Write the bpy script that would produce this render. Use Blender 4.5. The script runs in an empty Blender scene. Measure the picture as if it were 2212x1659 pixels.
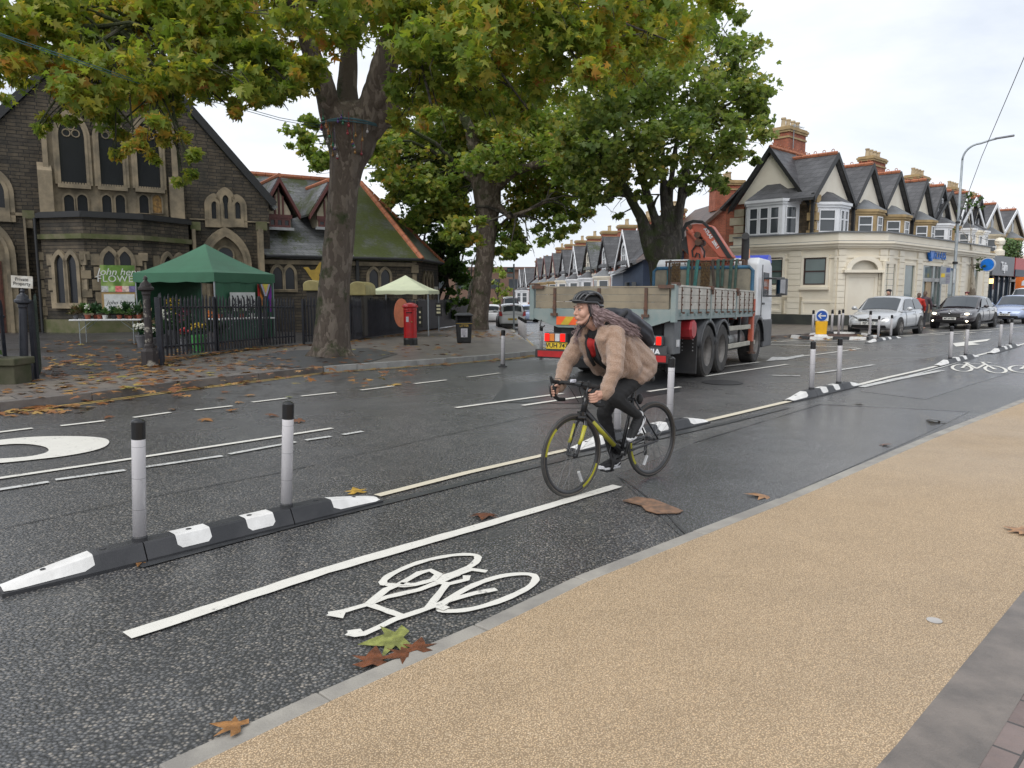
import bpy, math, random
import numpy as np
from mathutils import Vector as V, Matrix as MX
random.seed(7); rng = np.random.default_rng(7)
sc = bpy.context.scene; COL = sc.collection
R = math.radians; PI = math.pi
# ---------------------------------------------------------------- camera frame and terrain
CH, FPX, HZ = 1.6, 1618.0, 632.0          # eye height; focal length and horizon row in a 2212 x 1659 frame
PITCH = math.atan((829.5 - HZ) / FPX); CP, SP = math.cos(PITCH), math.sin(PITCH)
RA = R(46.3)                               # heading of the main road, from +Y towards +X
def ray(px, py):
    x = (px - 1106.0) / FPX; y = (829.5 - py) / FPX
    return V((x, CP + y * SP, y * CP - SP))
def sm(a, b, x):
    t = min(1.0, max(0.0, (x - a) / (b - a))); return t * t * (3 - 2 * t)
def dip(x, y):                             # the side street falls away from the main road
    w = sm(-14, -8, x) * (1 - sm(7, 13, x))
    return -min(1.2, .018 * max(0.0, y - 14)) * w
def G(px, py, off=0.0):                    # the ground point a picture position shows
    r = ray(px, py); z = off; p = V((0, 0, 0))
    for i in range(60):
        t = (z - CH) / r.z; p = V((r.x * t, r.y * t, z))
        z = z * .5 + (off + dip(p.x, p.y)) * .5
    return V((p.x, p.y, off + dip(p.x, p.y)))
def D(px, py, depth):                      # the point at a given depth
    r = ray(px, py); t = depth / r.y
    return V((r.x * t, depth, CH + r.z * t))
def ST(s, t, z=None):                      # road coordinates: s along, t across
    x = s * math.sin(RA) - t * math.cos(RA); y = s * math.cos(RA) + t * math.sin(RA)
    return V((x, y, dip(x, y) if z is None else z))
# ---------------------------------------------------------------- mesh building
class MB:
    def __init__(s): s.v = []; s.f = []; s.m = MX(); s.mi = []; s.cur = 0
    def add(s, pts, faces):
        o = len(s.v); s.v += [tuple(s.m @ V(p)) for p in pts]
        s.f += [tuple(o + i for i in f) for f in faces]; s.mi += [s.cur] * len(faces); return s
    def face(s, pts): return s.add(pts, [tuple(range(len(pts)))])
    def bx(s, x0, x1, y0, y1, z0, z1):
        return s.add([(x0,y0,z0),(x1,y0,z0),(x1,y1,z0),(x0,y1,z0),(x0,y0,z1),(x1,y0,z1),(x1,y1,z1),(x0,y1,z1)],
                     [(0,3,2,1),(4,5,6,7),(0,1,5,4),(1,2,6,5),(2,3,7,6),(3,0,4,7)])
    def box(s, c, d): return s.bx(c[0]-d[0]/2,c[0]+d[0]/2,c[1]-d[1]/2,c[1]+d[1]/2,c[2]-d[2]/2,c[2]+d[2]/2)
    def prism(s, poly, a, b, ax='y'):      # a 2-D outline pushed from a to b along ax
        def p3(p, h): return {'x': (h, p[0], p[1]), 'y': (p[0], h, p[1]), 'z': (p[0], p[1], h)}[ax]
        n = len(poly); ar = sum(poly[i][0]*poly[(i+1)%n][1]-poly[(i+1)%n][0]*poly[i][1] for i in range(n))
        q = list(poly) if (ar > 0) != (ax == 'y') else list(poly)[::-1]
        if a > b: a, b = b, a
        return s.add([p3(p, a) for p in q] + [p3(p, b) for p in q],
                     [tuple(range(n))[::-1], tuple(range(n, 2*n))] + [(i, (i+1)%n, n+(i+1)%n, n+i) for i in range(n)])
    def ring(s, outer, inner, a, b):       # a frame between two outlines of equal length in XZ, pushed along y
        n = len(outer); P = [(p[0], a, p[1]) for p in outer] + [(p[0], a, p[1]) for p in inner] + [(p[0], b, p[1]) for p in outer] + [(p[0], b, p[1]) for p in inner]
        F = []
        for i in range(n):
            j = (i+1) % n
            F += [(i, j, n+j, n+i), (n+i, n+j, 3*n+j, 3*n+i), (2*n+j, 2*n+i, 3*n+i, 3*n+j), (j, i, 2*n+i, 2*n+j)]
        return s.add(P, F)
    def tube(s, pts, r, n=8, cap=True, closed=False, flat=None):
        pts = [V(p) for p in pts]; k = len(pts)
        rr = r if isinstance(r, (list, tuple)) else [r] * k
        P = []; F = []; up = None
        for i in range(k):
            if closed: t = pts[(i+1) % k] - pts[i-1]
            else: t = pts[min(i+1, k-1)] - pts[max(i-1, 0)]
            if t.length < 1e-9: t = V((0,0,1))
            t.normalize()
            if up is None: up = t.orthogonal().normalized()
            up = (up - t * up.dot(t))
            if up.length < 1e-6: up = t.orthogonal()
            up.normalize(); w = t.cross(up)
            if flat is not None: up2 = V(flat); up2 = (up2 - t*up2.dot(t)).normalized(); w = t.cross(up2); up = up2
            for j in range(n):
                a = 2*PI*j/n; P.append(pts[i] + (up*math.cos(a) + w*math.sin(a)) * rr[i])
        m = k if closed else k-1
        for i in range(m):
            for j in range(n):
                a, b = i*n+j, i*n+(j+1)%n; c, d = ((i+1)%k)*n+(j+1)%n, ((i+1)%k)*n+j
                F.append((a, b, c, d))
        if cap and not closed: F += [tuple(range(n))[::-1], tuple(range((k-1)*n, k*n))]
        return s.add(P, F)
    def cyl(s, a, b, r, n=16, r2=None): return s.tube([a, b], [r, r if r2 is None else r2], n)
    def lathe(s, prof, n=20, c=(0,0,0), ax='z', cap=True):
        P = []; F = []
        for r, h in prof:
            for j in range(n):
                a = 2*PI*j/n; x, y = r*math.cos(a), r*math.sin(a)
                q = {'z': (x, y, h), 'y': (y, h, x), 'x': (h, x, y)}[ax]
                P.append((c[0]+q[0], c[1]+q[1], c[2]+q[2]))
        for i in range(len(prof)-1):
            for j in range(n): F.append((i*n+j, i*n+(j+1)%n, (i+1)*n+(j+1)%n, (i+1)*n+j))
        if cap: F += [tuple(range(n))[::-1], tuple(range((len(prof)-1)*n, len(prof)*n))]
        return s.add(P, F)
    def ell(s, c, r, nu=14, nv=9, rot=None):
        P = []; F = []; rm = rot if rot is not None else MX.Identity(3)
        for i in range(nv+1):
            th = PI*i/nv
            for j in range(nu):
                ph = 2*PI*j/nu
                P.append(V(c) + rm @ V((r[0]*math.sin(th)*math.cos(ph), r[1]*math.sin(th)*math.sin(ph), r[2]*math.cos(th))))
        for i in range(nv):
            for j in range(nu): F.append((i*nu+j, (i+1)*nu+j, (i+1)*nu+(j+1)%nu, i*nu+(j+1)%nu))
        return s.add(P, F)
    def cap(s, a, b, ra, rb, n=10):        # tapered capsule
        a, b = V(a), V(b); t = (b-a); L = t.length
        if L < 1e-6: return s.ell(a, (ra, ra, ra))
        t /= L; pts = []; rr = []
        for q in (-1, -.8, -.45, 0): pts.append(a + t*ra*q); rr.append(max(1e-4, ra*math.sqrt(max(0, 1-q*q))))
        for q in (0, .45, .8, 1): pts.append(b + t*rb*q); rr.append(max(1e-4, rb*math.sqrt(max(0, 1-q*q))))
        return s.tube(pts, rr, n)
    def sheet(s, rows):                    # grid of points
        n = len(rows[0]); return s.add([p for r_ in rows for p in r_], [(i*n+j, i*n+j+1, (i+1)*n+j+1, (i+1)*n+j) for i in range(len(rows)-1) for j in range(n-1)])
    def build(s, name, mat, parent=None, smooth=False, bevel=0, seg=2, sub=0, loc=None):
        me = bpy.data.meshes.new(name); me.from_pydata(s.v, [], s.f)
        for m_ in (mat if isinstance(mat, (list, tuple)) else [mat]): me.materials.append(m_)
        if any(s.mi): me.polygons.foreach_set('material_index', s.mi)
        if smooth: me.polygons.foreach_set('use_smooth', [True]*len(me.polygons))
        me.update(); return link(name, me, parent, bevel, seg, sub, loc, smooth)
def link(name, me, parent=None, bevel=0, seg=2, sub=0, loc=None, smooth=False):
    o = bpy.data.objects.new(name, me); COL.objects.link(o)
    if parent is not None: o.parent = parent
    if loc is not None: o.location = loc
    if bevel:
        b = o.modifiers.new('b', 'BEVEL'); b.width = bevel; b.segments = seg; b.limit_method = 'ANGLE'; b.angle_limit = R(35); b.harden_normals = False
    if sub:
        q = o.modifiers.new('s', 'SUBSURF'); q.levels = q.render_levels = sub
    return o
def tag(o, label=None, cat=None, group=None, kind=None):
    for k_, v_ in (('label', label), ('category', cat), ('group', group), ('kind', kind)):
        if v_: o[k_] = v_
    return o
def empty(name, loc=(0,0,0), rz=0, label=None, cat=None, group=None):
    o = bpy.data.objects.new(name, None); COL.objects.link(o); o.location = loc; o.rotation_euler = (0, 0, rz)
    o.empty_display_size = .1; return tag(o, label, cat, group)
def dup(o, parent=None):                   # a thing, its parts and their sub-parts
    c = o.copy(); COL.objects.link(c)
    if parent is not None: c.parent = parent
    for ch in KIDS(o): dup(ch, c)
    return c
def KIDS(o): return [x for x in o.children]
def organic(mb, name, mat, parent, vox=.006, smooth=4, disp=None):
    """closed shapes in mb fused into one continuous skin"""
    tmp = mb.build('skin_source', mat); rm = tmp.modifiers.new('r', 'REMESH'); rm.mode = 'VOXEL'; rm.voxel_size = vox; rm.use_smooth_shade = True
    if smooth: q = tmp.modifiers.new('q', 'SMOOTH'); q.iterations = smooth; q.factor = .5
    dg = bpy.context.evaluated_depsgraph_get(); dg.update()
    me = bpy.data.meshes.new_from_object(tmp.evaluated_get(dg)); bpy.data.objects.remove(tmp)
    me.name = name
    if disp is not None:
        n = len(me.vertices); co = np.empty(n*3); me.vertices.foreach_get('co', co); co = co.reshape(-1, 3)
        no = np.empty(n*3); me.vertices.foreach_get('normal', no); no = no.reshape(-1, 3)
        me.vertices.foreach_set('co', disp(co, no).reshape(-1)); me.update()
    me.polygons.foreach_set('use_smooth', [True]*len(me.polygons))
    me.materials.clear()
    for m_ in (mat if isinstance(mat, (list, tuple)) else [mat]): me.materials.append(m_)
    return link(name, me, parent)
def text(body, name, mat, parent, loc, rot, size, ext=.004, align='CENTER', shear=0, scale=(1,1,1), bold=0, space=1):
    c = bpy.data.curves.new(name, 'FONT'); c.body = body; c.size = size; c.extrude = ext; c.align_x = align; c.align_y = 'CENTER'; c.shear = shear; c.offset = bold; c.space_character = space; c.space_line = .9
    t = bpy.data.objects.new('t', c); COL.objects.link(t); dg = bpy.context.evaluated_depsgraph_get(); dg.update()
    me = bpy.data.meshes.new_from_object(t.evaluated_get(dg)); bpy.data.objects.remove(t)
    me.materials.clear(); me.materials.append(mat); me.name = name
    o = link(name, me, parent); o.location = loc; o.rotation_euler = rot; o.scale = scale
    return o
# ---------------------------------------------------------------- materials
class NT:
    def __init__(s, m): s.t = m.node_tree; s.n = s.t.nodes; s.l = s.t.links
    def __call__(s, typ, **kw):
        n = s.n.new(typ)
        for k_, v_ in kw.items():
            if k_ == 'i':
                for a, b in v_.items():
                    if hasattr(b, 'links') or isinstance(b, bpy.types.NodeSocket): s.l.new(b, n.inputs[a])
                    else: n.inputs[a].default_value = b
            else: setattr(n, k_, v_)
        return n
    def ramp(s, fac, stops, interp='LINEAR'):
        n = s.n.new('ShaderNodeValToRGB'); n.color_ramp.interpolation = interp; e = n.color_ramp.elements
        while len(e) < len(stops): e.new(.5)
        for q, (p, c) in zip(e, stops): q.position = p; q.color = c4(c)
        s.l.new(fac, n.inputs[0]); return n.outputs[0]
    def mix(s, f, a, b, typ='MIX'):
        n = s.n.new('ShaderNodeMix'); n.data_type = 'RGBA'; n.blend_type = typ
        for k_, v_ in ((0, f), (6, a), (7, b)):
            if isinstance(v_, bpy.types.NodeSocket): s.l.new(v_, n.inputs[k_])
            else: n.inputs[k_].default_value = v_ if k_ == 0 else c4(v_)
        return n.outputs[2]
    def math(s, op, a, b=0.0, clamp=False):
        n = s.n.new('ShaderNodeMath'); n.operation = op; n.use_clamp = clamp
        for k_, v_ in ((0, a), (1, b)):
            if isinstance(v_, bpy.types.NodeSocket): s.l.new(v_, n.inputs[k_])
            else: n.inputs[k_].default_value = v_
        return n.outputs[0]
def c4(c):
    if isinstance(c, (int, float)): c = (c, c, c)
    return (c[0], c[1], c[2], 1.0)
def newmat(name):
    m = bpy.data.materials.new(name); m.use_nodes = True; t = NT(m); b = t.n['Principled BSDF']; return m, t, b
def noise(t, vec, scale, detail=4, rough=.55, dist=0):
    n = t('ShaderNodeTexNoise', i={'Scale': scale, 'Detail': detail, 'Roughness': rough, 'Distortion': dist}); t.l.new(vec, n.inputs['Vector']); return n.outputs['Fac']
def bump(t, b, h, strength=.3, dist=.01):
    n = t('ShaderNodeBump', i={'Strength': strength, 'Distance': dist}); t.l.new(h, n.inputs['Height']); t.l.new(n.outputs[0], b.inputs['Normal'])
MATS = {}
def M(name, col, rough=.55, metal=0.0, col2=None, sc_=6.0, bmp=0.0, bsc=60.0, spec=.5, emit=0.0, coat=0.0, alpha=1.0, trans=0.0, lo=.38, hi=.62, det=5):
    if name in MATS: return MATS[name]
    m, t, b = newmat(name); b.inputs['Roughness'].default_value = rough; b.inputs['Metallic'].default_value = metal
    b.inputs['Specular IOR Level'].default_value = spec; b.inputs['Coat Weight'].default_value = coat; b.inputs['Coat Roughness'].default_value = .06
    tc = t('ShaderNodeTexCoord').outputs['Object']
    if col2 is None: col2 = tuple(x * .8 for x in c4(col)[:3])
    f = t('ShaderNodeMapRange', i={'From Min': lo, 'From Max': hi, 'Value': noise(t, tc, sc_, det, .6)}).outputs[0]
    t.l.new(t.mix(f, col, col2), b.inputs['Base Color'])
    if bmp: bump(t, b, noise(t, tc, bsc, 3), bmp, .01)
    if emit: b.inputs['Emission Color'].default_value = c4(col); b.inputs['Emission Strength'].default_value = emit
    if trans: b.inputs['Transmission Weight'].default_value = trans
    MATS[name] = m; return m
def wallvec(t, kx=1.0):                    # brick courses follow local x (or y) and z
    tc = t('ShaderNodeTexCoord').outputs['Object']; s_ = t('ShaderNodeSeparateXYZ'); t.l.new(tc, s_.inputs[0])
    return t('ShaderNodeCombineXYZ', i={'X': t.math('ADD', s_.outputs[0], s_.outputs[1]), 'Y': s_.outputs[2]}).outputs[0], tc
def brickmat(name, c1, c2, mortar, bw, bh, ms=.012, bmp=.5, var=(.6, 1.2), rough=.85, sq=1.0, bias=0.0, dirt=None, jitter=0.0, roof=False):
    m, t, b = newmat(name); vec, tc = wallvec(t)
    if roof:                               # slates: rows follow the slope through z
        pass
    if jitter:
        nz = t('ShaderNodeTexNoise', i={'Scale': 1.3, 'Detail': 2}); t.l.new(vec, nz.inputs['Vector'])
        vec = t('ShaderNodeVectorMath', operation='ADD', i={0: vec, 1: t('ShaderNodeVectorMath', operation='SCALE', i={0: nz.outputs['Color'], 'Scale': jitter}).outputs[0]}).outputs[0]
    br = t('ShaderNodeTexBrick', offset=.5, squash=sq, squash_frequency=2, i={'Vector': vec, 'Color1': c4(c1), 'Color2': c4(c2), 'Mortar': c4(mortar), 'Scale': 1.0, 'Mortar Size': ms, 'Mortar Smooth': .3, 'Bias': bias, 'Brick Width': bw, 'Row Height': bh})
    n1 = noise(t, tc, 2.2, 6, .65)
    col = t.mix(1.0, br.outputs['Color'], t.ramp(n1, [(.3, var[0]), (.7, var[1])]), 'MULTIPLY')
    if dirt: col = t.mix(t('ShaderNodeMapRange', i={'From Min': .5, 'From Max': .68, 'Value': noise(t, tc, dirt[1], 6, .7)}).outputs[0], col, dirt[0])
    t.l.new(col, b.inputs['Base Color']); b.inputs['Roughness'].default_value = rough
    h = t.math('ADD', t.math('MULTIPLY', br.outputs['Fac'], -1.0), t.math('MULTIPLY', noise(t, tc, 18, 4), .9))
    bump(t, b, h, bmp, .02); MATS[name] = m; return m
def glassmat(name, col=(.02,.024,.028), rough=.06, spec=.6):
    m, t, b = newmat(name); tc = t('ShaderNodeTexCoord').outputs['Object']
    t.l.new(t.mix(noise(t, tc, .9, 3), col, tuple(x*2.2 for x in c4(col)[:3])), b.inputs['Base Color'])
    b.inputs['Roughness'].default_value = rough; b.inputs['Specular IOR Level'].default_value = spec; bump(t, b, noise(t, tc, 2.5, 2), .04, .02); MATS[name] = m; return m
# ---------------------------------------------------------------- camera, sky, light
cam_d = bpy.data.cameras.new('camera'); cam = bpy.data.objects.new('camera', cam_d); COL.objects.link(cam)
cam_d.sensor_width = 36; cam_d.lens = 36 * FPX / 2212; cam_d.clip_end = 3000; cam.location = (0, 0, CH); cam.rotation_euler = (PI/2 - PITCH, 0, 0); sc.camera = cam
w = bpy.data.worlds.new('World'); sc.world = w; w.use_nodes = True; wt = NT(w); bg = wt.n['Background']
SUN_EL, SUN_AZ = R(52), R(215)
sky = wt('ShaderNodeTexSky', sky_type='NISHITA', sun_disc=False, sun_elevation=SUN_EL, sun_rotation=SUN_AZ, air_density=1.0, dust_density=2.0)
gen = wt('ShaderNodeTexCoord').outputs['Generated']
mp = wt('ShaderNodeMapping', i={'Scale': (1.0, 1.0, 2.6)}); wt.l.new(gen, mp.inputs[0])
n1 = noise(wt, mp.outputs[0], 2.6, 7, .55, .3); n2 = noise(wt, mp.outputs[0], 1.1, 3, .5)
cl = wt.ramp(wt.math('ADD', wt.math('MULTIPLY', n1, .65), wt.math('MULTIPLY', n2, .35)), [(.36, (5.4, 5.9, 6.7)), (.47, (6.9, 7.25, 7.8)), (.6, (8.5, 8.65, 8.9))])
wt.l.new(wt.mix(.9, sky.outputs[0], cl), bg.inputs['Color']); bg.inputs['Strength'].default_value = .1
sd = bpy.data.lights.new('sun', 'SUN'); sd.energy = 1.5; sd.angle = R(60); sd.color = (1, .97, .92); so = bpy.data.objects.new('sun', sd); COL.objects.link(so)
so.rotation_euler = (PI/2 - SUN_EL, 0, PI - SUN_AZ)
sc.view_settings.view_transform = 'Standard'; sc.view_settings.look = 'None'; sc.view_settings.exposure = 0.5; sc.view_settings.gamma = 1
sc.cycles.max_bounces = 6; sc.cycles.diffuse_bounces = 3; sc.cycles.glossy_bounces = 3; sc.cycles.transmission_bounces = 4; sc.cycles.transparent_max_bounces = 6
try: sc.cycles.use_denoising = True
except Exception: pass
# ================================================================ ground, road, pavements
def asphalt(name, dark, chip1, chip2, scale, r0, r1, bs=.55, wet=.5, chips=.5, mot=(.68, 1.25), pit=.45):
    m, t, b = newmat(name); tc = t('ShaderNodeTexCoord').outputs['Object']
    vo = t('ShaderNodeTexVoronoi', i={'Scale': scale, 'Randomness': 1.0}); t.l.new(tc, vo.inputs['Vector'])
    sp = t('ShaderNodeSeparateColor'); t.l.new(vo.outputs['Color'], sp.inputs[0])
    c = t.ramp(sp.outputs[0], [(0, dark), (1-chips, tuple(x*1.6 for x in dark)), (1-chips*.6, chip1), (.93, chip2), (1, tuple(min(1, x*1.4) for x in chip2))])
    c = t.mix(t('ShaderNodeMapRange', i={'From Min': .25, 'From Max': .6, 'Value': vo.outputs['Distance']}).outputs[0], c, tuple(x*pit for x in dark))
    big = noise(t, tc, .45, 5, .6); mid = noise(t, tc, 3.0, 4, .6)
    c = t.mix(1.0, c, t.ramp(t.math('ADD', t.math('MULTIPLY', big, .5), t.math('MULTIPLY', mid, .5)), [(.3, mot[0]), (.7, mot[1])]), 'MULTIPLY')
    t.l.new(c, b.inputs['Base Color'])
    # films of water: smoother where wet
    wetf = t('ShaderNodeMapRange', i={'From Min': .42, 'From Max': .62, 'Value': noise(t, tc, .33, 4, .55, .4)}).outputs[0]
    t.l.new(t('ShaderNodeMapRange', i={'From Min': 0, 'From Max': 1, 'To Min': r1, 'To Max': r0, 'Value': wetf}).outputs[0], b.inputs['Roughness'])
    b.inputs['Specular IOR Level'].default_value = wet
    h = t.math('SUBTRACT', t.math('MULTIPLY', sp.outputs[1], .5), vo.outputs['Distance'])
    bump(t, b, h, bs, .008); MATS[name] = m; return m
ASPH = asphalt('wet_asphalt', (.080,.081,.084), (.165,.162,.158), (.255,.23,.20), 66, .2, .38, bs=.36, chips=.66, wet=.55)
PATCH = asphalt('smooth_asphalt', (.085,.088,.094), (.14,.143,.15), (.21,.205,.20), 105, .10, .26, bs=.16, chips=.6, wet=.5)
BUFF = asphalt('buff_surface', (.45,.325,.20), (.51,.385,.25), (.57,.44,.30), 150, .38, .62, bs=.4, chips=.7, wet=.35, mot=(.86, 1.1), pit=.6)
YARD = asphalt('yard_tarmac', (.05,.048,.05), (.085,.08,.08), (.13,.12,.115), 60, .3, .5, bs=.4, chips=.4)
SLAB = brickmat('paving_slab', (.19,.165,.14), (.15,.13,.118), (.045,.04,.037), .62, .44, .012, .25, (.65, 1.25), .42, jitter=.0)
def topvec(m):                             # rotate the brick pattern onto the ground plane, along the road
    t = NT(m); br = [n for n in t.n if n.type == 'TEX_BRICK'][0]; tc = t('ShaderNodeTexCoord').outputs['Object']
    mp_ = t('ShaderNodeMapping', i={'Rotation': (0, 0, -(PI/2 - RA))}); t.l.new(tc, mp_.inputs[0]); t.l.new(mp_.outputs[0], br.inputs['Vector'])
topvec(SLAB)
BLOCK = brickmat('block_paving', (.14,.10,.09), (.20,.155,.14), (.05,.045,.042), .21, .105, .007, .5, (.7, 1.2), .5); topvec(BLOCK)
EDGE = M('kerb_concrete', (.31,.29,.255), .6, col2=(.22,.205,.185), sc_=3.5, bmp=.25, bsc=90)
KERB = M('wet_kerb_stone', (.17,.15,.135), .42, col2=(.10,.09,.085), sc_=2.2, bmp=.3, bsc=50)
PALEK = M('pale_kerb_stone', (.36,.36,.35), .5, col2=(.25,.25,.245), sc_=3, bmp=.2, bsc=60)
DKSTRIP = M('dark_channel_stone', (.185,.158,.138), .5, col2=(.12,.105,.094), sc_=4.0, bmp=.45, bsc=120)
def paint(name, col, wear=.42, rough=.5):
    m, t, b = newmat(name); tc = t('ShaderNodeTexCoord').outputs['Object']
    n_ = t.math('ADD', t.math('MULTIPLY', noise(t, tc, 40, 4, .7), .6), t.math('MULTIPLY', noise(t, tc, 5, 3), .4))
    f = t('ShaderNodeMapRange', i={'From Min': wear-.08, 'From Max': wear+.03, 'Value': n_}).outputs[0]
    c = t.mix(noise(t, tc, 9, 4), col, tuple(x*.8 for x in col)); t.l.new(t.mix(f, (.11,.11,.11), c), b.inputs['Base Color'])
    b.inputs['Roughness'].default_value = rough; bump(t, b, noise(t, tc, 130, 3), .35, .004); MATS[name] = m; return m
WHT = paint('white_road_paint', (.72,.70,.64), .39); WHTW = paint('worn_road_paint', (.6,.6,.58), .46); YEL = paint('yellow_road_paint', (.55,.38,.10), .42); CREAM = paint('cream_road_paint', (.66,.60,.47), .34)
SEAL = M('bitumen_seal', (.035,.036,.038), .3, col2=(.05,.052,.055), sc_=8, bmp=.2, bsc=80)
def strm(name, mb, mat, **k): return tag(mb.build(name, mat, **k), kind='structure')
# the road: one sheet to the horizon, finer near the camera
def axis(lo, hi, fine, n0, far): 
    a = list(np.arange(lo, hi, fine)); s_ = fine
    while a[-1] < far: s_ *= 1.25; a.append(a[-1] + s_)
    return a
xs = [-x for x in axis(0, 24, 1.0, 0, 600)][::-1][:-1] + axis(0, 24, 1.0, 0, 600); ys = [-8.0] + axis(-4, 60, 1.0, 0, 900)
mb = MB(); mb.sheet([[(x, y, dip(x, y) - .008) for x in xs] for y in ys]); strm('road', mb, ASPH, smooth=True)
def poly_ground(name, pts, mat, dz, step=1.2, skirt=0.0, skirtmat=None):
    """a flat sheet over the ground inside an outline of world points, cut on a grid so it follows the slope"""
    import bmesh
    bm = bmesh.new(); vs = [bm.verts.new((p[0], p[1], 0)) for p in pts]; bm.faces.new(vs); bm.normal_update()
    if bm.faces[:][0].normal.z < 0: bmesh.ops.reverse_faces(bm, faces=bm.faces[:])
    x0, x1 = min(p[0] for p in pts), max(p[0] for p in pts); y0, y1 = min(p[1] for p in pts), max(p[1] for p in pts)
    def cut(co, no): bmesh.ops.bisect_plane(bm, geom=bm.verts[:] + bm.edges[:] + bm.faces[:], plane_co=co, plane_no=no)
    if x1 - x0 > step and -14 < x1 and x0 < 14:
        for x in np.arange(-14.13, 14.5, step):
            if x0 < x < x1: cut((x, 0, 0), (1, 0, 0))
    for y in np.arange(14, 90, step * 3):
        if y0 < y < y1: cut((0, y, 0), (0, 1, 0))
    for v_ in bm.verts: v_.co.z = dip(v_.co.x, v_.co.y) + dz
    me = bpy.data.meshes.new(name); bm.to_mesh(me); bm.free(); me.materials.append(mat)
    return tag(link(name, me), kind='structure')
def densify(pts, step=.6):
    out = []
    for a, b in zip(pts[:-1], pts[1:]):
        n_ = max(1, int((V(b) - V(a)).length / step)); out += [V(a).lerp(V(b), i / n_) for i in range(n_)]
    return out + [V(pts[-1])]
def strip(name, pts, width, mat, dz=.004, step=.8, side=0, rough=0.0):
    """a painted line along ground points; side: -1/0/1 shifts the band to one side"""
    P = densify([V((p[0], p[1], 0)) for p in pts], step); rows = []
    for i, p in enumerate(P):
        t_ = (P[min(i+1, len(P)-1)] - P[max(i-1, 0)]).normalized(); nrm = V((-t_.y, t_.x, 0))
        a = p + nrm * width * (.5 + side*.5); b_ = p - nrm * width * (.5 - side*.5)
        if rough: a += nrm*random.uniform(-rough, rough); b_ += nrm*random.uniform(-rough, rough)
        rows.append([(b_.x, b_.y, dip(b_.x, b_.y) + dz), (a.x, a.y, dip(a.x, a.y) + dz)])
    mb = MB(); mb.sheet(rows); o = strm(name, mb, mat)
    if o.data.polygons[0].normal.z < 0: o.data.flip_normals()
    return o
def kerb(name, pts, width, h, mat, step=.9, side=1, gap=.012, chip=0.0):
    """kerb stones along a line, top at height h; stones are modelled with open joints"""
    P = densify([V((p[0], p[1], 0)) for p in pts], step); mb = MB()
    for i in range(len(P)-1):
        a, b_ = P[i], P[i+1]; t_ = (b_-a).normalized(); nrm = V((-t_.y, t_.x, 0)) * side
        a2, b2 = a + t_*gap/2, b_ - t_*gap/2; q = [a2, b2, b2 + nrm*width, a2 + nrm*width]
        if side < 0: q = [q[0], q[3], q[2], q[1]]
        dzz = random.uniform(-.003, .003)
        mb.add([(p.x, p.y, dip(p.x, p.y) - .1) for p in q] + [(p.x, p.y, dip(p.x, p.y) + h + dzz) for p in q], [(0,3,2,1),(4,5,6,7),(0,1,5,4),(1,2,6,5),(2,3,7,6),(3,0,4,7)])
    return strm(name, mb, mat, bevel=.008)
# near side: flush kerb, buff surface, dark channel and block paving
nk = [G(*p) for p in ((340,1659),(685,1500),(1023,1353),(1240,1250),(1680,1080),(2000,945),(2212,862))]
d0 = (nk[1]-nk[0]).normalized(); nk = [nk[0]-d0*9] + nk
nk2 = nk + [ST(20, 2.6), ST(34, 2.2), ST(70, 1.5)]
kerb('kerb', nk2, .1, .014, EDGE, step=.92, side=-1, gap=.006)
BE = [ST(-9, .85), ST(2.7, .85), ST(4.6, .89), ST(12, .95), ST(40, 1.0)]
inner = []
for i, p in enumerate(nk2):
    t_ = (nk2[min(i+1, len(nk2)-1)] - nk2[max(i-1, 0)]).normalized(); inner.append(p + V((t_.y, -t_.x, 0))*.098)
poly_ground('pavement', inner + BE[::-1], BUFF, .011)
strip('channel', BE, .24, DKSTRIP, .012, side=-1)
BE2 = [ST(-9, .61), ST(2.7, .61), ST(4.6, .65), ST(12, .71), ST(40, .76)]
poly_ground('footpath', BE2 + [ST(40, -8), ST(-9, -8)], BLOCK, .011)
# far side: kerb line, slab pavement, church yard
fk = [G(*p) for p in ((0,888),(200,865),(385,840),(560,820),(700,803),(960,785),(1080,775),(1165,766))]
fk = [fk[0] - (fk[1]-fk[0]).normalized()*14] + fk
side = [G(*p) for p in ((1172,757),(1150,747),(1132,738),(1116,724),(1098,716),(1082,711))] + [V((1.0, 52, 0)), V((-1.5, 75, 0)), V((-5, 110, 0)), V((-9, 150, 0))]
fkall = fk + side
kerb('kerb', fkall[:6], .13, .125, KERB, step=.95, side=1)
kerb('kerb', fkall[5:13], .14, .12, PALEK, step=.7, side=1)
kerb('kerb', fkall[12:], .14, .12, KERB, step=1.2, side=1)
off = []
for i, p in enumerate(fkall):
    t_ = (fkall[min(i+1, len(fkall)-1)] - fkall[max(i-1, 0)]).normalized(); off.append(p + V((-t_.y, t_.x, 0))*.128)
pave_off = off
fence_px = [(325,790),(349,776),(581,750),(760,737),(898,718),(1012,700)]
FP = [G(x, y, .12) for x, y in fence_px]
yard = [G(53, 818, .12) + V((-14, -2.6, 0)), G(53, 818, .12), G(240, 806, .12), FP[0], FP[2], FP[3], FP[4], FP[5], V((-2.5, 60, 0)), V((-60, 60, 0)), V((-60, 10, 0))]
poly_ground('churchyard_ground', yard[:-2] + [V((-12, 150, 0)), V((-90, 150, 0)), V((-90, 8, 0))], YARD, .118)
poly_ground('pavement', pave_off + [V((-12, 150, 0))] + yard[8:2:-1] + [yard[2], yard[1], yard[0], V((-90, 8, 0)), V((-90, -4, 0))], SLAB, .118)
# tree pit of dark tarmac
pit = [G(x, y, .12) for x, y in ((520,790),(640,795),(800,782),(860,765),(800,752),(640,757),(540,770))]
poly_ground('tree_pit', pit, M('pit_tarmac', (.04,.04,.043), .45, col2=(.06,.058,.055), sc_=3, bmp=.4, bsc=60), .128)
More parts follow.
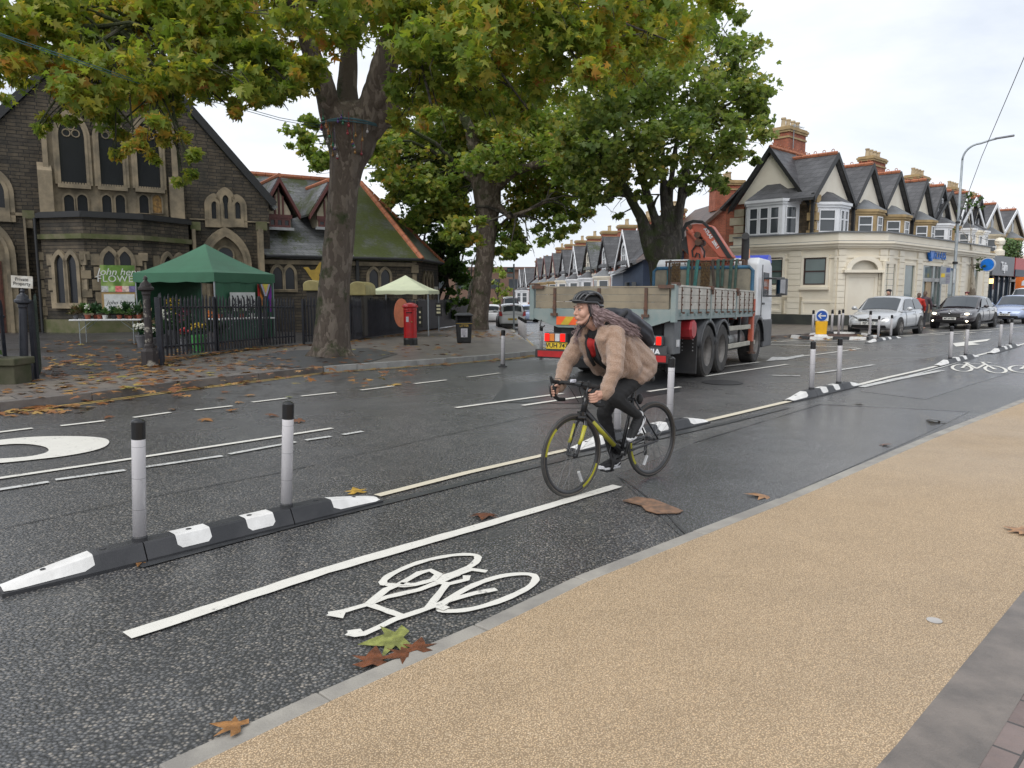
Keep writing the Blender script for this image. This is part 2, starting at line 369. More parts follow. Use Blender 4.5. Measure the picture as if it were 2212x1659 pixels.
# bank side pavement
bk = [G(1600, 735), G(1662, 731), G(1738, 727), ST(31.5, 12.6), ST(36, 12.1), ST(50, 11.9), ST(130, 11.5)]
kerb('kerb', bk[0:], .14, .11, KERB, step=1.1, side=1)
off = []
for i, p in enumerate(bk):
    t_ = (bk[min(i+1, len(bk)-1)] - bk[max(i-1, 0)]).normalized(); off.append(p + V((-t_.y, t_.x, 0))*.138)
poly_ground('pavement', off + [ST(130, 40), ST(40, 60), V((6.5, 70, 0)), V((5.0, 34, 0))], SLAB, .1)
# patches and worn areas of the carriageway
poly_ground('road_patch', [G(*p) for p in ((1500,955),(1770,872),(2095,888),(1975,947),(1680,1077),(1480,1165),(1395,1085),(1330,1025))], PATCH, -.005)
poly_ground('road_patch', [G(*p) for p in ((1900,790),(2230,735),(2400,715),(2500,735),(2230,790),(2000,862),(1860,845))], PATCH, -.005)
poly_ground('road_patch', [G(*p) for p in ((1060,868),(1090,830),(1440,800),(1470,845),(1300,872))], SEAL, -.002)
# ---------------------------------------------------------------- painted markings
def line(pts, w_, mat=WHT, dz=.004, **k): return strip('lane_line', [G(*p) for p in pts], w_, mat, dz, **k)
line([(815,1071),(1010,1021),(1250,966)], .085, CREAM, rough=.004); line([(1512,912),(1712,865)], .1, CREAM, rough=.006); line([(1848,833),(2030,789)], .1, WHT); line([(2100,771),(2152,758)], .1); line([(2190,748),(2420,694)], .1)
line([(275,1374),(700,1234),(1020,1142),(1334,1050)], .1, WHT, rough=.005, step=.12)
strip('sealed_joint', [G(*p) for p in ((300,1222),(640,1132),(820,1088),(1230,988),(1560,915),(1700,880))], .09, SEAL, .0)
line([(-60,1042),(240,998),(718,925)], .075, rough=.006)
for a, b_ in (((-60,1067),(105,1041)),((120,1037),(270,1016)),((300,1011),(480,985)),((495,981),(640,955)),((660,951),(715,943)),((740,939),(783,932))): line([a, b_], .07, WHTW, rough=.008)
for a, b_ in (((-20,936),(70,925)),((131,920),(226,909)),((288,902),(368,891)),((421,886),(502,877)),((545,869),(620,860)),((650,856),(725,848)),((780,843),(850,834)),((895,829),(965,821)),((1010,815),(1080,806)),((985,881),(1215,850)),((1128,876),(1300,851)),((1400,846),(1470,836))): line([a, b_], .085, rough=.006)
yk = fk[:6]
for o_, pts in ((.16, fk[:9]), (.30, fk[:9])): strip('yellow_line', [p + V((.6, -.75, 0)).normalized()*o_ for p in pts], .055, YEL, .004, rough=.006)
line([(1180,768),(1400,752)], .09, YEL); line([(1139,742),(1183,752)], .09, YEL)
# tactile line and turning arrow in the side street
strip('painted_panel', [G(1152,755), G(1140,742), G(1128,728)][::-1], .05, YEL, .122)
poly_ground('road_arrow', [G(*p) for p in ((1090,705),(1108,704),(1122,744),(1101,746))], CREAM, .005)
for a, b_, w_, m_ in (((1521,813),(1701,787),.1,WHT),((1555,793),(1641,782),.1,WHT),((1668,811),(1728,812),.12,WHTW),((1764,806),(1888,788),.12,WHTW),((1725,770),(1858,753),.11,WHT),((1790,766),(1830,766),.06,WHTW),((1859,836),(2035,800),.14,WHTW),((1940,818),(2130,763),.05,WHTW),((1930,727),(2212,706),.1,WHT),((1640,741),(1720,735),.1,WHT),((1686,738),(1900,735),.07,WHT),((1700,741),(1890,741),.06,WHT),((1660,744),(1850,751),.08,WHT),((1690,735),(1760,729),.07,WHT)): line([a, b_], w_, m_)
for x in range(6): line([(1952+x*34, 727-x*1.9), (1972+x*34, 725.8-x*1.9)], .1, WHT)
poly_ground('road_arrow', [G(*p) for p in ((2057,742),(2140,732),(2132,737),(2100,741),(2118,744),(2065,749))], WHT, .005)
poly_ground('road_arrow', [G(*p) for p in ((1655,780),(1668,771),(1700,772),(1735,766),(1738,769),(1700,777))], WHTW, .004)
mb = MB(); q = G(1560, 826); mb.lathe([(.001,-.003),(.36,-.003),(.36,.001),(.30,.001),(.29,-.001),(.001,-.001)], 28, (q.x, q.y, q.z+.002)); tag(mb.build('manhole_cover', M('cast_iron', (.05,.05,.052), .35, .4, bmp=.6, bsc=40)), 'round iron manhole cover in the carriageway between the lorry and the third separator', 'manhole cover')
for pts, w_ in (([(-40,1150),(260,1085),(600,1020),(980,935),(1210,885)], .014), ([(1080,700+185),(1300,880),(1480,900)], .02), ([(1340,1030),(1420,1090),(1490,1160)], .02), ([(1500,955),(1640,912),(1770,873)], .02), ([(1770,873),(1930,880),(2090,889)], .025), ([(560,1640),(820,1500),(1100,1390)], .009)): strip('road_seam', [G(*p) for p in pts], w_, SEAL, .0005, .25, rough=w_*.5)
# end of a big painted letter in the middle lane
outer = [(-160,1012),(0,1001),(60,995),(150,985),(222,970),(240,955),(225,945),(150,942),(60,944),(0,951),(-160,965)]
innr = [(-160,1000),(0,991),(40,989),(75,985),(106,977),(104,967),(70,960),(30,959),(0,962),(-160,975)]
def chaikin(p, n_=2):
    for _ in range(n_): p = [p[0]] + [q for a, b_ in zip(p[:-1], p[1:]) for q in ((a[0]*.75+b_[0]*.25, a[1]*.75+b_[1]*.25), (a[0]*.25+b_[0]*.75, a[1]*.25+b_[1]*.75))] + [p[-1]]
    return p
outer, innr = chaikin(outer), chaikin(innr)
mb = MB(); o_ = [G(*p) for p in outer]; i_ = [G(*p) for p in innr]
n_ = len(i_); o2 = []
for k_ in range(n_):
    q = k_ * (len(o_)-1) / (n_-1); a = int(q); o2.append(o_[min(a, len(o_)-1)].lerp(o_[min(a+1, len(o_)-1)], q-a))
mb.sheet([[(a.x, a.y, .004), (b_.x, b_.y, .004)] for a, b_ in zip(o2, i_)]); strm('road_letter', mb, WHT)
# cycle symbols
SYMB = [  # strokes in symbol units (x forward along travel, y to the left of it), a bicycle lying on the road
    ('w', (.0, .0), .30), ('w', (1.0, .0), .30)]
def bike_symbol(o, ux, uy, wid=.05):
    """painted bicycle: o origin, ux/uy world vectors per unit"""
    def W_(p): q = o + ux*p[0] + uy*p[1]; return V((q.x, q.y, 0))
    mb = MB()
    def stroke(pts, w_=wid):
        P = [W_(p) for p in pts]; P = densify(P, .12)
        for i in range(len(P)-1):
            pass
        rows = []
        for i, p in enumerate(P):
            t_ = (P[min(i+1, len(P)-1)] - P[max(i-1, 0)]).normalized(); nn = V((-t_.y, t_.x, 0))*(w_/2 + random.uniform(-.004, .004)); h = dip(p.x, p.y) + .004 + len(mb.f)*1e-6
            rows.append([((p-nn).x, (p-nn).y, h), ((p+nn).x, (p+nn).y, h)])
        mb.sheet(rows)
    for c in ((0, 0), (1.0, 0)): stroke([(c[0] + .3*math.cos(a), c[1] + .3*math.sin(a)) for a in np.linspace(0, 2*PI, 29)])
    stroke([(0, 0), (.22, .42), (.78, .42), (.45, 0), (0, 0)]); stroke([(.22,.42),(.45,0)]); stroke([(.2,.5),(.22,.42)]); stroke([(.1,.52),(.32,.52)], wid*1.3)
    stroke([(1, 0), (.76, .5), (.74, .62), (.9, .64), (1.0, .58)]); stroke([(.74,.62),(.66,.64)])
    return strm('cycle_symbol', mb, WHT)
# near one traced on the ground
def traced(strokes, w_):
    mb = MB()
    for q, pts in enumerate(strokes):
        P = [G((1000 + x*.5425)/1.8228, (1700 + y*.5425)/1.8228) for x, y in pts]; P = [V((p.x, p.y, 0)) for p in P]; P = densify(P, .05); rows = []
        for i, p in enumerate(P):
            t_ = (P[min(i+1, len(P)-1)] - P[max(i-1, 0)]).normalized(); nn = V((-t_.y, t_.x, 0))*(w_/2 + random.uniform(-.003, .003))
            rows.append([((p-nn).x, (p-nn).y, .003 + q*.0004), ((p+nn).x, (p+nn).y, .003 + q*.0004)])
        mb.sheet(rows)
    o = strm('cycle_symbol', mb, WHT)
    return o
def ellp(pts, n_=40):                      # closed smooth curve through points
    out = []; k_ = len(pts)
    for i in range(k_):
        p0, p1, p2, p3 = [V((*pts[(i+j-1) % k_], 0)) for j in range(4)]
        for u in np.linspace(0, 1, max(2, n_//k_), endpoint=False):
            out.append(tuple((.5*((2*p1) + (p2-p0)*u + (2*p0-5*p1+4*p2-p3)*u*u + (3*p1-p0-3*p2+p3)*u**3))[:2]))
    return out + [out[0]]
traced([ellp([(960,1110),(940,1085),(1010,1030),(1200,950),(1430,900),(1590,895),(1625,925),(1560,985),(1400,1045),(1150,1115)]),
        ellp([(1350,1290),(1420,1215),(1600,1115),(1800,1050),(1980,1035),(2045,1065),(1990,1135),(1800,1225),(1600,1285),(1440,1305)]),
        [(830,1255),(1100,1350)],[(540,1325),(640,1310),(830,1255),(960,1205),(1200,1150),(1330,1100),(1480,1040)],[(545,1325),(640,1345),(640,1310)],[(830,1255),(960,1150),(1060,1110)],
        [(1060,1110),(1200,1030),(1280,1010),(1340,1040),(1300,1080),(1170,1115),(1060,1110)],[(1330,1100),(1500,1030),(1580,1005),(1690,1020)],[(1330,1100),(1420,1110),(1540,1080),(1545,1050)],
        [(1400,1110),(1340,1190),(1260,1290)],[(680,1465),(760,1455),(800,1475),(900,1430),(1020,1370),(1260,1290),(1420,1230),(1600,1180),(1760,1150)],[(680,1470),(740,1485),(800,1475)],[(1340,1275),(1400,1295)],[(1350,1270),(1420,1225)]], .045)
d_, n_ = V((math.sin(RA), math.cos(RA), 0)), V((-math.cos(RA), math.sin(RA), 0))
bike_symbol(G(2078,795), (G(2150,798)-G(2078,795))/1.0, (G(2106,785)-G(2112,797))/.5, .06)
bike_symbol(G(2205,797), (G(2290,800)-G(2205,797))/1.0, (G(2244,786)-G(2250,798))/.5, .06)
# ================================================================ street furniture
RUB = M('black_rubber', (.022,.023,.026), .5, col2=(.04,.04,.043), sc_=4, bmp=.15, bsc=120)
RUBW = M('white_rubber_paint', (.72,.71,.69), .5, col2=(.6,.59,.57), sc_=7, bmp=.15, bsc=90)
def sleeve_mat():
    m, t, b = newmat('reflective_sleeve'); tc = t('ShaderNodeTexCoord').outputs['Object']; s_ = t('ShaderNodeSeparateXYZ'); t.l.new(tc, s_.inputs[0])
    q = t.math('FRACT', t.math('MULTIPLY', s_.outputs[2], 5.2)); seam = t.math('LESS_THAN', q, .012)
    nz = noise(t, tc, 3, 3); c = t.mix(nz, (.60,.58,.60), (.72,.70,.71)); g = noise(t, tc, 14, 4, .7)
    c = t.mix(t('ShaderNodeMapRange', i={'From Min': .6, 'From Max': .75, 'Value': g}).outputs[0], c, (.42,.41,.41))
    t.l.new(t.mix(seam, c, (.25,.25,.26)), b.inputs['Base Color']); b.inputs['Roughness'].default_value = .28; b.inputs['Coat Weight'].default_value = .3
    MATS['reflective_sleeve'] = m; return m
SLEEVE = sleeve_mat(); BLKG = M('black_gloss', (.012,.012,.013), .22, spec=.5); BLKM = M('black_matt', (.02,.02,.021), .6, bmp=.1)
def wand(parent, x, y, z0, h, r=.039, tilt=(0, 0), name='post'):
    k = h / .79
    mb = MB(); mb.lathe([(r, .02), (r, .66*k), (r, .665*k)], 22); p = mb.build(name, SLEEVE, parent, smooth=True, loc=(x, y, z0)); p.rotation_euler = (tilt[0], tilt[1], 0)
    mb = MB(); mb.lathe([(r*1.02, .655*k), (r*1.02, .765*k), (r*.98, .772*k), (r*.45, .785*k), (.004, .79*k)], 22); mb.build('cap', BLKG, p, smooth=False, bevel=.002)
    mb = MB(); mb.lathe([(r*1.12, -.05), (r*1.12, .02), (r*1.0, .028)], 22); mb.build('collar', RUB, p)
    return p
def separator(a, b_, label, tilt=(0, 0), ph=.75, posts=(1, 2), flip=False):
    d = (b_ - a); L = d.length; ang = math.atan2(d.y, d.x)
    root = empty('lane_separator', a, ang, label, 'lane separator', 'rubber lane separators with wands')
    def sec(x):                            # half-widths and height of the moulding at x
        e = min(x, L - x); f = min(1, e / (.2 * L)); return .085 + .02*f, .03 + .022*f, .022 + .085 * f**.8
    cuts = [0, .295*L, .69*L, L]; ml = .295*L; mm = .395*L
    for k in range(3):
        x0, x1 = cuts[k] + .004*(k > 0), cuts[k+1] - .004*(k < 2)
        def shell(xa, xb, g, skew=0.0, yb=1.0):
            rows = []
            for x in np.linspace(xa, xb, 13):
                w_, t_, h = sec(min(max(x, 0), L)); w_ += g; t_ += g*.6; h += g; yl = w_ - (w_ - t_)*.12
                rows.append([(x, -w_, -.01), (x, -w_, .012+g), (x + skew*.3, -t_-.006, h-.008), (x + skew*.4, -t_+.006, h), (x + skew*.6, t_-.006, h), (x + skew*.7, t_+.006, h-.008), (x+skew, w_, .012+g), (x+skew, w_, -.01)])
            mb = MB(); mb.sheet([r_[::-1] for r_ in rows])
            if not g: mb.face(rows[0]); mb.face(rows[-1][::-1])
            return mb
        mod = shell(x0, x1, 0).build('rubber_module', RUB, root, bevel=0)
        pan = {0: [(x0 + .012, x0 + .62*ml)], 1: [(x0 + .19*mm, x0 + .41*mm), (x0 + .66*mm, x0 + .86*mm)], 2: [(x1 - .6*ml, x1 - .015)]}[k]
        for xa, xb in pan:
            rows = []
            for q, x in enumerate(np.linspace(xa, xb, 9)):
                w_, t_, h = sec(x); row = []; g = .0025
                lo = .2 if 0 < q < 8 else .42
                for sgn in (-1, 1):
                    pts = [(sgn*(w_+g - (w_-t_)*lo), .012 + (h-.012)*lo), (sgn*(t_+.004), h-.006+g*.7), (sgn*(t_-.008), h+g)]
                    row += pts if sgn < 0 else pts[::-1]
                rows.append([(x, y_, z_) for y_, z_ in row])
            mb = MB(); mb.sheet([r_[::-1] for r_ in rows]); mb.build('white_panel', RUBW, mod)
        for q in (.3, .72): x = x0 + (x1-x0)*q; mb = MB(); mb.cyl((x, 0, sec(x)[2]-.01), (x, 0, sec(x)[2]+.004), .018, 12); mb.build('bolt', RUB, mod)
    for j, k in enumerate(posts):
        wand(root, cuts[k], 0, sec(cuts[k])[2] + .005, ph, tilt=(tilt[0] + random.uniform(-.008, .008), tilt[1] + random.uniform(-.008, .008)))
    return root
def gpts(a, b_): return G(*a), G(*b_)
# tilt axes are local: local x runs along the road; a lean towards the near kerb is a turn about x
separator(*gpts((-4,1279), (814,1080)), 'lane separator nearest the camera, two wands standing on it left of the cyclist', (.045, .03))
separator(*gpts((1236,974), (1522,911)), 'lane separator directly behind the cyclist, partly hidden by the bicycle wheels', (.01, .0), posts=(1, 2))
separator(*gpts((1703,867), (1852,832)), 'lane separator right of the lorry, third along the cycle lane', (-.0, -.015))
separator(*gpts((2024,791), (2109,769)), 'lane separator with two wands beside the distant painted cycle symbols', (-.0, -.01))
separator(*gpts((2140,764), (2198,747)), 'farthest lane separator along the cycle lane, near the right edge of the photo', (-.0, -.01))
separator(*gpts((1874,741), (1944,729)), 'short lane separator in front of the silver hatchback beside the traffic island', (0, 0))
# island ring of rubber kerb with wands
def wand_thing(px, py, h, label, off=.0, tilt=0, grp='single wands on the road'):
    p = G(px, py, off); root = empty('wand_bollard', p, 0, label, 'bollard', grp)
    wand(root, 0, 0, .03, h, .046, (0, tilt)); mb = MB(); mb.lathe([(.1, -.02), (.1, .012), (.06, .03)], 18); mb.build('foot', RUB, root)
wand_thing(1086, 792, .80, 'striped wand at the kerb edge between the litter bin and the lorry', 0, .015)
wand_thing(1169, 771, .80, 'wand close beside the lorry rear light and yellow number plate')
for i, (x, y) in enumerate(((1135,741),(1131,736),(1127,731),(1124,727),(1121,723))):
    wand_thing(x, y, .84, ['nearest wand of the row of five leading to the white hatchback', 'second nearest wand of the row of five behind the white hatchback', 'middle wand of the row of five behind the white hatchback', 'second farthest wand of the row of five behind the white hatchback', 'farthest wand of the row of five, closest to the white hatchback'][i], .0, 0, 'row of wands behind the white car')
for x, y, l in ((1755,722,'wand just left of the yellow keep left bollard on the island'), (1796,722,'wand just right of the yellow keep left bollard'), (1811,724,'wand left of the silver hatchback number plate, nearer of two'), (1819,720,'wand left of the silver hatchback, farther of two'), (1878,727,'wand in front of the silver hatchback number plate')):
    wand_thing(x, y, .92, l, 0, 0, 'wands around the traffic island')
isl = [G(*p) for p in ((1712,729),(1760,724),(1800,722),(1850,723),(1892,730),(1872,734),(1800,733),(1750,733))]
mb = MB(); P = densify(isl + [isl[0]], .55); mb.cur = 0
for i in range(len(P)-1):
    a, b_ = P[i], P[i+1]; mb.cur = i % 2; t_ = (b_-a).normalized(); nn = V((-t_.y, t_.x, 0))*.09
    q0, q1 = a + t_*.01, b_ - t_*.01
    mb.add([tuple(q0-nn+V((0,0,-.02))), tuple(q1-nn+V((0,0,-.02))), tuple(q1+nn+V((0,0,-.02))), tuple(q0+nn+V((0,0,-.02))), tuple(q0-nn*.6+V((0,0,.1))), tuple(q1-nn*.6+V((0,0,.1))), tuple(q1+nn*.6+V((0,0,.1))), tuple(q0+nn*.6+V((0,0,.1)))], [(0,3,2,1),(4,5,6,7),(0,1,5,4),(1,2,6,5),(2,3,7,6),(3,0,4,7)])
tag(mb.build('island_kerb', [RUB, RUBW]), 'black and white rubber kerb ring round the small traffic island', 'kerb ring')
poly_ground('traffic_island', isl, M('island_mulch', (.10,.045,.03), .8, col2=(.05,.03,.025), sc_=9, bmp=.8, bsc=25), .03)
# keep-left bollard
def keep_left():
    p = G(1773, 729); root = empty('keep_left_bollard', p, math.atan2(-p.x, p.y), 'yellow keep left bollard with a blue arrow disc on the island', 'bollard')
    k = 1.0; yel = M('bollard_yellow', (.85,.46,.01), .35, col2=(.75,.4,.012)); wh = M('bollard_white', (.78,.78,.76), .35); blu = M('sign_blue', (.01,.09,.42), .35)
    mb = MB(); pr = [(-.19,.1),(.19,.1),(.215,.62),(-.215,.62)]; mb.prism(pr, -.1, .1, 'y'); mb.build('body', yel, root, bevel=.05, seg=4)
    mb = MB(); ar = [(-.23,.60)] + [(.23*math.cos(a)*-1, .80 + .235*math.sin(a)) for a in np.linspace(0, PI, 17)] + [(.23,.60)]; mb.prism(ar, -.105, .105, 'y'); hd = mb.build('head', wh, root, bevel=.03, seg=3)
    mb = MB(); mb.lathe([(.185, -.004), (.185, .004)], 32, (0, -.112, .80), 'y'); ds = mb.build('disc', blu, hd)
    mb = MB(); mb.face([(-.14,-.119,.80),(-.04,-.119,.70),(.0,-.119,.70),(-.055,-.119,.775),(.14,-.119,.775),(.14,-.119,.825),(-.055,-.119,.825),(.0,-.119,.90),(-.04,-.119,.90)]); mb.build('arrow', wh, ds)
    mb = MB(); mb.lathe([(.30, .0), (.30, .03), (.22, .08), (.2, .12)], 24); mb.build('base', wh, root)
keep_left()
# pillar box
def post_box():
    p = G(887, 745, .12); k = .86; root = empty('post_box', p, 0.05, 'red cast iron pillar box with black base on the pavement', 'post box')
    red = M('post_red', (.50,.012,.014), .3, col2=(.36,.01,.012), sc_=3, bmp=.05, bsc=30, coat=.3); r = .245*k
    mb = MB(); mb.lathe([(r*1.06, .0), (r*1.06, .22*k), (r*1.0, .25*k), (r*1.0, .27*k)], 32); mb.build('base', M('post_black', (.014,.014,.015), .35, coat=.2), root, smooth=False, bevel=.004)
    mb = MB(); mb.lathe([(r*.99, .25*k), (r*.99, 1.27*k), (r*1.03, 1.28*k), (r*1.03, 1.31*k), (r*.99, 1.32*k), (r*.99, 1.38*k)], 36); bd = mb.build('body', red, root, bevel=.003)
    prof = [(r*1.0, 1.37*k), (r*1.16, 1.39*k), (r*1.18, 1.43*k), (r*1.12, 1.45*k), (r*1.1, 1.47*k), (r*.9, 1.515*k), (r*.5, 1.548*k), (.01, 1.56*k)]
    mb = MB(); mb.lathe(prof, 40); mb.build('cap', red, root, bevel=.003)
    mb = MB()
    for a in np.linspace(0, 2*PI, 36, endpoint=False): mb.ell((r*1.17*math.cos(a), r*1.17*math.sin(a), 1.41*k), (.012, .012, .018), 6, 4)
    mb.build('rim_moulding', red, root)
    f = -r - .004; rk = lambda a, h, g=.0: (math.sin(a)*(r+g), -math.cos(a)*(r+g), h)
    def panel(a0, a1, z0, z1, g, mat, name, par):
        mb = MB(); mb.sheet([[rk(a, z, g) for a in np.linspace(a0, a1, 9)] for z in (z0, z1)]); mb.sheet([[rk(a0, z, g-.03) for z in (z0, z1)], [rk(a0, z, g) for z in (z0, z1)]]); mb.sheet([[rk(a1, z, g) for z in (z0, z1)], [rk(a1, z, g-.03) for z in (z0, z1)]])
        mb.sheet([[rk(a, z1, g) for a in np.linspace(a0, a1, 9)], [rk(a, z1, g-.03) for a in np.linspace(a0, a1, 9)]]); mb.sheet([[rk(a, z0, g-.03) for a in np.linspace(a0, a1, 9)], [rk(a, z0, g) for a in np.linspace(a0, a1, 9)]])
        return mb.build(name, mat, par)
    panel(-.62, .45, 1.15*k, 1.26*k, .02, red, 'aperture_hood', root); panel(-.5, .33, 1.175*k, 1.215*k, .0215, M('slot_dark', (.004,.004,.004), .8), 'slot', root)
    dr = panel(-.72, .55, .36*k, 1.10*k, .012, red, 'door', root)
    panel(-.52, -.14, .86*k, 1.05*k, .02, M('notice_white', (.62,.62,.64), .4, col2=(.45,.45,.5), sc_=30), 'notice_plate', dr)
    mb = MB(); mb.ell(rk(.3, .86*k, .02), (.02, .02, .024), 8, 6); mb.build('lock', M('brass', (.4,.28,.1), .35, 1.0), dr)
    panel(-.3, .1, .56*k, .74*k, .015, red, 'cast_crest', dr)
post_box()
def litter_bin():
    p = G(1002, 740, .12); k = .98; root = empty('litter_bin', p, .12, 'black litter bin with gold lettering and slanted hood on the pavement', 'litter bin')
    bk_ = M('bin_black', (.014,.015,.017), .38, col2=(.028,.028,.03), sc_=4, coat=.1); gold = M('gold_paint', (.55,.36,.06), .4)
    mb = MB(); mb.add([(-.23,-.23,0),(.23,-.23,0),(.23,.23,0),(-.23,.23,0),(-.27,-.27,.72*k),(.27,-.27,.72*k),(.27,.27,.72*k),(-.27,.27,.72*k)], [(0,3,2,1),(4,5,6,7),(0,1,5,4),(1,2,6,5),(2,3,7,6),(3,0,4,7)]); bd = mb.build('body', bk_, root, bevel=.03, seg=3)
    for x in (-.26, .26):
        for y in (-.26, .26): mb = MB(); mb.box((x*.97, y*.97, .82*k), (.035, .035, .24)); mb.build('corner_post', bk_, root, bevel=.008)
    mb = MB(); mb.bx(-.235, .235, .2, .268, .72*k, .93*k); mb.build('back_panel', bk_, root)
    mb = MB(); mb.bx(-.22, .22, -.2, .2, .71*k, .9*k); mb.build('opening', M('bin_inside', (.004,.004,.005), .9), root)
    mb = MB(); mb.add([(-.31,-.31,.92*k),(.31,-.31,.92*k),(.31,.31,.92*k),(-.31,.31,.92*k),(-.31,-.31,.955*k),(.31,-.31,.955*k),(.31,.31,.955*k),(-.31,.31,.955*k),(-.2,-.2,1.03*k),(.2,-.2,1.03*k),(.2,.2,1.03*k),(-.2,.2,1.03*k)],
        [(0,3,2,1),(0,1,5,4),(1,2,6,5),(2,3,7,6),(3,0,4,7),(4,5,9,8),(5,6,10,9),(6,7,11,10),(7,4,8,11),(8,9,10,11)]); mb.build('hood', bk_, root, bevel=.015, seg=3)
    mb = MB(); mb.bx(-.275, .275, -.276, -.27, .66*k, .675*k); mb.build('gold_band', gold, bd)
    text('LITTER', 'lettering', gold, bd, (0, -.272, .59*k), (PI/2, 0, 0), .1, .002, bold=.002)
    mb = MB(); mb.bx(-.11, .11, -.262, -.254, .2*k, .5*k); nt = mb.build('notice', M('notice_paper', (.7,.68,.72), .4), bd); nt.rotation_euler = (.0, 0, 0)
    mb = MB()
    for j in range(6): mb.bx(-.085, .085 - .03*(j % 3), -.265, -.263, (.45 - j*.035)*k, (.46 - j*.035)*k)
    mb.bx(-.03, .03, -.265, -.263, .22*k, .26*k); mb.build('notice_print', M('print_grey', (.2,.18,.25), .5), nt)
litter_bin()
GALV = M('galvanised', (.33,.36,.38), .42, .3, col2=(.24,.27,.29), sc_=3); SIGNBACK = M('sign_grey', (.32,.34,.36), .45)
def bus_stop():
    a = G(1110, 712); root = empty('bus_stop', a, 0, 'thin grey bus stop pole with green and orange flag sign', 'bus stop'); d = a.y; h = 2.72 * d / 33.0 * .97
    h = (712 - 572) / FPX * d
    mb = MB(); mb.cyl((0,0,-.1), (0,0,h), .05, 10); mb.build('pole', GALV, root)
    px = d / FPX
    mb = MB(); mb.bx(-14.5*px, -1.5*px, -.03, .03, h-8*px-20*px, h-8*px); fl = mb.build('flag', M('flag_grey', (.5,.5,.52), .4), root)
    mb = MB(); mb.bx(-14.3*px, -1.7*px, -.034, .034, h-18*px, h-8.2*px); mb.build('green_panel', M('flag_green', (.03,.17,.15), .4), fl)
    mb = MB(); mb.bx(-14.3*px, -1.7*px, -.034, .034, h-20*px, h-18*px); mb.build('orange_band', M('flag_orange', (.6,.16,.05), .4), fl)
    mb = MB()
    for j in range(2): mb.bx(-13*px, -(6-j*2)*px, -.037, -.035, h-(12.5+j*3)*px, h-(11.3+j*3)*px)
    mb.build('lettering', M('flag_white', (.65,.68,.68), .4), fl)
bus_stop()
def lamp_post(base, h, arm, dr, label, heavy=1.0, plates=True):
    root = empty('street_lamp', base, math.atan2(dr[1], dr[0]), label, 'street lamp')
    mb = MB(); mb.tube([(0,0,-.1),(0,0,1.3),(0,0,1.35),(0,0,h*.6),(0,0,h-.9)], [.11*heavy,.11*heavy,.085*heavy,.07*heavy,.055*heavy], 12)
    pts = [(0,0,h-.9)] + [(.75*(1-math.cos(a)), 0, h-.9+.78*math.sin(a)) for a in np.linspace(.15, PI/2, 8)] + [(arm*.8, 0, h), (arm, 0, h+.06)]
    mb.tube(pts, [.05*heavy]*len(pts), 10); mb.build('column', GALV, root, smooth=True)
    mb = MB(); mb.add([(arm-.1,-.1,h+.02),(arm+.75,-.16,h+.1),(arm+.75,.16,h+.1),(arm-.1,.1,h+.02),(arm-.1,-.08,h+.1),(arm+.72,-.13,h+.17),(arm+.72,.13,h+.17),(arm-.1,.08,h+.1)], [(0,3,2,1),(4,5,6,7),(0,1,5,4),(1,2,6,5),(2,3,7,6),(3,0,4,7)])
    mb.build('lamp_head', M('lamp_grey', (.14,.15,.17), .4), root, bevel=.02)
    if plates:
        mb = MB(); mb.bx(-.04, .04, -.16, -.13, 2.0, 2.75); pl = mb.build('parking_plate', M('plate_white', (.6,.62,.64), .4), root); pl.rotation_euler = (0, 0, math.atan2(base.y, base.x) - math.atan2(dr[1], dr[0]) - PI/2 + PI/2*0)
        mb = MB(); mb.tube([(0,0,3.0),(0,0,3.12)], [.13,.13], 12); mb.tube([(0,0,5.1),(0,0,5.2)], [.11,.11], 12); mb.build('band', BLKM, root)
LB = D(2058, 640, 40); LB.z = .1
lamp_post(LB, 312/FPX*40 + 1.5, 1.45, (.80, -.45), 'tall grey street lamp column in front of the cream bank building')
def sign_post():
    b_ = D(2030, 640, 39); b_.z = .08; root = empty('sign_post', b_, 0, 'grey post carrying a parking sign outside the bank entrance', 'sign')
    mb = MB(); mb.cyl((0,0,0), (0,0,2.9), .045, 10); mb.build('pole', GALV, root)
    mb = MB(); mb.bx(-.08, .45, -.05, -.02, 1.95, 2.85); pn = mb.build('panel', SIGNBACK, root)
    mb = MB(); mb.bx(-.04, .16, -.056, -.052, 2.3, 2.5); mb.build('yellow_panel', M('plate_yellow', (.7,.5,.05), .4), pn)
    mb = MB(); mb.bx(.22, .42, -.056, -.052, 2.55, 2.78); mb.build('blue_panel', M('plate_blue', (.08,.12,.3), .4), pn)
    mb = MB(); 
    for j in range(6): mb.bx(.22, .42, -.056, -.052, 2.0+j*.08, 2.04+j*.08)
    mb.build('print', M('print_grey', (.2,.18,.25), .5), pn)
sign_post()
def wire(name, pts, r, mat, label): 
    mb = MB(); mb.tube(pts, r, 5); return tag(mb.build(name, mat), label, 'cable')
DKW = M('cable_dark', (.06,.065,.07), .6)
lt = D(2062, 498, 40)
wire('overhead_cable', [D(2064,492,40), D(2120,340,30), D(2214,120,22), D(2270,-30,19)], .012, DKW, 'thin overhead cable rising from the lamp column to the top right corner')
wire('overhead_cable', [D(2066,500,40), D(2140,520,46), D(2240,535,55)], .012, DKW, 'thin overhead cable running level behind the lamp column')
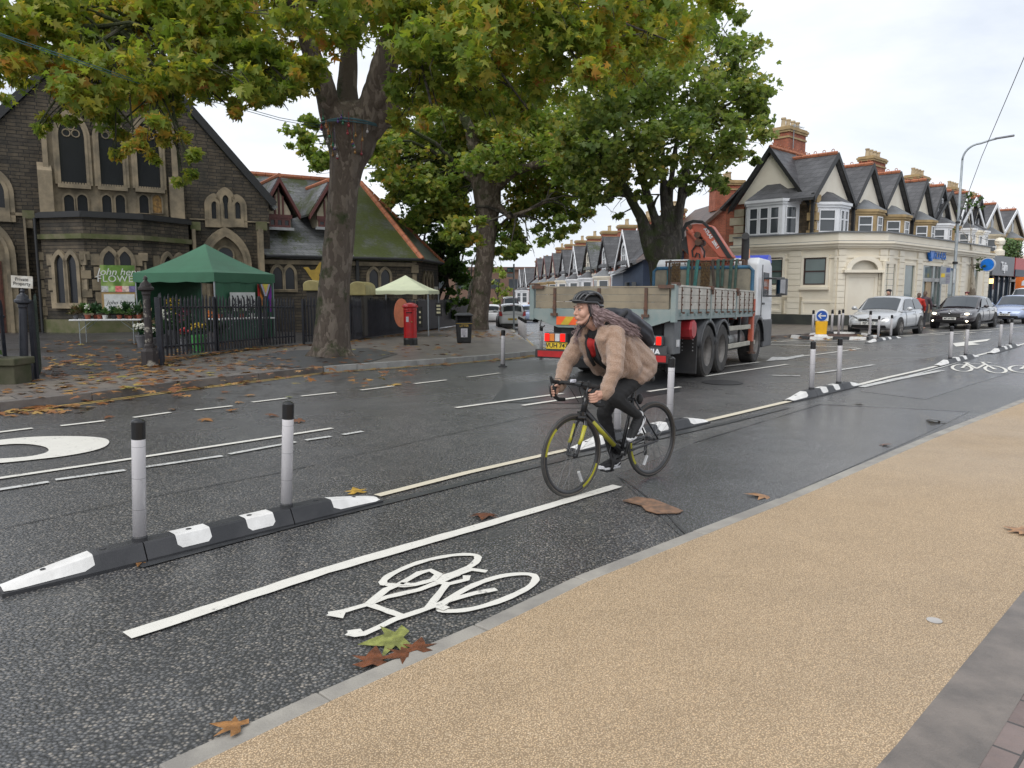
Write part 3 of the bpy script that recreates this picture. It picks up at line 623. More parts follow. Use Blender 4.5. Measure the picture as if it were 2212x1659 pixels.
# ================================================================ church and hall
class Frame:                               # a facade: origin, heading of its local x; local y runs into the building
    def __init__(s, o, ang): s.o = V(o); s.a = ang; s.u = V((math.cos(ang), math.sin(ang), 0)); s.n = V((-math.sin(ang), math.cos(ang), 0))
    def loc(s, px, py, yo=0.0):            # picture position -> (x, z) on the plane at local depth yo
        r = ray(px, py); q = s.o + s.n*yo; t = (q.dot(s.n)) / r.dot(s.n); p = V((r.x*t - s.o.x, r.y*t - s.o.y, 0)); return p.dot(s.u), CH + r.z*t - s.o.z
STONE = brickmat('church_rubble', (.088,.070,.048), (.038,.033,.027), (.022,.020,.018), .46, .135, .014, .9, (.5, 1.4), .85, sq=.75, bias=-.2, dirt=((.022,.022,.019), .9), jitter=.07)
DRESS = M('bath_stone', (.28,.225,.15), .8, col2=(.115,.097,.068), sc_=1.6, bmp=.25, bsc=25, lo=.36, hi=.66)
MOSSY = M('mossy_stone', (.13,.12,.07), .85, col2=(.075,.085,.03), sc_=2.4, bmp=.4, bsc=30)
def slatemat(name, c1, c2, moss=None, mlo=.5, mhi=.62, bw=.28, bh=.17, msc=.8):
    m, t, b = newmat(name); vec, tc = wallvec(t)
    br = t('ShaderNodeTexBrick', offset=.5, i={'Vector': vec, 'Color1': c4(c1), 'Color2': c4(c2), 'Mortar': c4(tuple(x*.3 for x in c1)), 'Scale': 1.0, 'Mortar Size': .008, 'Mortar Smooth': .2, 'Brick Width': bw, 'Row Height': bh})
    c = t.mix(1.0, br.outputs['Color'], t.ramp(noise(t, tc, 1.1, 5, .6), [(.3, .65), (.7, 1.35)]), 'MULTIPLY')
    if moss: c = t.mix(t('ShaderNodeMapRange', i={'From Min': mlo, 'From Max': mhi, 'Value': t.math('ADD', t.math('MULTIPLY', noise(t, tc, msc, 5, .62), .7), t.math('MULTIPLY', noise(t, tc, 9, 3, .6), .3))}).outputs[0], c, t.mix(noise(t, tc, 6, 4), moss, tuple(x*.5 for x in moss)))
    t.l.new(c, b.inputs['Base Color']); b.inputs['Roughness'].default_value = .5
    bump(t, b, t.math('ADD', t.math('MULTIPLY', br.outputs['Fac'], -1.0), t.math('MULTIPLY', noise(t, tc, 12, 4), .8)), .5, .02); MATS[name] = m; return m
SLATE = slatemat('church_slate', (.10,.105,.11), (.14,.145,.15), (.055,.07,.018), .5, .58)
SLATEM = slatemat('mossy_slate', (.07,.075,.07), (.09,.095,.085), (.060,.078,.012), .36, .5)
TERR = M('terracotta_ridge', (.42,.15,.07), .7, col2=(.30,.11,.06), sc_=4, bmp=.1)
LEAD = glassmat('leaded_glass', (.010,.011,.013), .22, .35); MARO = M('maroon_timber', (.11,.03,.026), .55, col2=(.075,.022,.02), sc_=3); CREAMR = M('cream_render', (.50,.44,.33), .8, col2=(.38,.33,.24), sc_=2)
DKLEAD = M('dark_lead', (.02,.021,.023), .6); DOOR = M('door_timber', (.10,.028,.014), .6, col2=(.06,.018,.01), sc_=5)
def arch(x0, x1, z0, zs, rise, n=7, grow=0.0, base=None):   # pointed arch outline, counter-clockwise from bottom right
    w_ = x1 - x0; c = (x0 + x1) / 2; hw = w_/2; x0, x1 = x0 - grow, x1 + grow; hw2 = hw + grow; rs = rise + grow*1.25
    rad = (hw2*hw2 + rs*rs) / (2*hw2); a0 = math.asin(min(1, rs/rad)) if rs < rad*1.0001 else PI/2
    if rs > hw2: cxr = x1 - rad
    zb = z0 - (grow if base is None else base); out = [(x0, zb), (x1, zb)]
    th = math.atan2(rs, c - (x1 - rad))
    out += [(x1 - rad + rad*math.cos(th*i/n), zs + rad*math.sin(th*i/n)) for i in range(n+1)]
    out += [(x0 + rad - rad*math.cos(th*(n-i)/n), zs + rad*math.sin(th*(n-i)/n)) for i in range(1, n+1)]
    return out
def lancet(par, x0, x1, z0, zs, rise, g=.16, y=0, proud=.10, glass=LEAD, sur=DRESS, tracery=False, name='window', base=None):
    mb = MB(); P = arch(x0, x1, z0, zs, rise); mb.prism(P, y-.03, y+.02, 'y'); wn = mb.build(name, glass, par)
    mb = MB(); mb.ring(arch(x0, x1, z0, zs, rise, grow=g, base=base), P, y-proud, y+.02)
    mb.ring(arch(x0, x1, z0, zs, rise, grow=g*.45, base=base), P, y-proud-.03, y-proud+.01); mb.build('surround', sur, wn)
    if tracery:
        c = (x0+x1)/2; mb = MB(); r_ = (x1-x0)*.26
        for a in range(3): mb.tube([(c + .8*r_*math.cos(2.1*a+1.57) + r_*.6*math.cos(q), y-.05, zs + rise*.28 + .8*r_*math.sin(2.1*a+1.57) + r_*.6*math.sin(q)) for q in np.linspace(0, 2*PI, 13)], .025, 5)
        mb.build('tracery', sur, wn)
    return wn
CF = Frame((-18.0, 28.5, .12), R(32)); church = empty('church', CF.o, CF.a, 'dark stone church gable with tall pointed windows behind the flower stall', 'church')
L = CF.loc
ax_, az_ = L(231, 40); kx, kz = L(580, 440); lx = 2*ax_ - kx
mb = MB(); mb.prism([(lx, -.6), (kx, -.6), (kx, kz), (ax_, az_-.12), (lx, kz)], 0, .6, 'y'); mb.bx(lx+.02, kx-.02, .6, 18, -.6, kz-.05); mb.build('wall', STONE, church)
mb = MB()
for sx in (-1, 1):
    ex = kx if sx > 0 else lx; dx, dz = (ex - ax_), (kz - az_); n_ = math.hypot(dx, dz); nx, nz = -dz/n_*sx, dx/n_*sx
    q = [(ax_, az_), (ex + dx*.04, kz + dz*.04), (ex + dx*.04 + nx*.2, kz + dz*.04 + nz*.2), (ax_, az_ + .26)]
    mb.prism(q, -.08, 18.1, 'y')
mb.build('roof', SLATE, church)
mb = MB()
for sx in (-1, 1):
    ex = kx if sx > 0 else lx; dx, dz = (ex - ax_), (kz - az_); n_ = math.hypot(dx, dz); nx, nz = -dz/n_*sx, dx/n_*sx
    q = [(ax_, az_ + .0), (ex + dx*.02, kz + dz*.02), (ex + dx*.02 + nx*.3, kz + dz*.02 + nz*.3), (ax_, az_ + .4)]; mb.prism(q, -.14, .25, 'y')
mb.build('coping', MOSSY if False else DKLEAD, church)
def c1(x, y): return (x*.5424/1.8228, y*.5424/1.8228)          # crop coordinates used while measuring
def c2(x, y): return (x*.4973/1.8228, (800 + y*.4973)/1.8228)
# dressed stone field round the three lancets
X0, Z0 = L(*c1(372, 1565)); X1, _ = L(*c1(1222, 1565)); _, Zs = L(*c1(800, 1000)); Z0 = L(*c1(640, 1560))[1]
mb = MB(); mb.bx(X0, X1, -.06, .02, Z0, Zs); mb.build('window_field', DRESS, church)
for a, b_, sill, spr, top in ((445,630,1335,1000,842),(733,897,1352,1010,885),(1003,1165,1368,1010,880)):
    x0, z0 = L(*c1(a, sill)); x1, _ = L(*c1(b_, sill)); _, zs = L(*c1((a+b_)/2, spr)); _, zt = L(*c1((a+b_)/2, top))
    w_ = lancet(church, x0, x1, z0, zs, zt-zs, .2, -.06, .10, tracery=True, base=.02)
    mb = MB(); mb.bx(x0-.12, x1+.12, -.3, -.04, z0-.16, z0-.01)
    for j in range(9): mb.box((x0 + (x1-x0)*(j+.5)/9, -.2, z0+.02), (.06, .12, .07))
    mb.build('sill', DRESS, w_)
for a, b_ in ((470,542),(566,640),(745,812),(842,910),(1013,1080),(1108,1174)):
    x0, z0 = L(*c1(a, 1548)); x1, _ = L(*c1(b_, 1548)); _, zs = L(*c1(a, 1450)); lancet(church, x0, x1, z0, zs, (x1-x0)*.55, .07, -.06, .07, glass=LEAD if a != 1108 else M('amber_glass', (.35,.2,.06), .3, col2=(.12,.07,.03), sc_=8), base=.02)
# flanking buttresses with offsets
def buttress(px0, px1, pyt, pyb, y=-.25, set_=None):
    x0, zt = L(*c1(px0, pyt)); x1, zb = L(*c1(px1, pyb)); mb = MB(); mb.bx(x0, x1, y, .02, zb, zt-.25); mb.prism([(y, zt-.25), (.02, zt-.25), (.02, zt+.1)], x0, x1, 'x'); return mb.build('buttress', DRESS, church)
buttress(285,355,830,1260,-.2); buttress(265,398,1190,1575,-.34); buttress(1225,1290,830,1310,-.2); buttress(1222,1335,1300,1600,-.34)
for a in ((165,240,1540,1660),): buttress(*a)
# small windows: triple on the right, one cut by the frame on the left
for a, b_, tp in ((1535,1580,1455),(1618,1662,1410),(1702,1746,1460)):
    x0, z0 = L(*c1(a, 1588)); x1, _ = L(*c1(b_, 1588)); _, zs = L(*c1(a, tp+38)); lancet(church, x0, x1, z0, zs, (x1-x0)*.75, .26, 0, .08, base=.35)
x0, z0 = L(*c1(-60, 1505)); x1, _ = L(*c1(38, 1505)); lancet(church, x0, x1, z0, L(*c1(0,1400))[1], .5, .3, 0, .08, base=.5)
# string course and lower buttresses on the right and left of the porch
def c2box(name, a, b_, ya, yb, y0, mat=DRESS):
    x0, z1 = L(*c2(a, ya)); x1, z0 = L(*c2(b_, yb)); mb = MB(); mb.bx(x0, x1, y0, .02, z0, z1); return mb.build(name, mat, church)
c2box('string_course', 1500, 2130, 120, 160, -.08); c2box('string_course', -200, 260, 60, 105, -.08)
for a, b_, ya in ((1505, 1572, 150), (2030, 2095, 150), (182, 268, 60)):
    c2box('buttress', a, b_, ya+60, 1000, -.45); c2box('buttress_cap', a-8, b_+8, ya, ya+70, -.3, MOSSY)
# doorways
for a, b_, ybase, spr, top in ((1668, 1945, 1000, 480, 268), (-230, 100, 1100, 400, 190)):
    x0, z0 = L(*c2(a, ybase)); x1, _ = L(*c2(b_, ybase)); _, zs = L(*c2(a, spr)); _, zt = L(*c2((a+b_)/2, top))
    mb = MB(); mb.prism(arch(x0, x1, -.1, zs, zt-zs), -.02, .05, 'y'); dr = mb.build('doorway', DRESS, church)
    mb = MB(); mb.ring(arch(x0, x1, -.1, zs, zt-zs, grow=.32, base=0), arch(x0, x1, -.1, zs, zt-zs), -.22, .02); mb.ring(arch(x0, x1, -.1, zs, zt-zs, grow=.12, base=0), arch(x0, x1, -.1, zs, zt-zs), -.3, -.2); mb.build('surround', DRESS, dr)
    mb = MB(); mb.bx(x0+.15, x1-.15, -.06, -.02, -.1, zs-.25)
    for j in range(7): xx = x0+.15 + (x1-x0-.3)*(j+.5)/7; mb.bx(xx-.05, xx+.02, -.075, -.055, -.1, zs-.3)
    mb.build('door', DOOR, dr)
    cx = (x0+x1)/2; mb = MB(); mb.lathe([(.34, -.03), (.34, .02)], 20, (cx, -.03, zs+(zt-zs)*.32), 'y'); mb.build('rose_window', LEAD, dr)
    mb = MB(); mb.tube([(cx + .36*math.cos(q), -.06, zs+(zt-zs)*.32 + .36*math.sin(q)) for q in np.linspace(0, 2*PI, 20, endpoint=False)], .05, 6, closed=True); mb.build('tracery', DRESS, dr)
# polygonal porch between the doors: plan in local x/y
_u0 = L(*c2(285, 270), 0)[0]; _u1 = L(*c2(1500, 300), 0)[0]
fa = L(*c2(660, 270), -1.9)[0]; fb = L(*c2(1125, 270), -1.9)[0]
PL = [(_u0 + .15, .0), (_u0+.15, -.55), (fa, -1.9), (fb, -1.9), (_u1 - .1, -.5), (_u1 - .1, .0)]
zt = L(*c2(900, 95), -1.9)[1]; zs_ = L(*c2(900, 262), -1.9)[1]
def grow2(pl, g): 
    c = V((sum(p[0] for p in pl)/len(pl), -.3)); out = []
    for p in pl: q = V((p[0], p[1])); d = (q-c).normalized(); out.append((q.x + d.x*g, q.y + d.y*g if p[1] < 0 else .0))
    return out
mb = MB(); mb.prism(PL, -.6, zt-.1, 'z'); porch = mb.build('porch', STONE, church)
mb = MB(); mb.prism(grow2(PL, .12), zs_-.12, zs_+.06, 'z'); mb.build('string_course', MOSSY, porch)
mb = MB(); mb.prism(grow2(PL, .14), zt-.12, zt+.06, 'z'); mb.prism(grow2(PL, .06), zt+.06, zt+.1, 'z'); mb.build('parapet', DKLEAD, porch)
mb = MB(); zb = L(*c2(450, 925), -1.6)[1]; mb.prism(grow2(PL, .16), -.6, zb, 'z'); mb.build('plinth', MOSSY, porch)
def on_face(p0, p1, name):                 # sub-frame on a porch face
    a = math.atan2(p1[1]-p0[1], p1[0]-p0[0]); e = bpy.data.objects.new(name, None); COL.objects.link(e); e.parent = porch; e.location = (p0[0], p0[1], 0); e.rotation_euler = (0, 0, a); return e, math.hypot(p1[0]-p0[0], p1[1]-p0[1])
def pair_window(p0, p1, u0, u1, z0, z1, grille=True):
    a = math.atan2(p1[1]-p0[1], p1[0]-p0[0]); Lh = math.hypot(p1[0]-p0[0], p1[1]-p0[1]); x0, x1 = u0*Lh, u1*Lh
    mx = MX.Translation((p0[0], p0[1], 0)) @ MX.Rotation(a, 4, 'Z'); hw = (x1-x0)/2; zs = z1 - hw*.8
    mb = MB(); mb.m = mx; mb.bx(x0+.08, x1-.08, -.03, .02, z0, zs)
    for q in (0, 1): mb.prism(arch(x0+.08+q*hw, x0+hw-.05+q*hw, zs-.2, zs, hw*.75), -.034, .02, 'y')
    wn = mb.build('window', LEAD, porch)
    mb = MB(); mb.m = mx
    for q in (0, 1): mb.ring(arch(x0+q*hw+.06, x0+hw-.04+q*hw, z0, zs, hw*.75, grow=.14, base=0), arch(x0+q*hw+.06, x0+hw-.04+q*hw, z0, zs, hw*.75), -.12, .02)
    mb.bx(x0-.1, x1+.1, -.2, .02, z0-.2, z0); mb.build('surround', DRESS, wn)
    for s_, xx in ((-1, x0-.16), (1, x1+.16)):
        mb = MB(); mb.m = mx
        for j in range(4): mb.bx(xx-.1-(j%2)*.08*(s_<0), xx+.1+(j%2)*.08*(s_>0), -.05, .02, z0+j*.46, z0+j*.46+.4)
        mb.build('quoin', DRESS, wn)
    return mx, Lh
zw1 = L(*c2(480, 400), -1.2)[1]; zw0 = L(*c2(480, 790), -1.2)[1]; zc = L(*c2(930, 375), -1.9)[1]
pair_window(PL[1], PL[2], .30, .86, zw0, zw1); mxc, Lc = pair_window(PL[2], PL[3], .27, .80, zw0, zc); pair_window(PL[3], PL[4], .34, .86, zw0, zc-.1)
for p in (PL[1], PL[2], PL[3], PL[4]):
    mb = MB()
    for j in range(9): w_ = .20 if j % 2 else .32; mb.box((p[0]*.995 + .005*(fa+fb)/2, p[1]+.14, .1+j*.34), (w_, w_+.05, .3))
    mb.build('quoin', DRESS, porch)
# drainpipes and a lamp on the porch
mb = MB(); xx = L(*c2(285, 300), -.2)[0]; mb.cyl((xx, -.7, 0), (xx, -.7, 4.2), .05, 8); mb.build('drainpipe', DKLEAD, church)
# ---------------------------------------------------------------- the hall to the right
HF = CF; hall = empty('church_hall', CF.o, CF.a, 'low church hall with mossy slate roof, maroon dormers and orange ridge tiles', 'hall')
def c3(x, y): return ((900 + x*.6028)/1.8228, (500 + y*.6028)/1.8228)
hx1, hz = L(*c3(1215, 868)); hx0 = kx - .3; ez = L(*c3(600, 845))[1]
# ridge line lies 4.2 m behind the wall
rz = L(*c3(300, 318), 4.2)[1]; rx1 = L(*c3(862, 385), 4.2)[0]; rzr = rz
P2 = (hx1 + 2.9, 3.3); P3 = (hx1 + 3.3, 7.5)
mb = MB(); mb.prism([(hx0, 0), (hx1, 0), P2, P3, (hx1+1, 9), (hx0, 9)], -.8, ez, 'z'); mb.build('wall', STONE, hall)
def slope(name, pts, mat, th=.12):
    n_ = (V(pts[1]) - V(pts[0])).cross(V(pts[2]) - V(pts[0])).normalized(); n_ = n_ if n_.z > 0 else -n_
    mb = MB(); k = len(pts); mb.add([tuple(V(p)) for p in pts] + [tuple(V(p) - n_*th) for p in pts], [tuple(range(k)), tuple(range(k, 2*k))[::-1]] + [(i, (i+1) % k, k+(i+1) % k, k+i) for i in range(k)])
    o = mb.build(name, mat, hall); return o
E0 = -.35; T = lambda x, y, z: (x, y, z)
A_, B_, C_, D_ = (hx0, E0, ez-.05), (hx1+.25, E0, ez-.05), (rx1, 4.2, rz), (hx0-.5, 4.2, rz)
P2e = (P2[0]+.35, P2[1]+.05, ez-.05); P3e = (P3[0]+.35, P3[1], ez-.05)
midx = hx0 + (hx1-hx0)*.56
slope('roof_slope', [A_, (midx, E0, ez-.05), (midx, 4.2, rz), D_], SLATE); slope('roof_slope', [(midx, E0, ez-.05), B_, C_, (midx, 4.2, rz)], SLATEM)
slope('roof_slope', [B_, P2e, C_], SLATEM); slope('roof_slope', [P2e, P3e, C_], SLATEM); slope('roof_slope', [D_, C_, P3e, (hx0-.5, 9, ez-.05)], SLATE)
def tiles(a, b_, r=.13, n_=None):
    a, b_ = V(a), V(b_); n_ = n_ or int((b_-a).length/.42); mb = MB()
    for i in range(n_): mb.tube([a.lerp(b_, (i+.02)/n_), a.lerp(b_, (i+.97)/n_)], [r, r*.97], 8)
    return mb.build('ridge_tile', TERR, hall)
tiles(D_, C_); tiles(C_, B_, .14); tiles(C_, P2e, .12)
mb = MB(); mb.tube([A_, B_, P2e], .07, 6); mb.build('gutter', DKLEAD, hall)
mb = MB(); mb.bx(hx0, hx1, -.08, .02, ez-.38, ez-.2); mb.build('string_course', DRESS, hall)
mb = MB(); xx = L(*c3(836, 900))[0]; mb.bx(xx-.07, xx+.07, -.14, 0, -.5, ez-.1); mb.build('drainpipe', DKLEAD, hall)
def hall_window(a, b_, top, bot, k):
    x0, z1 = L(*c3(a, top)); x1, z0 = L(*c3(b_, bot)); w_ = (x1-x0)/k
    for q in range(k): lancet(hall, x0+q*w_+.06, x0+(q+1)*w_-.06, z0, z1-w_*.7, w_*.6, .12, 0, .07)
hall_window(275, 440, 905, 1060, 2); hall_window(905, 1060, 920, 1080, 2)
# end face window of the apse
fa_ = math.atan2(P2[1], P2[0]-hx1); mx = MX.Translation((hx1, 0, 0)) @ MX.Rotation(fa_, 4, 'Z'); Lf = math.hypot(P2[0]-hx1, P2[1])
for q in range(3):
    mb = MB(); mb.m = mx; x0 = Lf*.32 + q*.62; P = arch(x0, x0+.42, .9, 2.0, .45); mb.prism(P, -.03, .02, 'y'); wn = mb.build('window', LEAD, hall)
    mb = MB(); mb.m = mx; mb.ring(arch(x0, x0+.42, .9, 2.0, .45, grow=.1), P, -.1, .02); mb.build('surround', DRESS, wn)
mb = MB(); mb.m = mx; mb.bx(Lf*.80, Lf*.97, -.03, -.005, 1.55, 1.8); mb.build('street_nameplate', M('nameplate', (.55,.55,.5), .5), hall)
mb = MB()
for j in range(8): w_ = .22 if j % 2 else .36; mb.box((hx1-.02, .08, .1+j*.42), (w_, w_, .38))
mb.build('quoin', DRESS, hall)
def dormer(pa, pt, pb):                    # apex x, eave pixels in crop 3
    yf = .35; xc, zt = L(*c3(pa, pt), yf); xe, ze = L(*c3(pa+138, pb), yf); hw = xe - xc; x0w = L(*c3(pa-68, pb), yf)[0]; hw2 = xc - x0w; z0 = L(*c3(pa, 655), yf)[1]
    d = bpy.data.objects.new('dormer', None)
    mb = MB(); mb.prism([(xc-hw2, z0), (xc+hw2, z0), (xc+hw2, ze), (xc, zt-.5), (xc-hw2, ze)], yf+.1, yf+3.2, 'y'); dm = mb.build('dormer', CREAMR, hall)
    mb = MB()
    for sx in (-1, 1): mb.prism([(xc, zt), (xc+sx*hw, ze-.12), (xc+sx*(hw-.02), ze-.3), (xc, zt-.22)], yf-.22, yf+.02, 'y')
    mb.build('bargeboard', MARO, dm)
    mb = MB()
    for sx in (-1, 1): mb.prism([(xc, zt+.08), (xc+sx*hw*1.03, ze-.06), (xc+sx*hw*1.03, ze-.16), (xc, zt-.04)], yf-.12, yf+3.9, 'y')
    mb.build('roof', SLATE, dm); mb = MB(); mb.tube([(xc, yf-.2, zt+.08), (xc, yf+3.4, zt+.08)], .1, 6); mb.build('ridge_tile', TERR, dm)
    mb = MB(); mb.bx(xc-hw2-.04, xc+hw2+.04, yf, yf+.08, ze-.28, ze-.12)
    for q in (-.34, 0, .34): mb.bx(xc+q*hw2*2*.5-.035, xc+q*hw2*2*.5+.035, yf+.03, yf+.1, ze-.2, zt-.4-abs(q)*1.1)
    mb.build('timber_frame', MARO, dm)
    for q in range(3):
        xa = xc - hw2 + .04 + q*(2*hw2-.08)/3; xb = xa + (2*hw2-.08)/3
        mb = MB(); mb.bx(xa+.05, xb-.05, yf+.06, yf+.1, z0+.1, ze-.34); wn = mb.build('window', LEAD, dm)
        mb = MB(); mb.ring([(xa, z0), (xb, z0), (xb, ze-.26), (xa, ze-.26)], [(xa+.07, z0+.1), (xb-.07, z0+.1), (xb-.07, ze-.36), (xa+.07, ze-.36)], yf+.02, yf+.11); mb.build('frame', MARO, wn)
    mb = MB(); mb.bx(xc-hw2-.1, xc+hw2+.1, yf-.06, yf+.1, z0-.12, z0); mb.build('sill', M('lead_grey', (.3,.31,.32), .5), dm)
dormer(325, 330, 560); dormer(650, 362, 575)
# ================================================================ corner bank building and the parade beyond
RENDER = M('cream_painted_render', (.80,.74,.62), .6, col2=(.75,.68,.55), sc_=.9, bmp=.05, bsc=14); RENDERD = M('stained_render', (.52,.45,.33), .65, col2=(.40,.35,.26), sc_=1.6)
PLINTH = M('dark_plinth', (.035,.038,.036), .55, col2=(.055,.06,.05), sc_=2); RUB2 = brickmat('brown_rubble', (.20,.145,.09), (.105,.08,.055), (.10,.085,.065), .36, .12, .012, .7, (.6, 1.3), .85, sq=.8, jitter=.05)
SLATE2 = slatemat('dark_slate', (.055,.055,.06), (.085,.085,.09), bw=.34, bh=.24); BRICKR = brickmat('red_brick', (.44,.13,.07), (.34,.10,.055), (.14,.10,.08), .22, .075, .01, .4, (.7, 1.25))
WPVC = M('white_frame', (.74,.75,.77), .4, col2=(.66,.67,.69), sc_=2); GLS = glassmat('window_glass', (.035,.04,.045), .05, .7); GLSB = glassmat('shop_glass', (.06,.085,.08), .04, .8); BLKW = M('black_bargeboard', (.012,.012,.013), .5); BATHY = M('yellow_stone', (.42,.30,.15), .75, col2=(.30,.21,.10), sc_=2.2)
GREYL = M('grey_lead', (.17,.18,.19), .5, col2=(.12,.125,.13), sc_=2); POT = M('chimney_pot', (.48,.38,.24), .75, col2=(.35,.27,.17), sc_=3); PALEW = M('pale_render', (.78,.73,.62), .65, col2=(.72,.66,.55), sc_=1.2)
BA = PI/2 - RA; BF = Frame(ST(34.5, 13.2, -.05), BA); bank = empty('bank_building', BF.o, BA, 'long cream corner bank with rusticated pilasters, blue sign and gabled slate roofs above', 'bank')
def c6(x, y): return ((2800 + x*.6027)/1.8228, (400 + y*.6027)/1.8228)
LF = Frame(BF.o, BA + PI/2)                # left face: its local x runs back along +y of the building, facade at local y = 0
def ll(px, py, xo=0.0):                    # left face -> (y, z) in building coordinates, plane x = xo
    u, z = LF.loc(*c6(px, py), -xo); return u, z
zp = BF.loc(*c6(1500, 905))[1]; zp = 4.35; zc = 3.95
XE = BF.loc(*c6(1815, 1100))[0]
YB = ll(146, 900)[0]
PLAN = [(1.8, 0), (XE, 0), (XE, 10), (0, YB), (0, 1.5)]
mb = MB(); mb.prism(PLAN, -.5, zp, 'z'); mb.build('wall', RENDER, bank)
def off_plan(g): return [(1.8-g*.45, -g), (XE, -g), (XE, 10), (-g, YB), (-g, 1.5-g*.45)]
mb = MB(); mb.prism(off_plan(.07), -.5, .62, 'z'); mb.build('plinth', PLINTH, bank)
mb = MB(); mb.prism(off_plan(.16), zc-.3, zc-.22, 'z'); mb.prism(off_plan(.26), zc-.22, zc-.1, 'z'); mb.prism(off_plan(.36), zc-.1, zc, 'z'); mb.build('cornice', RENDER, bank)
mb = MB(); mb.prism(off_plan(.3), zc, zc+.03, 'z'); mb.prism(off_plan(.1), zp, zp+.06, 'z'); mb.build('lead_flashing', GREYL, bank)
mb = MB(); mb.prism(off_plan(.06), 3.22, 3.3, 'z'); mb.build('string_course', RENDER, bank)
def rustic(name, mx, x0, x1, z0=.62, z1=3.6):
    mb = MB(); mb.m = mx; k = 11; h = (z1-z0)/k
    for j in range(k): mb.bx(x0, x1, -.08, .02, z0+j*h+.008, z0+(j+1)*h-.008)
    return mb.build(name, RENDER, bank, bevel=.006)
FM = MX(); LM = MX.Translation((0, YB, 0)) @ MX.Rotation(-PI/2, 4, 'Z')   # left-face space: x runs 0..16 from the back to the corner
def fx(px, py=1150): return BF.loc(*c6(px, py))[0]
for a, b_ in ((1215,1246),(1336,1367),(1500,1530),(1622,1652),(1778,1806)): rustic('pilaster', FM, fx(a), fx(b_))
rustic('pilaster', FM, 1.85, 2.45)
for a, b_ in ((800, 838), (505, 585)):
    y1, y0 = ll(a, 1200)[0], ll(b_, 1200)[0]; rustic('pilaster', LM, YB-max(y0, y1), YB-max(1.5, min(y0, y1)))
def shopwin(x0, x1, z0, z1, mat=GLSB, name='window', mx=FM, frame=None, bars=()):
    mb = MB(); mb.m = mx; mb.bx(x0, x1, -.02, .06, z0, z1); wn = mb.build(name, mat, bank)
    mb = MB(); mb.m = mx; g = .06; mb.ring([(x0-.12, z0-.1), (x1+.12, z0-.1), (x1+.12, z1+.12), (x0-.12, z1+.12)], [(x0, z0), (x1, z0), (x1, z1), (x0, z1)], -.09, .02); mb.build('surround', RENDER, wn)
    if frame:
        mb = MB(); mb.m = mx; mb.ring([(x0, z0), (x1, z0), (x1, z1), (x0, z1)], [(x0+g, z0+g), (x1-g, z0+g), (x1-g, z1-g), (x0+g, z1-g)], -.06, .0)
        for q in bars: mb.bx(x0, x1, -.055, 0, z0+(z1-z0)*q-.03, z0+(z1-z0)*q+.03)
        mb.build('frame', frame, wn)
    return wn
zw = BF.loc(*c6(1160, 1035))[1]
for a, b_ in ((1128,1190),(1252,1316),(1540,1592),(1690,1732)): shopwin(fx(a), fx(b_), .75, 2.95)
# entrance: glass screen with a pale door inside and a header
x0, x1 = fx(1370), fx(1496); en = shopwin(x0, x1, .02, 3.0, name='entrance')
mb = MB(); mb.bx(x0, x1, -.1, 0, 2.2, 2.38); mb.build('door_header', M('steel_trim', (.45,.45,.44), .35, .6), en)
mb = MB(); mb.bx(x0+(x1-x0)*.22, x0+(x1-x0)*.48, -.06, 0, .05, 2.2); mb.build('inner_door', M('beech_door', (.42,.30,.17), .5), en)
mb = MB()
for q in (.0, .5, .75, .985): mb.bx(x0+(x1-x0)*q, x0+(x1-x0)*q+.05, -.09, 0, .02, 3.0)
mb.build('mullion', M('steel_trim', 0), en)
# left face windows: brown sash with sills, sunk panels
BROWN = M('brown_frame', (.05,.025,.02), .5)
for a, b_ in ((612,750),(362,466)):
    y1, z1 = ll(a, 1022); y0, z0 = ll(b_, 1197); wn = shopwin(YB-max(y0,y1), YB-min(y0,y1), z0, z1, GLSB, mx=LM, frame=BROWN, bars=(.5,))
    mb = MB(); mb.m = LM; mb.bx(YB-max(y0,y1)-.15, YB-min(y0,y1)+.15, -.16, .02, z0-.22, z0-.1); mb.build('sill', RENDER, wn)
for a, b_, ya, yb in ((370,462,1310,1375),(592,790,1300,1395),(465,590,1275,1400)):
    y1, z1 = ll(a, ya); y0, z0 = ll(b_, yb); mb = MB(); mb.m = LM; A1, B1 = YB-max(y0,y1), YB-min(y0,y1); mb.ring([(A1,z0),(B1,z0),(B1,z1),(A1,z1)], [(A1+.1,z0+.1),(B1-.1,z0+.1),(B1-.1,z1-.1),(A1+.1,z1-.1)], -.05, .02); mb.build('sunk_panel', RENDERD if a == 465 else RENDER, bank)
# chamfered corner with a blind door under an arched pediment
ca = math.atan2(-1.5, 1.8); CM = MX.Translation((0, 1.5, 0)) @ MX.Rotation(ca, 4, 'Z'); Lc_ = math.hypot(1.8, 1.5); m_ = Lc_/2
rustic('pilaster', CM, .02, .38); rustic('pilaster', CM, Lc_-.38, Lc_-.02)
mb = MB(); mb.m = CM; mb.bx(m_-.62, m_+.62, -.015, .02, .62, 2.35); mb.build('blind_door', PALEW, bank)
mb = MB(); mb.m = CM; mb.ring([(m_-.75,.62),(m_+.75,.62),(m_+.75,2.5),(m_-.75,2.5)], [(m_-.62,.62),(m_+.62,.62),(m_+.62,2.35),(m_-.62,2.35)], -.05, .02)
mb.bx(m_-.95, m_+.95, -.3, .02, 2.55, 2.68)
ar = [(m_ + r_*.0 + .85*math.cos(q), 2.68 + .62*math.sin(q)) for q in np.linspace(0, PI, 15) for r_ in (0,)]; ai = [(m_ + .62*math.cos(q), 2.68 + .42*math.sin(q)) for q in np.linspace(0, PI, 15)]
mb.ring(ar, ai, -.26, .02); mb.build('arched_pediment', RENDER, bank)
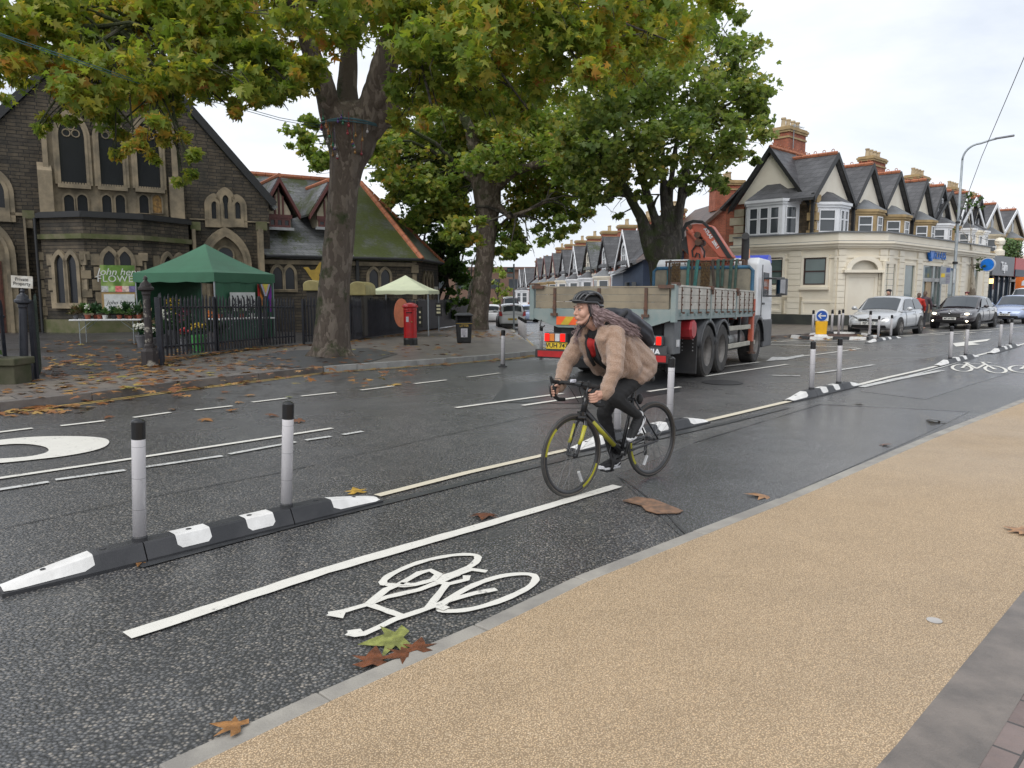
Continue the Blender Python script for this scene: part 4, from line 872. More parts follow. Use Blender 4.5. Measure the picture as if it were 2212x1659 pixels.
# lettering
SB = M('sign_blue_bright', (.0,.16,.62), .35); sx0, sz = BF.loc(*c6(1432, 996), -.2); sx1 = fx(1497, 996)
text('BARCLAYS', 'lettering', SB, bank, (sx0+.02, -.16, sz-.03), (PI/2, 0, 0), .60, .02, align='LEFT', bold=.006, scale=((sx1-sx0)/2.45, 1, 1))
mb = MB(); ex = fx(1418, 996); mb.prism([(ex+p[0]*.26, sz+p[1]*.34) for p in ((-.2,-1),(.2,-1),(.75,-.2),(1.1,.3),(.9,.8),(.45,.55),(.25,.95),(0,.75),(-.25,.95),(-.45,.55),(-.9,.8),(-1.1,.3),(-.75,-.2))], -.2, -.05, 'y'); mb.build('bird_emblem', SB, bank)
px_, pz = BF.loc(*c6(1806, 1066), -.8); mb = MB(); mb.m = MX.Translation((px_, -.8, pz)); mb.lathe([(.40, -.07), (.40, .07)], 28, (0,0,0), 'x'); rs = mb.build('round_sign', M('sign_rim', (.5,.52,.55), .4), bank, bevel=.01)
mb = MB(); mb.m = MX.Translation((px_, -.8, pz)); mb.lathe([(.34, -.08), (.34, .08)], 28, (0,0,0), 'x'); mb.build('blue_face', SB, rs); mb = MB(); mb.cyl((px_, -.8, pz), (px_, 0, pz), .03, 8); mb.build('bracket', BLKM, rs)
# ---- upper storeys, set back
UY, UX = 3.3, 1.4; ZE = 6.35
def up(px, py, yo=UY): return BF.loc(*c6(px, py), yo)
GX = [up(803,320)[0], up(1035,420)[0], up(1213,475)[0], up(1385,540)[0], up(1500,572)[0], up(1655,640)[0], up(1742,650)[0]]
ZA = sum(up(x, y)[1] for x, y in ((803,320),(1035,420),(1213,475)))/3
def chimney(par, x, y, z0, z1, w_=1.5, d=.75, pots=4, mat=None):
    mb = MB(); mb.bx(x-w_/2, x+w_/2, y-d/2, y+d/2, z0, z1-.3); ch = mb.build('chimney', mat or BRICKR, par)
    mb = MB(); 
    for a, b_, g in ((-.62,-.52,.05),(-.30,-.18,.08),(-.18,-.06,.13),(-.06,.02,.06)): mb.bx(x-w_/2-g, x+w_/2+g, y-d/2-g, y+d/2+g, z1+a, z1+b_)
    mb.build('corbel', BATHY, ch)
    for j in range(pots): mb = MB(); mb.lathe([(.15,0),(.13,.1),(.11,.42),(.15,.44),(.14,.52),(.1,.52)], 12, (x-w_/2+.2+(w_-.4)*j/max(1, pots-1), y, z1+.02)); mb.build('chimney_pot', POT, ch)
    return ch
def bay(par, mx, xc, w_, dep, z0, z1, wallm, cornm, roofh=.75, sill=.35, lights=2, sidef=.3):
    xl, xr = xc-w_/2, xc+w_/2; fl, fr = xl+w_*sidef, xr-w_*sidef; pl = [(xl, .02), (fl, -dep), (fr, -dep), (xr, .02)]
    mb = MB(); mb.m = mx; mb.prism(pl, z0, z1, 'z'); by = mb.build('bay_window', wallm, par)
    g = .14; ple = [(xl-g, .02), (fl-g*.4, -dep-g), (fr+g*.4, -dep-g), (xr+g, .02)]
    mb = MB(); mb.m = mx; mb.prism([(a*.5+c*.5, b_*.5+d*.5) for (a, b_), (c, d) in zip(pl, ple)], z1-.22, z1-.1, 'z'); mb.prism(ple, z1-.1, z1+.03, 'z'); mb.build('cornice', cornm, by)
    mb = MB(); mb.m = mx; n_ = len(ple); c = [(xc-w_*.12, .02), (xc+w_*.12, .02)]; zt = z1+.03+roofh
    mb.add([(p[0], p[1], z1+.03) for p in ple] + [(c[0][0], c[0][1], zt), (c[1][0], c[1][1], zt)], [(0,1,4),(1,2,5,4),(2,3,5)]); mb.build('roof', GREYL if cornm is not WPVC else SLATE2, by)
    for (p, q), k in (((pl[0], pl[1]), 1), ((pl[1], pl[2]), lights), ((pl[2], pl[3]), 1)):
        a = math.atan2(q[1]-p[1], q[0]-p[0]); Lh = math.hypot(q[0]-p[0], q[1]-p[1]); m2 = mx @ MX.Translation((p[0], p[1], 0)) @ MX.Rotation(a, 4, 'Z'); e = .1 if k > 1 else .14
        for j in range(k):
            xa = e + (Lh-2*e)*j/k + .03; xb = e + (Lh-2*e)*(j+1)/k - .03; za, zb = z0+sill, z1-.32
            mb = MB(); mb.m = m2; mb.bx(xa, xb, -.012, .02, za, zb); wn = mb.build('window', GLS, by)
            mb = MB(); mb.m = m2; f = .055; mb.ring([(xa, za), (xb, za), (xb, zb), (xa, zb)], [(xa+f, za+f), (xb-f, za+f), (xb-f, zb-f), (xa+f, zb-f)], -.05, .0); zm = za+(zb-za)*.58; mb.bx(xa+f, xb-f, -.045, 0, zm-.03, zm+.03); mb.build('frame', WPVC, wn)
    return by
def gable(par, mx, xc, hw, ze, za, y0, depth, wallm, bargem, roofm, over=.28, face=PALEW, ridge=True):
    """a gable facing local -y with its roof running back"""
    mb = MB(); mb.m = mx; mb.prism([(xc-hw*.93, ze-.1), (xc+hw*.93, ze-.1), (xc, za-.25)], y0, y0+depth, 'y'); gb = mb.build('gable', face, par)
    mb = MB(); mb.m = mx; s_ = (za-ze)/hw
    for sx in (-1, 1): mb.prism([(xc, za), (xc+sx*(hw+.22), ze-.22*s_), (xc+sx*(hw+.22), ze-.22*s_-.13), (xc, za-.15)], y0-over+.04, y0+depth, 'y')
    mb.build('roof', roofm, gb)
    mb = MB(); mb.m = mx
    for sx in (-1, 1): mb.prism([(xc, za+.05), (xc+sx*(hw+.26), ze-.26*s_+.05), (xc+sx*(hw+.26), ze-.26*s_-.22), (xc, za-.24)], y0-over, y0-over+.06, 'y')
    mb.build('bargeboard', bargem, gb)
    if ridge:
        mb = MB(); mb.m = mx; n_ = int(depth/.45)
        for j in range(n_):
            ya = y0-over+.1+j*.45; mb.tube([(xc, ya, za+.03), (xc, ya+.43, za+.03)], .1, 6)
            mb.tube([(xc, ya+.22+.07*math.cos(q), za+.17+.07*math.sin(q)) for q in np.linspace(0, 2*PI, 8, endpoint=False)], .02, 4, closed=True)
        mb.build('ridge_crest', TERR, gb)
    return gb
UP = MX.Translation((0, UY, 0)); xe2 = GX[-1] + 3
YD = YB - UY - .15
mb = MB(); mb.prism([(UX, UY), (xe2, UY), (xe2, UY+YD), (UX, UY+YD)], zp-.5, ZE-.5, 'z'); mb.bx(UX+3, xe2, UY, UY+YD, ZE-.6, ZE); mb.build('upper_wall', RUB2, bank)
# corner gable towards the side road
LMU = MX.Translation((UX, YB, 0)) @ MX.Rotation(-PI/2, 4, 'Z')
yg, za_ = ll(398, 300, UX); yl, zl = ll(140, 668, UX); yr, zr = ll(600, 612, UX); hw = abs(yl-yg)*.5 + abs(yr-yg)*.5

gable(bank, LMU, YB-yg, (yl-yr)/2, (zl+zr)/2, za_, 0, 6.0, RUB2, BLKW, SLATE2)
yb0, _ = ll(228, 800, UX); yb1, _ = ll(575, 800, UX); zb1 = ll(400, 665, UX-.7)[1]
mb = MB(); mb.bx(UX+.0, UX+3, UY+.1, YB-.1, zp-.5, ZE); mb.build('side_wall', RUB2, bank)
bay(bank, LMU, YB-(yb0+yb1)/2, abs(yb1-yb0), .8, zp-.1, 6.15, WPVC, WPVC, .85, .25, 3, .17)
for j, xg in enumerate(GX):
    hw = ((GX[j+1]-xg) if j < len(GX)-1 else (xg-GX[j-1]))/2*.98
    if j: hw = min(hw, (xg-GX[j-1])/2)
    wht = j >= 4
    gable(bank, UP, xg, hw, ZE, ZA, 0, YD-.3, RUB2, BLKW if j != 5 else WPVC, SLATE2, face=PALEW if not wht else WPVC)
    xb = xg - hw*.1
    bay(bank, UP, xb, min(2.9, hw*1.3), .75, zp-.1, 5.95, (WPVC if j in (0, 4, 5, 6) else BATHY), (WPVC if j in (0, 4, 5, 6) else BATHY), .6, .3, 2 if j == 0 else 1)
    if wht:
        mb = MB(); mb.bx(xg-.35, xg+.35, UY-.03, UY+.02, ZE+.1, ZE+1.2); wn = mb.build('attic_window', GLS, bank); mb = MB(); mb.ring([(xg-.42,ZE),(xg+.42,ZE),(xg+.42,ZE+1.3),(xg-.42,ZE+1.3)], [(xg-.33,ZE+.1),(xg+.33,ZE+.1),(xg+.33,ZE+1.2),(xg-.33,ZE+1.2)], UY-.08, UY+.02); mb.build('frame', WPVC, wn)
    mb = MB(); xq = xg-hw; mb.bx(xq-.06, xq+.06, UY-.14, UY, zp, ZE); mb.build('drainpipe', DKLEAD, bank)
mb = MB(); 
for j in range(5): w_ = .3 if j % 2 else .46; mb.box((UX+.1, UY+.1, zp+.1+j*.42), (w_, w_, .38))
mb.build('quoin', BATHY, bank)
for a, yc, yo in ((517, 185, 4.6), (1055, 372, 4.6), (1347, 490, 4.2), (1578, 570, 4.2), (1700, 632, 4.0)):
    x, z = BF.loc(*c6(a, yc), UY+yo); chimney(bank, x, UY+yo, ZE+.3, z, 2.1 if a < 600 else 2.3, .9, 4)
mb = MB(); x, z = BF.loc(*c6(535, 190), UY+4.1); mb.cyl((x, UY+4.05, z-1.2), (x, UY+4.05, z+.35), .025, 6); mb.cyl((x-.3, UY+4.05, z+.25), (x+1.2, UY+4.05, z+.3), .015, 5)
for q in range(5): mb.cyl((x+q*.22, UY+3.85, z+.27), (x+q*.22, UY+4.25, z+.27), .01, 4)
tag(mb.build('television_aerial', GALV), 'television aerial clipped to the tall brick chimney', 'aerial'); bpy.data.objects['television_aerial'].location = BF.o; bpy.data.objects['television_aerial'].rotation_euler = (0, 0, BA)
# ---- shops beyond
def shop(x0, x1, fascia, front, name_txt, label, upperm, gb, over=None):
    sh = empty('shop', BF.o, BA, label, 'shop', 'shops beyond the bank')
    mb = MB(); mb.bx(x0, x1, .3, 9, -.5, 4.2); mb.bx(x0, x1, UY, 9, 4.2, ZE); mb.build('wall', upperm, sh)
    mb = MB(); mb.bx(x0+.1, x1-.1, -.15, .3, 2.7, 3.9); fs = mb.build('fascia', fascia, sh)
    if name_txt: text(name_txt, 'lettering', M('letter_white', (.75,.76,.78), .4), fs, ((x0+x1)/2, -.17, 3.25), (PI/2, 0, 0), .75, .02, bold=.02)
    mb = MB(); mb.bx(x0+.2, x1-.2, .2, .32, .1, 2.6); fr = mb.build('shop_window', GLS, sh)
    mb = MB(); 
    for q in np.linspace(x0+.15, x1-.15, 5): mb.bx(q-.08, q+.08, .1, .3, 0, 2.7)
    mb.bx(x0, x1, .1, .3, 0, .5); mb.build('shopfront', front, sh)
    xc = (x0+x1)/2
    gable(sh, UP, xc, (x1-x0)/2*.98, ZE, ZA-.2, 0, 7.5, upperm, BLKW if not gb else WPVC, SLATE2, face=CREAMR if gb else PALEW)
    bay(sh, UP, xc-.2, 2.6, .7, 3.9, 5.9, upperm, upperm, .6, .3, 1)
    mb = MB(); mb.bx(xc-.3, xc+.3, UY-.03, UY+.02, ZE+.1, ZE+1.1); mb.build('attic_window', GLS, sh)
    return sh
X1 = XE; shw = 5.2
SG = M('shop_grey', (.10,.11,.125), .4); SN = M('shop_navy', (.02,.035,.06), .45)
s1 = shop(X1+.05, X1+shw, SG, SN, 'Tajin', 'narrow shop with charcoal fascia and navy front beside the bank', BATHY, False)
mb = MB(); mb.bx(X1+.6, X1+.75, -.1, .1, 2.2, 2.5); mb.build('wall_light', M('warm_lamp', (1,.75,.3), .4, emit=1.5), s1)
s2 = shop(X1+shw+.05, X1+2*shw, M('shop_red', (.45,.03,.03), .4), M('shop_dark', (.03,.028,.03), .5), '', 'shop with red and navy sign board and an orange hanging sign', PALEW, True)
mb = MB(); mb.bx(X1+shw+.1, X1+2*shw-.1, -.2, -.14, 2.7, 3.15); mb.build('navy_band', SN, s2)
mb = MB(); mb.bx(X1+shw+.1, X1+2*shw, -1.1, .1, 2.35, 2.5); mb.build('awning', M('awning_white', (.65,.64,.62), .6), s2)
mb = MB(); xo = X1+shw-.2; mb.bx(xo, xo+.1, -1.5, -.3, 1.85, 2.65); hs = mb.build('hanging_sign', M('sign_orange', (.72,.17,.03), .4), s2)
mb = MB(); mb.prism([(-1.15,2.1),(-.65,2.1),(-.65,2.35),(-.9,2.55),(-1.15,2.35)], xo-.015, xo-.004, 'x'); mb.build('house_symbol', M('letter_white', 0), hs)
s3 = shop(X1+2*shw+.05, X1+3*shw, M('shop_black', (.02,.02,.022), .4), M('shop_dark', 0), '', 'farthest shop of the parade with pale bargeboard at the right edge', CREAMR, True)
s4 = shop(X1+3*shw+.05, X1+4.2*shw, SG, SN, '', 'end shop of the parade partly outside the right edge', BATHY, True)
for a in (X1+shw*.9, X1+shw*2.1): chimney(s1 if a < X1+shw else s2, a, UY+4, ZE+.3, ZA+1.0, 2.0, .9, 4)
# leafy screen and urn on the balcony between the shops
def leaf_box(name, x0, x1, y0, y1, z0, z1, n_, mats, frame, label, cat, size=.12):
    mb = MB()
    for i in range(n_):
        c = V((random.uniform(x0, x1), random.uniform(y0, y1), random.uniform(z0, z1))); a = V((random.gauss(0,1), random.gauss(0,1), random.gauss(0,1))).normalized()*size; b_ = a.orthogonal().normalized()*size*.6; mb.cur = random.randrange(len(mats)); mb.face([c-a, c+b_, c+a, c-b_])
    o = mb.build(name, mats, None); o.location = frame.o; o.rotation_euler = (0, 0, frame.a); return tag(o, label, cat)
leaf_box('hedge_screen', X1+shw*.62, X1+shw*1.5, 0, .5, 3.95, 5.1, 900, [M('ivy_a', (.08,.15,.03), .6), M('ivy_b', (.05,.10,.02), .6)], BF, 'bright green leafy screen on the balcony above the grey shop', 'hedge', .1)
mb = MB(); mb.lathe([(.3,0),(.3,.3),(.16,.38),(.16,.6),(.27,.7),(.3,.9),(.22,1.05),(.08,1.1)], 14); o = mb.build('urn_finial', PALEW); o.location = BF.o + BF.u*(X1+shw*.45) + BF.n*.1 + V((0,0,3.95)); tag(o, 'pale stone urn finial above the grey shop', 'finial')
# red brick house end glimpsed left of the bank
bh = empty('brick_house', BF.o, BA, 'red brick house end with pale quoins just left of the bank', 'house')
yh = YB + 6.0; hx = LF.loc(*c6(95, 800), -1.5)[0]; hh = .5
# a lower wing whose quoined corner shows just left of the bank
mb = MB(); mb.bx(1.5, 7, YB+.3, hx, -.5, 6.0); mb.prism([(YB+.3, 6.0), (hx, 6.0), (YB+.3, 7.0)], 1.5, 7, 'x'); mb.build('wall', BRICKR, bh)
mb = MB()
for j in range(14): w_ = .55 if j % 2 else .8; mb.bx(1.46, 1.6, YB+.3, YB+.3+w_, .1+j*.42, .1+j*.42+.38)
mb.build('quoin', CREAMR, bh)
mb = MB(); mb.prism([(YB+.2, 7.15), (hx+.25, 5.95), (hx+.25, 6.08), (YB+.2, 7.3)], 1.3, 7, 'x'); mb.build('roof', SLATE2, bh)
# ================================================================ brick terrace along the side street
def c1r(x, y): return ((1900 + x*.3617)/1.8228, (800 + y*.3617)/1.8228)
pN = D(*c1r(1590,285), 58.0); pF = D(*c1r(545,605), 58.0*137/73.0); dv = V((pN.x-pF.x, pN.y-pF.y, 0)); TL = dv.length; TA = math.atan2(dv.y, dv.x)
NH = 8; HW = TL/NH; ZG = -1.1
def house(label, bayc, barge, trim, roofc, arched=True):
    h = empty('terraced_house', (0,0,0), 0, label, 'house', 'terraced houses along the side street'); w_ = HW; g = w_*.27; gx = -w_*.12
    ze, za = 5.35, 7.75
    mb = MB(); mb.bx(-w_/2, w_/2, 0, 8, -.5, ze); mb.build('wall', BRICKR, h)
    mb = MB(); mb.prism([(-.25, ze-.2), (2.5, za-.1), (8.2, ze-.2), (8.2, ze), (2.5, za+.1), (-.25, ze)], -w_/2, w_/2, 'x'); mb.prism([(0, ze-.1), (8, ze-.1), (2.5, za-.12)], -w_/2+.02, w_/2-.02, 'x'); mb.build('roof', roofc, h)
    gb = gable(h, MX(), gx, g*1.15, ze-.15, za, -.05, 2.6, BRICKR, barge, roofc, face=BRICKR, ridge=False)
    zz = ze - .25
    P = arch(gx-.5, gx+.5, zz, zz+1.0, .5, 5); mb = MB(); mb.prism(P, -.1, .0, 'y'); wn = mb.build('attic_window', GLS, h)
    mb = MB(); mb.ring(arch(gx-.5, gx+.5, zz, zz+1.0, .5, 5, grow=.26, base=.15), P, -.16, 0); mb.bx(gx-.04, gx+.04, -.14, -.08, zz, zz+1.3); mb.bx(gx-.4, gx+.4, -.14, -.08, zz+.7, zz+.78); mb.build('surround', trim, wn)
    mb = MB(); mb.bx(-w_/2, w_/2, -.06, .02, 4.55, 4.75); mb.bx(-w_/2, w_/2, -.05, .02, 5.05, 5.18); mb.build('string_course', trim, h)
    bay(h, MX(), gx, w_*.5, .85, -.2, 4.35, bayc, bayc, .75, 2.75, 2, .28)
    mb = MB(); mb.bx(gx-w_*.28, gx+w_*.28, -.95, 0, 1.9, 2.15); mb.build('bay_apron', bayc, h)
    for z0 in (2.7, .2):
        x0 = w_*.30; mb = MB(); mb.bx(x0-.32, x0+.32, -.03, .02, z0, z0+1.5); wn = mb.build('window', GLS, h); mb = MB(); mb.ring([(x0-.45,z0-.1),(x0+.45,z0-.1),(x0+.45,z0+1.65),(x0-.45,z0+1.65)], [(x0-.3,z0+.05),(x0+.3,z0+.05),(x0+.3,z0+1.45),(x0-.3,z0+1.45)], -.09, .02); mb.bx(x0-.3, x0+.3, -.07, 0, z0+.72, z0+.78); mb.build('surround', trim, wn)
    mb = MB(); mb.bx(w_/2-.12, w_/2-.02, -.1, 0, 0, ze); mb.build('drainpipe', DKLEAD, h)
    chimney(h, w_/2-.5, 2.6, za-.3, za+1.25, .8, 1.5, 2); mb = MB()
    return h
MARB = M('maroon_bargeboard', (.13,.03,.025), .5)
variants = [house('', WPVC, WPVC, WPVC, SLATE2), house('', PALEW, BLKW, WPVC, SLATE2), house('', WPVC, BLKW, PALEW, SLATE), house('', BATHY, MARB, PALEW, SLATE2)]
lab = ['nearest terraced house of the row, red brick with white bargeboard and white bay', 'second nearest terraced house with black bargeboards and cream bay', 'third nearest terraced house with pale slates and white bay', 'fourth nearest terraced house with white bargeboards, above the lorry tailboard',
       'fifth nearest terraced house with black bargeboards behind the lorry', 'sixth nearest terraced house with maroon bargeboards and yellow bay', 'seventh nearest terraced house with maroon bargeboards, beside the gap in the row', 'eighth nearest terraced house with yellow bay and maroon bargeboards', 'terraced house beyond the break in the row with white bargeboards', 'farthest terraced house in the row, smallest gable with white bay']
var = [0, 1, 2, 0, 1, 3, 3, 3, 0, 0]; used = set()
for i in range(10):
    k = i if i < 8 else i + .9
    p = V((pN.x, pN.y, 0)) - dv.normalized() * HW * k; v_ = variants[var[i]]
    h = v_ if var[i] not in used else dup(v_); used.add(var[i])
    h.location = (p.x, p.y, pN.z - 7.75 - (0 if i < 8 else .9) - i*.02); h.rotation_euler = (0, 0, TA); h['label'] = lab[i]
# big brown roofed house at the near end and the low blue building in front of it
eh = empty('end_house', (pN.x + dv.x/TL*HW*1.02, pN.y + dv.y/TL*HW*1.02, pN.z-7.75), TA, 'end house with brown tiled roof and chimney behind the crane lorry', 'house')
BRT = slatemat('brown_tile', (.10,.06,.045), (.075,.05,.04), (.05,.05,.02), .55, .7, bw=.3, bh=.25)
mb = MB(); mb.bx(-HW/2, HW/2, 0, 8, -.5, 5.4); mb.prism([(0,5.4),(8,5.4),(4,8.6)], -HW/2, HW/2, 'x'); mb.build('wall', BRICKR, eh); mb = MB(); mb.prism([(-.3,5.3),(4,8.9),(8.3,5.3),(8.3,5.1),(4,8.65),(-.3,5.1)], -HW/2-.1, HW/2+.25, 'x'); mb.build('roof', BRT, eh); chimney(eh, HW/2-.8, 4.0, 8.2, 10.1, 1.1, 1.9, 3)
mb = MB(); mb.bx(-.5, .5, -.05, .02, 2.8, 4.3); wn = mb.build('window', GLS, eh); mb = MB(); mb.ring([(-.65,2.65),(.65,2.65),(.65,4.45),(-.65,4.45)], [(-.48,2.85),(.48,2.85),(.48,4.25),(-.48,4.25)], -.1, .02); mb.build('surround', WPVC, wn)
BLUEW = brickmat('blue_painted_brick', (.055,.085,.15), (.06,.09,.155), (.045,.07,.125), .22, .075, .01, .3, (.85, 1.1), .6)
blu = empty('blue_house', (0, 0, 0), 0, 'low blue painted building with grey lean-to roof behind the flatbed lorry', 'house')
b0 = D(1345, 640, 49); b1 = D(1388, 640, 46); b2 = D(1475, 640, 47)
zt = D(1398, 548, 46).z; ze_ = D(1348, 588, 49).z
mb = MB(); mb.add([tuple(V((q.x, q.y, z))) for q, z in ((b0, -1.5), (b1, -1.5), (b2, -1.5), (b0, ze_), (b1, (ze_*.35+zt*.65)), (b2, zt+.2))] + [(b2.x+.5, b2.y+9, -1.5), (b0.x+.5, b0.y+9, -1.5), (b2.x+.5, b2.y+9, zt), (b0.x+.5, b0.y+9, ze_)],
    [(0,1,4,3),(1,2,5,4),(2,6,8,5),(6,7,9,8),(7,0,3,9)]); mb.build('wall', BLUEW, blu)
mb = MB(); mb.add([(b0.x-.4, b0.y-.3, ze_-.05), (b1.x, b1.y-.4, (ze_*.35+zt*.65)), (b2.x+.4, b2.y-.4, zt+.35), (b2.x+.9, b2.y+9, zt+.2), (b0.x+.1, b0.y+9, ze_)], [(0,1,2,4),(2,3,4)]); mb.build('roof', SLATE, blu)
for q in (.3, .65):
    a = b0.lerp(b1, q); mb = MB(); dd = (b1-b0).normalized(); dd.z = 0; mb.box((a.x, a.y-.05, 1.6), (.5, .1, 1.3)); mb.build('window', GLS, blu)
# low brown building far beyond the left of the terrace
fb_ = empty('far_building', (0,0,0), 0, 'low brown building far down the side street above the white hatchback', 'building')
q = D(1080, 640, 170); mb = MB(); mb.bx(q.x-16, q.x+9, q.y, q.y+12, -2, 6.6); mb.build('wall', M('far_brick', (.17,.10,.07), .8), fb_); mb = MB(); mb.bx(q.x-16.5, q.x+9.5, q.y-.5, q.y+12.5, 6.6, 7.3); mb.build('roof', M('far_roof', (.14,.08,.06), .8), fb_)
for j in range(6):
    mb = MB(); mb.bx(q.x-14+j*4, q.x-12+j*4, q.y-.08, q.y, 2.5, 4.6); mb.build('window', GLS, fb_)
# ================================================================ trees
PLANE_LEAF = np.array([(0,0),(.24,-.14),(.54,.02),(.25,.17),(.62,.50),(.22,.40),(.17,.58),(0,.98),(-.17,.58),(-.22,.40),(-.62,.50),(-.25,.17),(-.54,.02),(-.24,-.14)], float)
STAR_LEAF = np.array([(0,0),(.40,.04),(.34,.28),(.46,.52),(.15,.5),(0,.9),(-.2,.52),(-.46,.48),(-.34,.2),(-.42,.02)], float)
SIMPLE_LEAF = np.array([(0,0),(.36,.2),(.30,.55),(0,.95),(-.34,.5),(-.34,.16)], float)
def leafmat(name, stops, trans=.35, rough=.5, spec=.35, patch=None):
    m = bpy.data.materials.new(name); m.use_nodes = True; t = NT(m); b = t.n['Principled BSDF']; out = t.n['Material Output']
    g = t('ShaderNodeNewGeometry'); tc = t('ShaderNodeTexCoord').outputs['Object']
    f = g.outputs['Random Per Island']
    if patch:                              # whole sprays turn colour together
        f = t.math('ADD', t.math('MULTIPLY', f, .55), t.math('MULTIPLY', t('ShaderNodeMapRange', i={'From Min': .32, 'From Max': .68, 'Value': noise(t, tc, patch, 3, .5)}).outputs[0], .45))
    c = t.ramp(f, stops); c = t.mix(t.math('MULTIPLY', noise(t, tc, 14, 2), .35), c, (.10,.06,.015))
    t.l.new(c, b.inputs['Base Color']); b.inputs['Roughness'].default_value = rough; b.inputs['Specular IOR Level'].default_value = spec
    tr = t('ShaderNodeBsdfTranslucent'); t.l.new(t.mix(1.0, c, (1.25,1.3,.6), 'MULTIPLY'), tr.inputs[0]); mx = t('ShaderNodeMixShader', i={0: trans}); t.l.new(b.outputs[0], mx.inputs[1]); t.l.new(tr.outputs[0], mx.inputs[2]); t.l.new(mx.outputs[0], out.inputs[0])
    MATS[name] = m; return m
def leaves_mesh(name, pos, size, shape, mat, parent, up=.55, droop=.35, fold=.25, ang=None, tilt=None):
    n = len(pos); k = len(shape); rg = rng
    nrm = rg.normal(size=(n, 3)); nrm[:, 2] += up*2.2; nrm /= np.linalg.norm(nrm, axis=1)[:, None]
    d = rg.normal(size=(n, 3)); d[:, 2] -= droop*2; d -= nrm*np.sum(d*nrm, 1)[:, None]; d /= np.linalg.norm(d, axis=1)[:, None] + 1e-9
    s = np.cross(d, nrm); sz = size*rg.uniform(.65, 1.25, n)
    sh = shape - np.array([0, .4]); x = sh[:, 0][None, :, None]; y = sh[:, 1][None, :, None]
    z = -fold*np.abs(sh[:, 0]) - .15*sh[:, 1]**2; z = z[None, :, None]*rg.uniform(.2, 1.6, n)[:, None, None]
    co = pos[:, None, :] + (s[:, None, :]*x + d[:, None, :]*y + nrm[:, None, :]*z)*sz[:, None, None]
    me = bpy.data.meshes.new(name); me.vertices.add(n*k); me.vertices.foreach_set('co', co.reshape(-1)); me.loops.add(n*k); me.loops.foreach_set('vertex_index', np.arange(n*k, dtype=np.int32))
    me.polygons.add(n); me.polygons.foreach_set('loop_start', np.arange(0, n*k, k, dtype=np.int32)); me.polygons.foreach_set('loop_total', np.full(n, k, dtype=np.int32)); me.update(calc_edges=True); me.materials.append(mat)
    return link(name, me, parent)
def crown_points(clusters, per, clump=.30, nsub=26):
    """leaf positions: each bough is an ellipsoid holding many small sprays, denser to the outside and below"""
    out = []
    for c, r, q in clusters:
        n = max(6, int(per*q)); ns = max(3, int(nsub*q)); u = rng.normal(size=(ns, 3)); u /= np.linalg.norm(u, axis=1)[:, None]; rad = rng.uniform(.25, 1.0, ns)**.55
        sub = u*rad[:, None]*np.array(r)[None, :]
        w_ = rng.uniform(.2, 1.6, ns); w_ /= w_.sum(); idx = rng.choice(ns, n, p=w_)
        p = sub[idx] + rng.normal(size=(n, 3))*np.array(r)[None, :]*clump*np.array([.75, .75, .55]); out.append(p + np.array(c)[None, :])
    return np.concatenate(out)
BARK = None
def barkmat(name, c1, c2, c3, moss=0.0):
    m, t, b = newmat(name); tc = t('ShaderNodeTexCoord').outputs['Object']
    mp_ = t('ShaderNodeMapping', i={'Scale': (1, 1, .42)}); t.l.new(tc, mp_.inputs[0])
    vo = t('ShaderNodeTexVoronoi', i={'Scale': 9.0}); t.l.new(t('ShaderNodeVectorMath', operation='ADD', i={0: mp_.outputs[0], 1: t('ShaderNodeVectorMath', operation='SCALE', i={0: t('ShaderNodeTexNoise', i={'Scale': 5.0, 'Vector': mp_.outputs[0]}).outputs['Color'], 'Scale': .35}).outputs[0]}).outputs[0], vo.inputs['Vector'])
    sp = t('ShaderNodeSeparateColor'); t.l.new(vo.outputs['Color'], sp.inputs[0])
    c = t.mix(noise(t, mp_.outputs[0], 3.2, 6, .65), c1, c2); c = t.mix(t('ShaderNodeMapRange', i={'From Min': .62, 'From Max': .8, 'Value': sp.outputs[0]}).outputs[0], c, c3)
    if moss: c = t.mix(t('ShaderNodeMapRange', i={'From Min': .5, 'From Max': .62, 'Value': t.math('SUBTRACT', noise(t, tc, 1.7, 5, .7), t.math('MULTIPLY', t('ShaderNodeSeparateXYZ', i={0: tc}).outputs[0], moss))}).outputs[0], c, (.035,.045,.012))
    t.l.new(c, b.inputs['Base Color']); b.inputs['Roughness'].default_value = .8
    bump(t, b, t.math('ADD', t.math('MULTIPLY', vo.outputs['Distance'], -.8), noise(t, mp_.outputs[0], 14, 6, .7)), .9, .05); MATS[name] = m; return m
BARK1 = barkmat('plane_bark', (.14,.108,.084), (.075,.058,.046), (.19,.155,.125), .12); BARKD = barkmat('dark_bark', (.05,.042,.034), (.03,.026,.021), (.085,.075,.06), .05)
